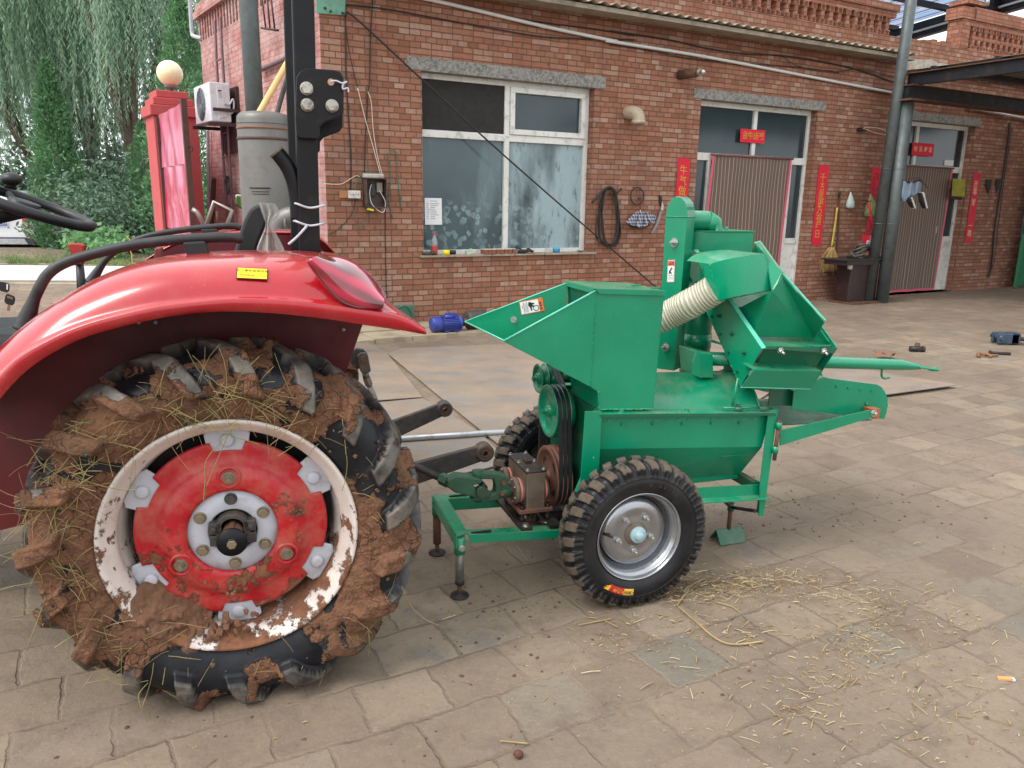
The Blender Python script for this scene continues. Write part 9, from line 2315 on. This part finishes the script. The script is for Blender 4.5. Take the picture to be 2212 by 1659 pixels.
add_tree('juniper_tree', 'juniper between the gate pillar and the side wall', JB, on_ray(418, 19.5), 1.0, 1.12)
add_tree('juniper_tree', 'slim juniper just left of the gate pillar', JB, on_ray(318, 20.5), 2.2, .62)
def shrub(seed, H, R, n, big=False):
    r = random.Random(seed); m = MB(); tk = MB()
    stems = []
    for k in range(7):
        a = r.uniform(0, 2 * PI); e = Vector((R * .7 * math.cos(a), R * .7 * math.sin(a), H * r.uniform(.5, .95))); tk.tube(smoothpath([(0, 0, -.1), e * .5 + Vector((0, 0, .1)), e], 4), [.03 - .0025 * i for i in range(9)], 5, caps=False); stems.append(e)
    for i in range(n):
        c = r.choice(stems) * r.uniform(.35, 1.0); p = c + Vector((r.gauss(0, R * .28), r.gauss(0, R * .28), r.gauss(0, H * .12)))
        if p.z < 0.02: p.z = r.uniform(.02, .3)
        d = Vector((r.gauss(0, 1), r.gauss(0, 1), r.gauss(.3, .7))); L = r.uniform(.09, .17) if not big else r.uniform(.13, .22); leafq(m, p, d, L, L * (.45 if not big else .8), r)
    return tk, m
tk, sm_ = shrub(4, 2.4, 1.5, 4200); SA = [('stem', tk.mesh('stem', M_BARK)), ('foliage', sm_.mesh('foliage', M_DKL))]
tk, sm_ = shrub(12, 1.2, .8, 900, True); SB = [('stem', tk.mesh('stem', M_BARK)), ('foliage', sm_.mesh('foliage', M_IVY))]
def add_shrub(*a, **k): t = add_tree(*a, **k); t['category'] = 'shrub'; return t
add_shrub('dark_shrub', 'dark leafy shrub right of the pointed juniper', SA, on_ray(215, 21), 0, 1.15)
add_shrub('dark_shrub', 'dark leafy shrub left of the gate pillar', SA, on_ray(275, 20), 1.4, 1.0)
add_shrub('dark_shrub', 'dark leafy shrub behind the parked car', SA, on_ray(35, 26), 2.2, 1.35)
add_shrub('dark_shrub', 'dark shrub behind the steering wheel at the left edge', SA, on_ray(-40, 25), 3.2, 1.3)
add_shrub('dark_shrub', 'dark shrub far behind the grove in the middle', SA, on_ray(240, 26), 4.2, 1.6)
add_shrub('dark_shrub', 'dark shrub behind the slim juniper', SA, on_ray(330, 25), 5.2, 1.5)
add_shrub('creeper_bush', 'pale leaved creeper bush at the foot of the juniper', SB, on_ray(205, 18.2, -.15), 0, .75)
add_shrub('creeper_bush', 'pale leaved creeper bush beside the wheel of the car', SB, on_ray(166, 18.6, -.15), 1.0, .5)
add_shrub('creeper_bush', 'low pale creeper near the far grab rail', SB, on_ray(225, 17.2, -.1), 2.0, .5)
# far wood closing the view: one loose mass of leaves well behind
r = random.Random(77); m = MB()
for i in range(3800):
    a = r.uniform(-28, 2); y = r.uniform(33, 42); z = 8.5 * r.random() ** .8; x = a + (y - 33) * -.5
    if a < -23.5 and z > 1.2 and r.random() < .9: continue
    L = r.uniform(.25, .5); leafq(m, Vector((x, y, z)), Vector((r.gauss(0, 1), r.gauss(0, 1), r.gauss(-.3, .8))), L, L * .55, r)
m.solo('far_wood', M_DKL, None, None, WORLD, (0, 0, 0), None, 'stuff', fixn=False)
for i, px_ in enumerate((205, 214, 226, 238, 262, 300)):
    q = on_ray(px_, 24 + i % 3); t = thing('bare_trunk', 'thin pale trunk standing in the shade between the shrubs', 'tree trunk', WORLD, q, group='thin trunks in the grove')
    MB().tube(smoothpath([(q[0], q[1], -.3), (q[0] + .05, q[1], 1.2), (q[0] - .05 + .1 * (i % 2), q[1], 3.4)], 4), .045, 6).build('trunk', mat('pale_bark', (140, 132, 122), .9), t)
# verge grass
r = random.Random(55); m = MB()
for i in range(7000):
    px_ = r.uniform(-60, 420); D = r.uniform(16.0, 20.5) if r.random() < .7 else r.uniform(16, 16.8)
    if fbm((px_ * .02, D, 0), .8, 3) < -.08: continue
    q = Vector(on_ray(px_, D, 0.0)); q.z = -.02 - .03 * (D - 16); hgt = r.uniform(.05, .22); leafq(m, q, Vector((r.gauss(0, .4), r.gauss(0, .4), 1)), hgt, .018, r)
m.solo('verge_grass', leaf_mat('verge_grass_leaf', ((104, 128, 78), (142, 160, 104), (172, 176, 126)), 1.0), None, None, WORLD, (0, 0, 0), None, 'stuff', fixn=False)

# ------------------------------------------------------------------ parked car, seen from behind
q = at_depth((7, 556), 21.3); CA = Frame((q.x, q.y), 12)
t = thing('parked_car', 'white parked estate car with a blue number plate under the trees', 'car', CA, (0, 0, -.2))
M_CARW = mat('white_car_paint', (226, 226, 230), .2, var=.03, coat=.8); M_CARG = mat('tinted_car_glass', (120, 134, 160), .06, var=.05, coat=.5); M_CARB = mat('dark_car_trim', (56, 56, 70), .5); zq = -.2
def sec(y, w, zb_, belt, wr, zr):    # half outline from sill to roof centre
    return [(w * .92, zb_), (w * .99, zb_ + .16), (w, zb_ + .42), (w * .97, belt), (wr * 1.02, (belt + zr) * .5 + .03), (wr * .93, zr - .06), (wr * .75, zr), (0, zr + .02)]
secs = [(0.0, .86, .36, 1.02, .70, 1.12), (.05, .90, .32, 1.04, .72, 1.30), (.28, .92, .26, 1.05, .73, 1.60), (.9, .93, .24, 1.04, .74, 1.70), (2.2, .93, .24, 1.02, .73, 1.70), (2.9, .93, .24, 1.0, .68, 1.58), (3.5, .92, .26, .98, .80, 1.06), (4.3, .84, .32, .86, .7, .90), (4.45, .74, .40, .70, .6, .72)]
rows = []
for y, *a in secs:
    h = sec(y, *a); rows.append([(x, y, z + zq) for x, z in h] + [(-x, y, z + zq) for x, z in h[-2::-1]])
m = MB().grid(rows); m.add(rows[0], [tuple(range(len(rows[0])))]); bd = m.build('body', M_CARW, t); md = bd.modifiers.new('sub', 'SUBSURF'); md.levels = 1; md.render_levels = 2
def cp_(pts, y, th=.01): return MB().prism([(x, z + zq) for x, z in pts], y - th, y)
cp_([(-.72, 1.10), (.72, 1.10), (.66, 1.5), (-.66, 1.5)], -.0, .02).build('rear_window', M_CARG, t, bev=.02).rotation_euler = (0, 0, 0)
w_ = [o for o in children(t) if o.name.startswith('rear_window')][0]
for v in w_.data.vertices: v.co.y += max(0, (v.co.z - 1.08)) * .62 - .02
for sx in (-1, 1):
    lp_ = cp_([(sx * .60, 1.02), (sx * .84, 1.05), (sx * .88, .92), (sx * .84, .80), (sx * .62, .66)], -.012, .06); lp_.build('tail_light', mat('car_lamp_red', (206, 24, 50), .15, coat=.6), t, bev=.01)
    cp_([(sx * .615, .86), (sx * .85, .88), (sx * .82, .80), (sx * .625, .68)], -.075, .01).build('lamp_lower', mat('car_lamp_clear', (226, 200, 206), .2), t)
    cp_([(sx * .72, .52), (sx * .78, .53), (sx * .79, .36), (sx * .74, .36)], -.03, .02).build('reflector', mat('car_lamp_red', (206, 24, 50), .15), t)
cp_([(-.86, .36), (-.66, .46), (.66, .46), (.86, .36), (.84, .26), (-.84, .26)], -.02, .06).build('bumper_trim', M_CARB, t, bev=.01)
cp_([(-.62, .42), (.62, .42), (.70, .27), (-.70, .27)], -.085, .02).build('skid_plate', mat('silver_trim', (176, 178, 182), .35, .4), t, bev=.008)
for x in (-.5, -.2, .1, .4): MB().box(x, x + .12, -.112, -.106, .32 + zq, .35 + zq).build('trim_slot', mat('pale_slot', (206, 200, 190), .5), t)
c4 = [Vector((x, -.03, z + zq)) for x, z in ((-.225, .90), (.225, .90), (.225, .755), (-.225, .755))]
put_label(t, 'number_plate', c4, M_PAPER, mat('plate_blue', (26, 66, 160), .4), [('冀E·LZ309', 0, 0.0, .62)], M_PAPER)
cp_([(-.4, .955), (.4, .955), (.38, .985), (-.38, .985)], -.02, .02).build('chrome_strip', mat('chrome', (180, 180, 180), .25, .9), t)
MB().tube([(.055 * math.cos(a), -.035, 1.0 + zq + .035 * math.sin(a)) for a in [2 * PI * i / 20 for i in range(20)]], .007, 6, closed=True).build('oval_badge', mat('chrome', (180, 180, 180), .25, .9), t)
for y0_, y1_ in ((.42, 1.1), (1.16, 2.1), (2.16, 2.85)):
    for sx in (-1, 1): MB().sheet([(sx * .955, y0_, 1.08 + zq), (sx * .955, y1_, 1.06 + zq), (sx * .80, y1_ - .06, 1.52 + zq), (sx * .80, y0_ + .2, 1.52 + zq)], .01).build('side_window', M_CARG, t)
for y in (.82, 3.5):
    for sx in (-1, 1):
        wl = MB().lathe([(.2, -.11), (.30, -.11), (.335, -.08), (.34, 0), (.335, .08), (.30, .11), (.2, .11)], (sx * .82, y, .34 + zq), 'x', 30).build('wheel', M_RUB2 if False else M_CABLE, t)
        MB().lathe([(0, sx * .10), (.06, sx * .10), (.2, sx * .09), (.21, sx * .115)], (sx * .82, y, .34 + zq), 'x', 24).build('rim', M_SILV, wl)
for sx in (-1, 1):
    MB().obox((sx * .958, 1.25, .92 + zq), (.006, 0, 0), (0, .08, 0), (0, 0, .014)).build('door_handle', mat('chrome', (180, 180, 180), .25, .9), t)
for o in list(bpy.data.objects):
    if '_at' in o: del o['_at']
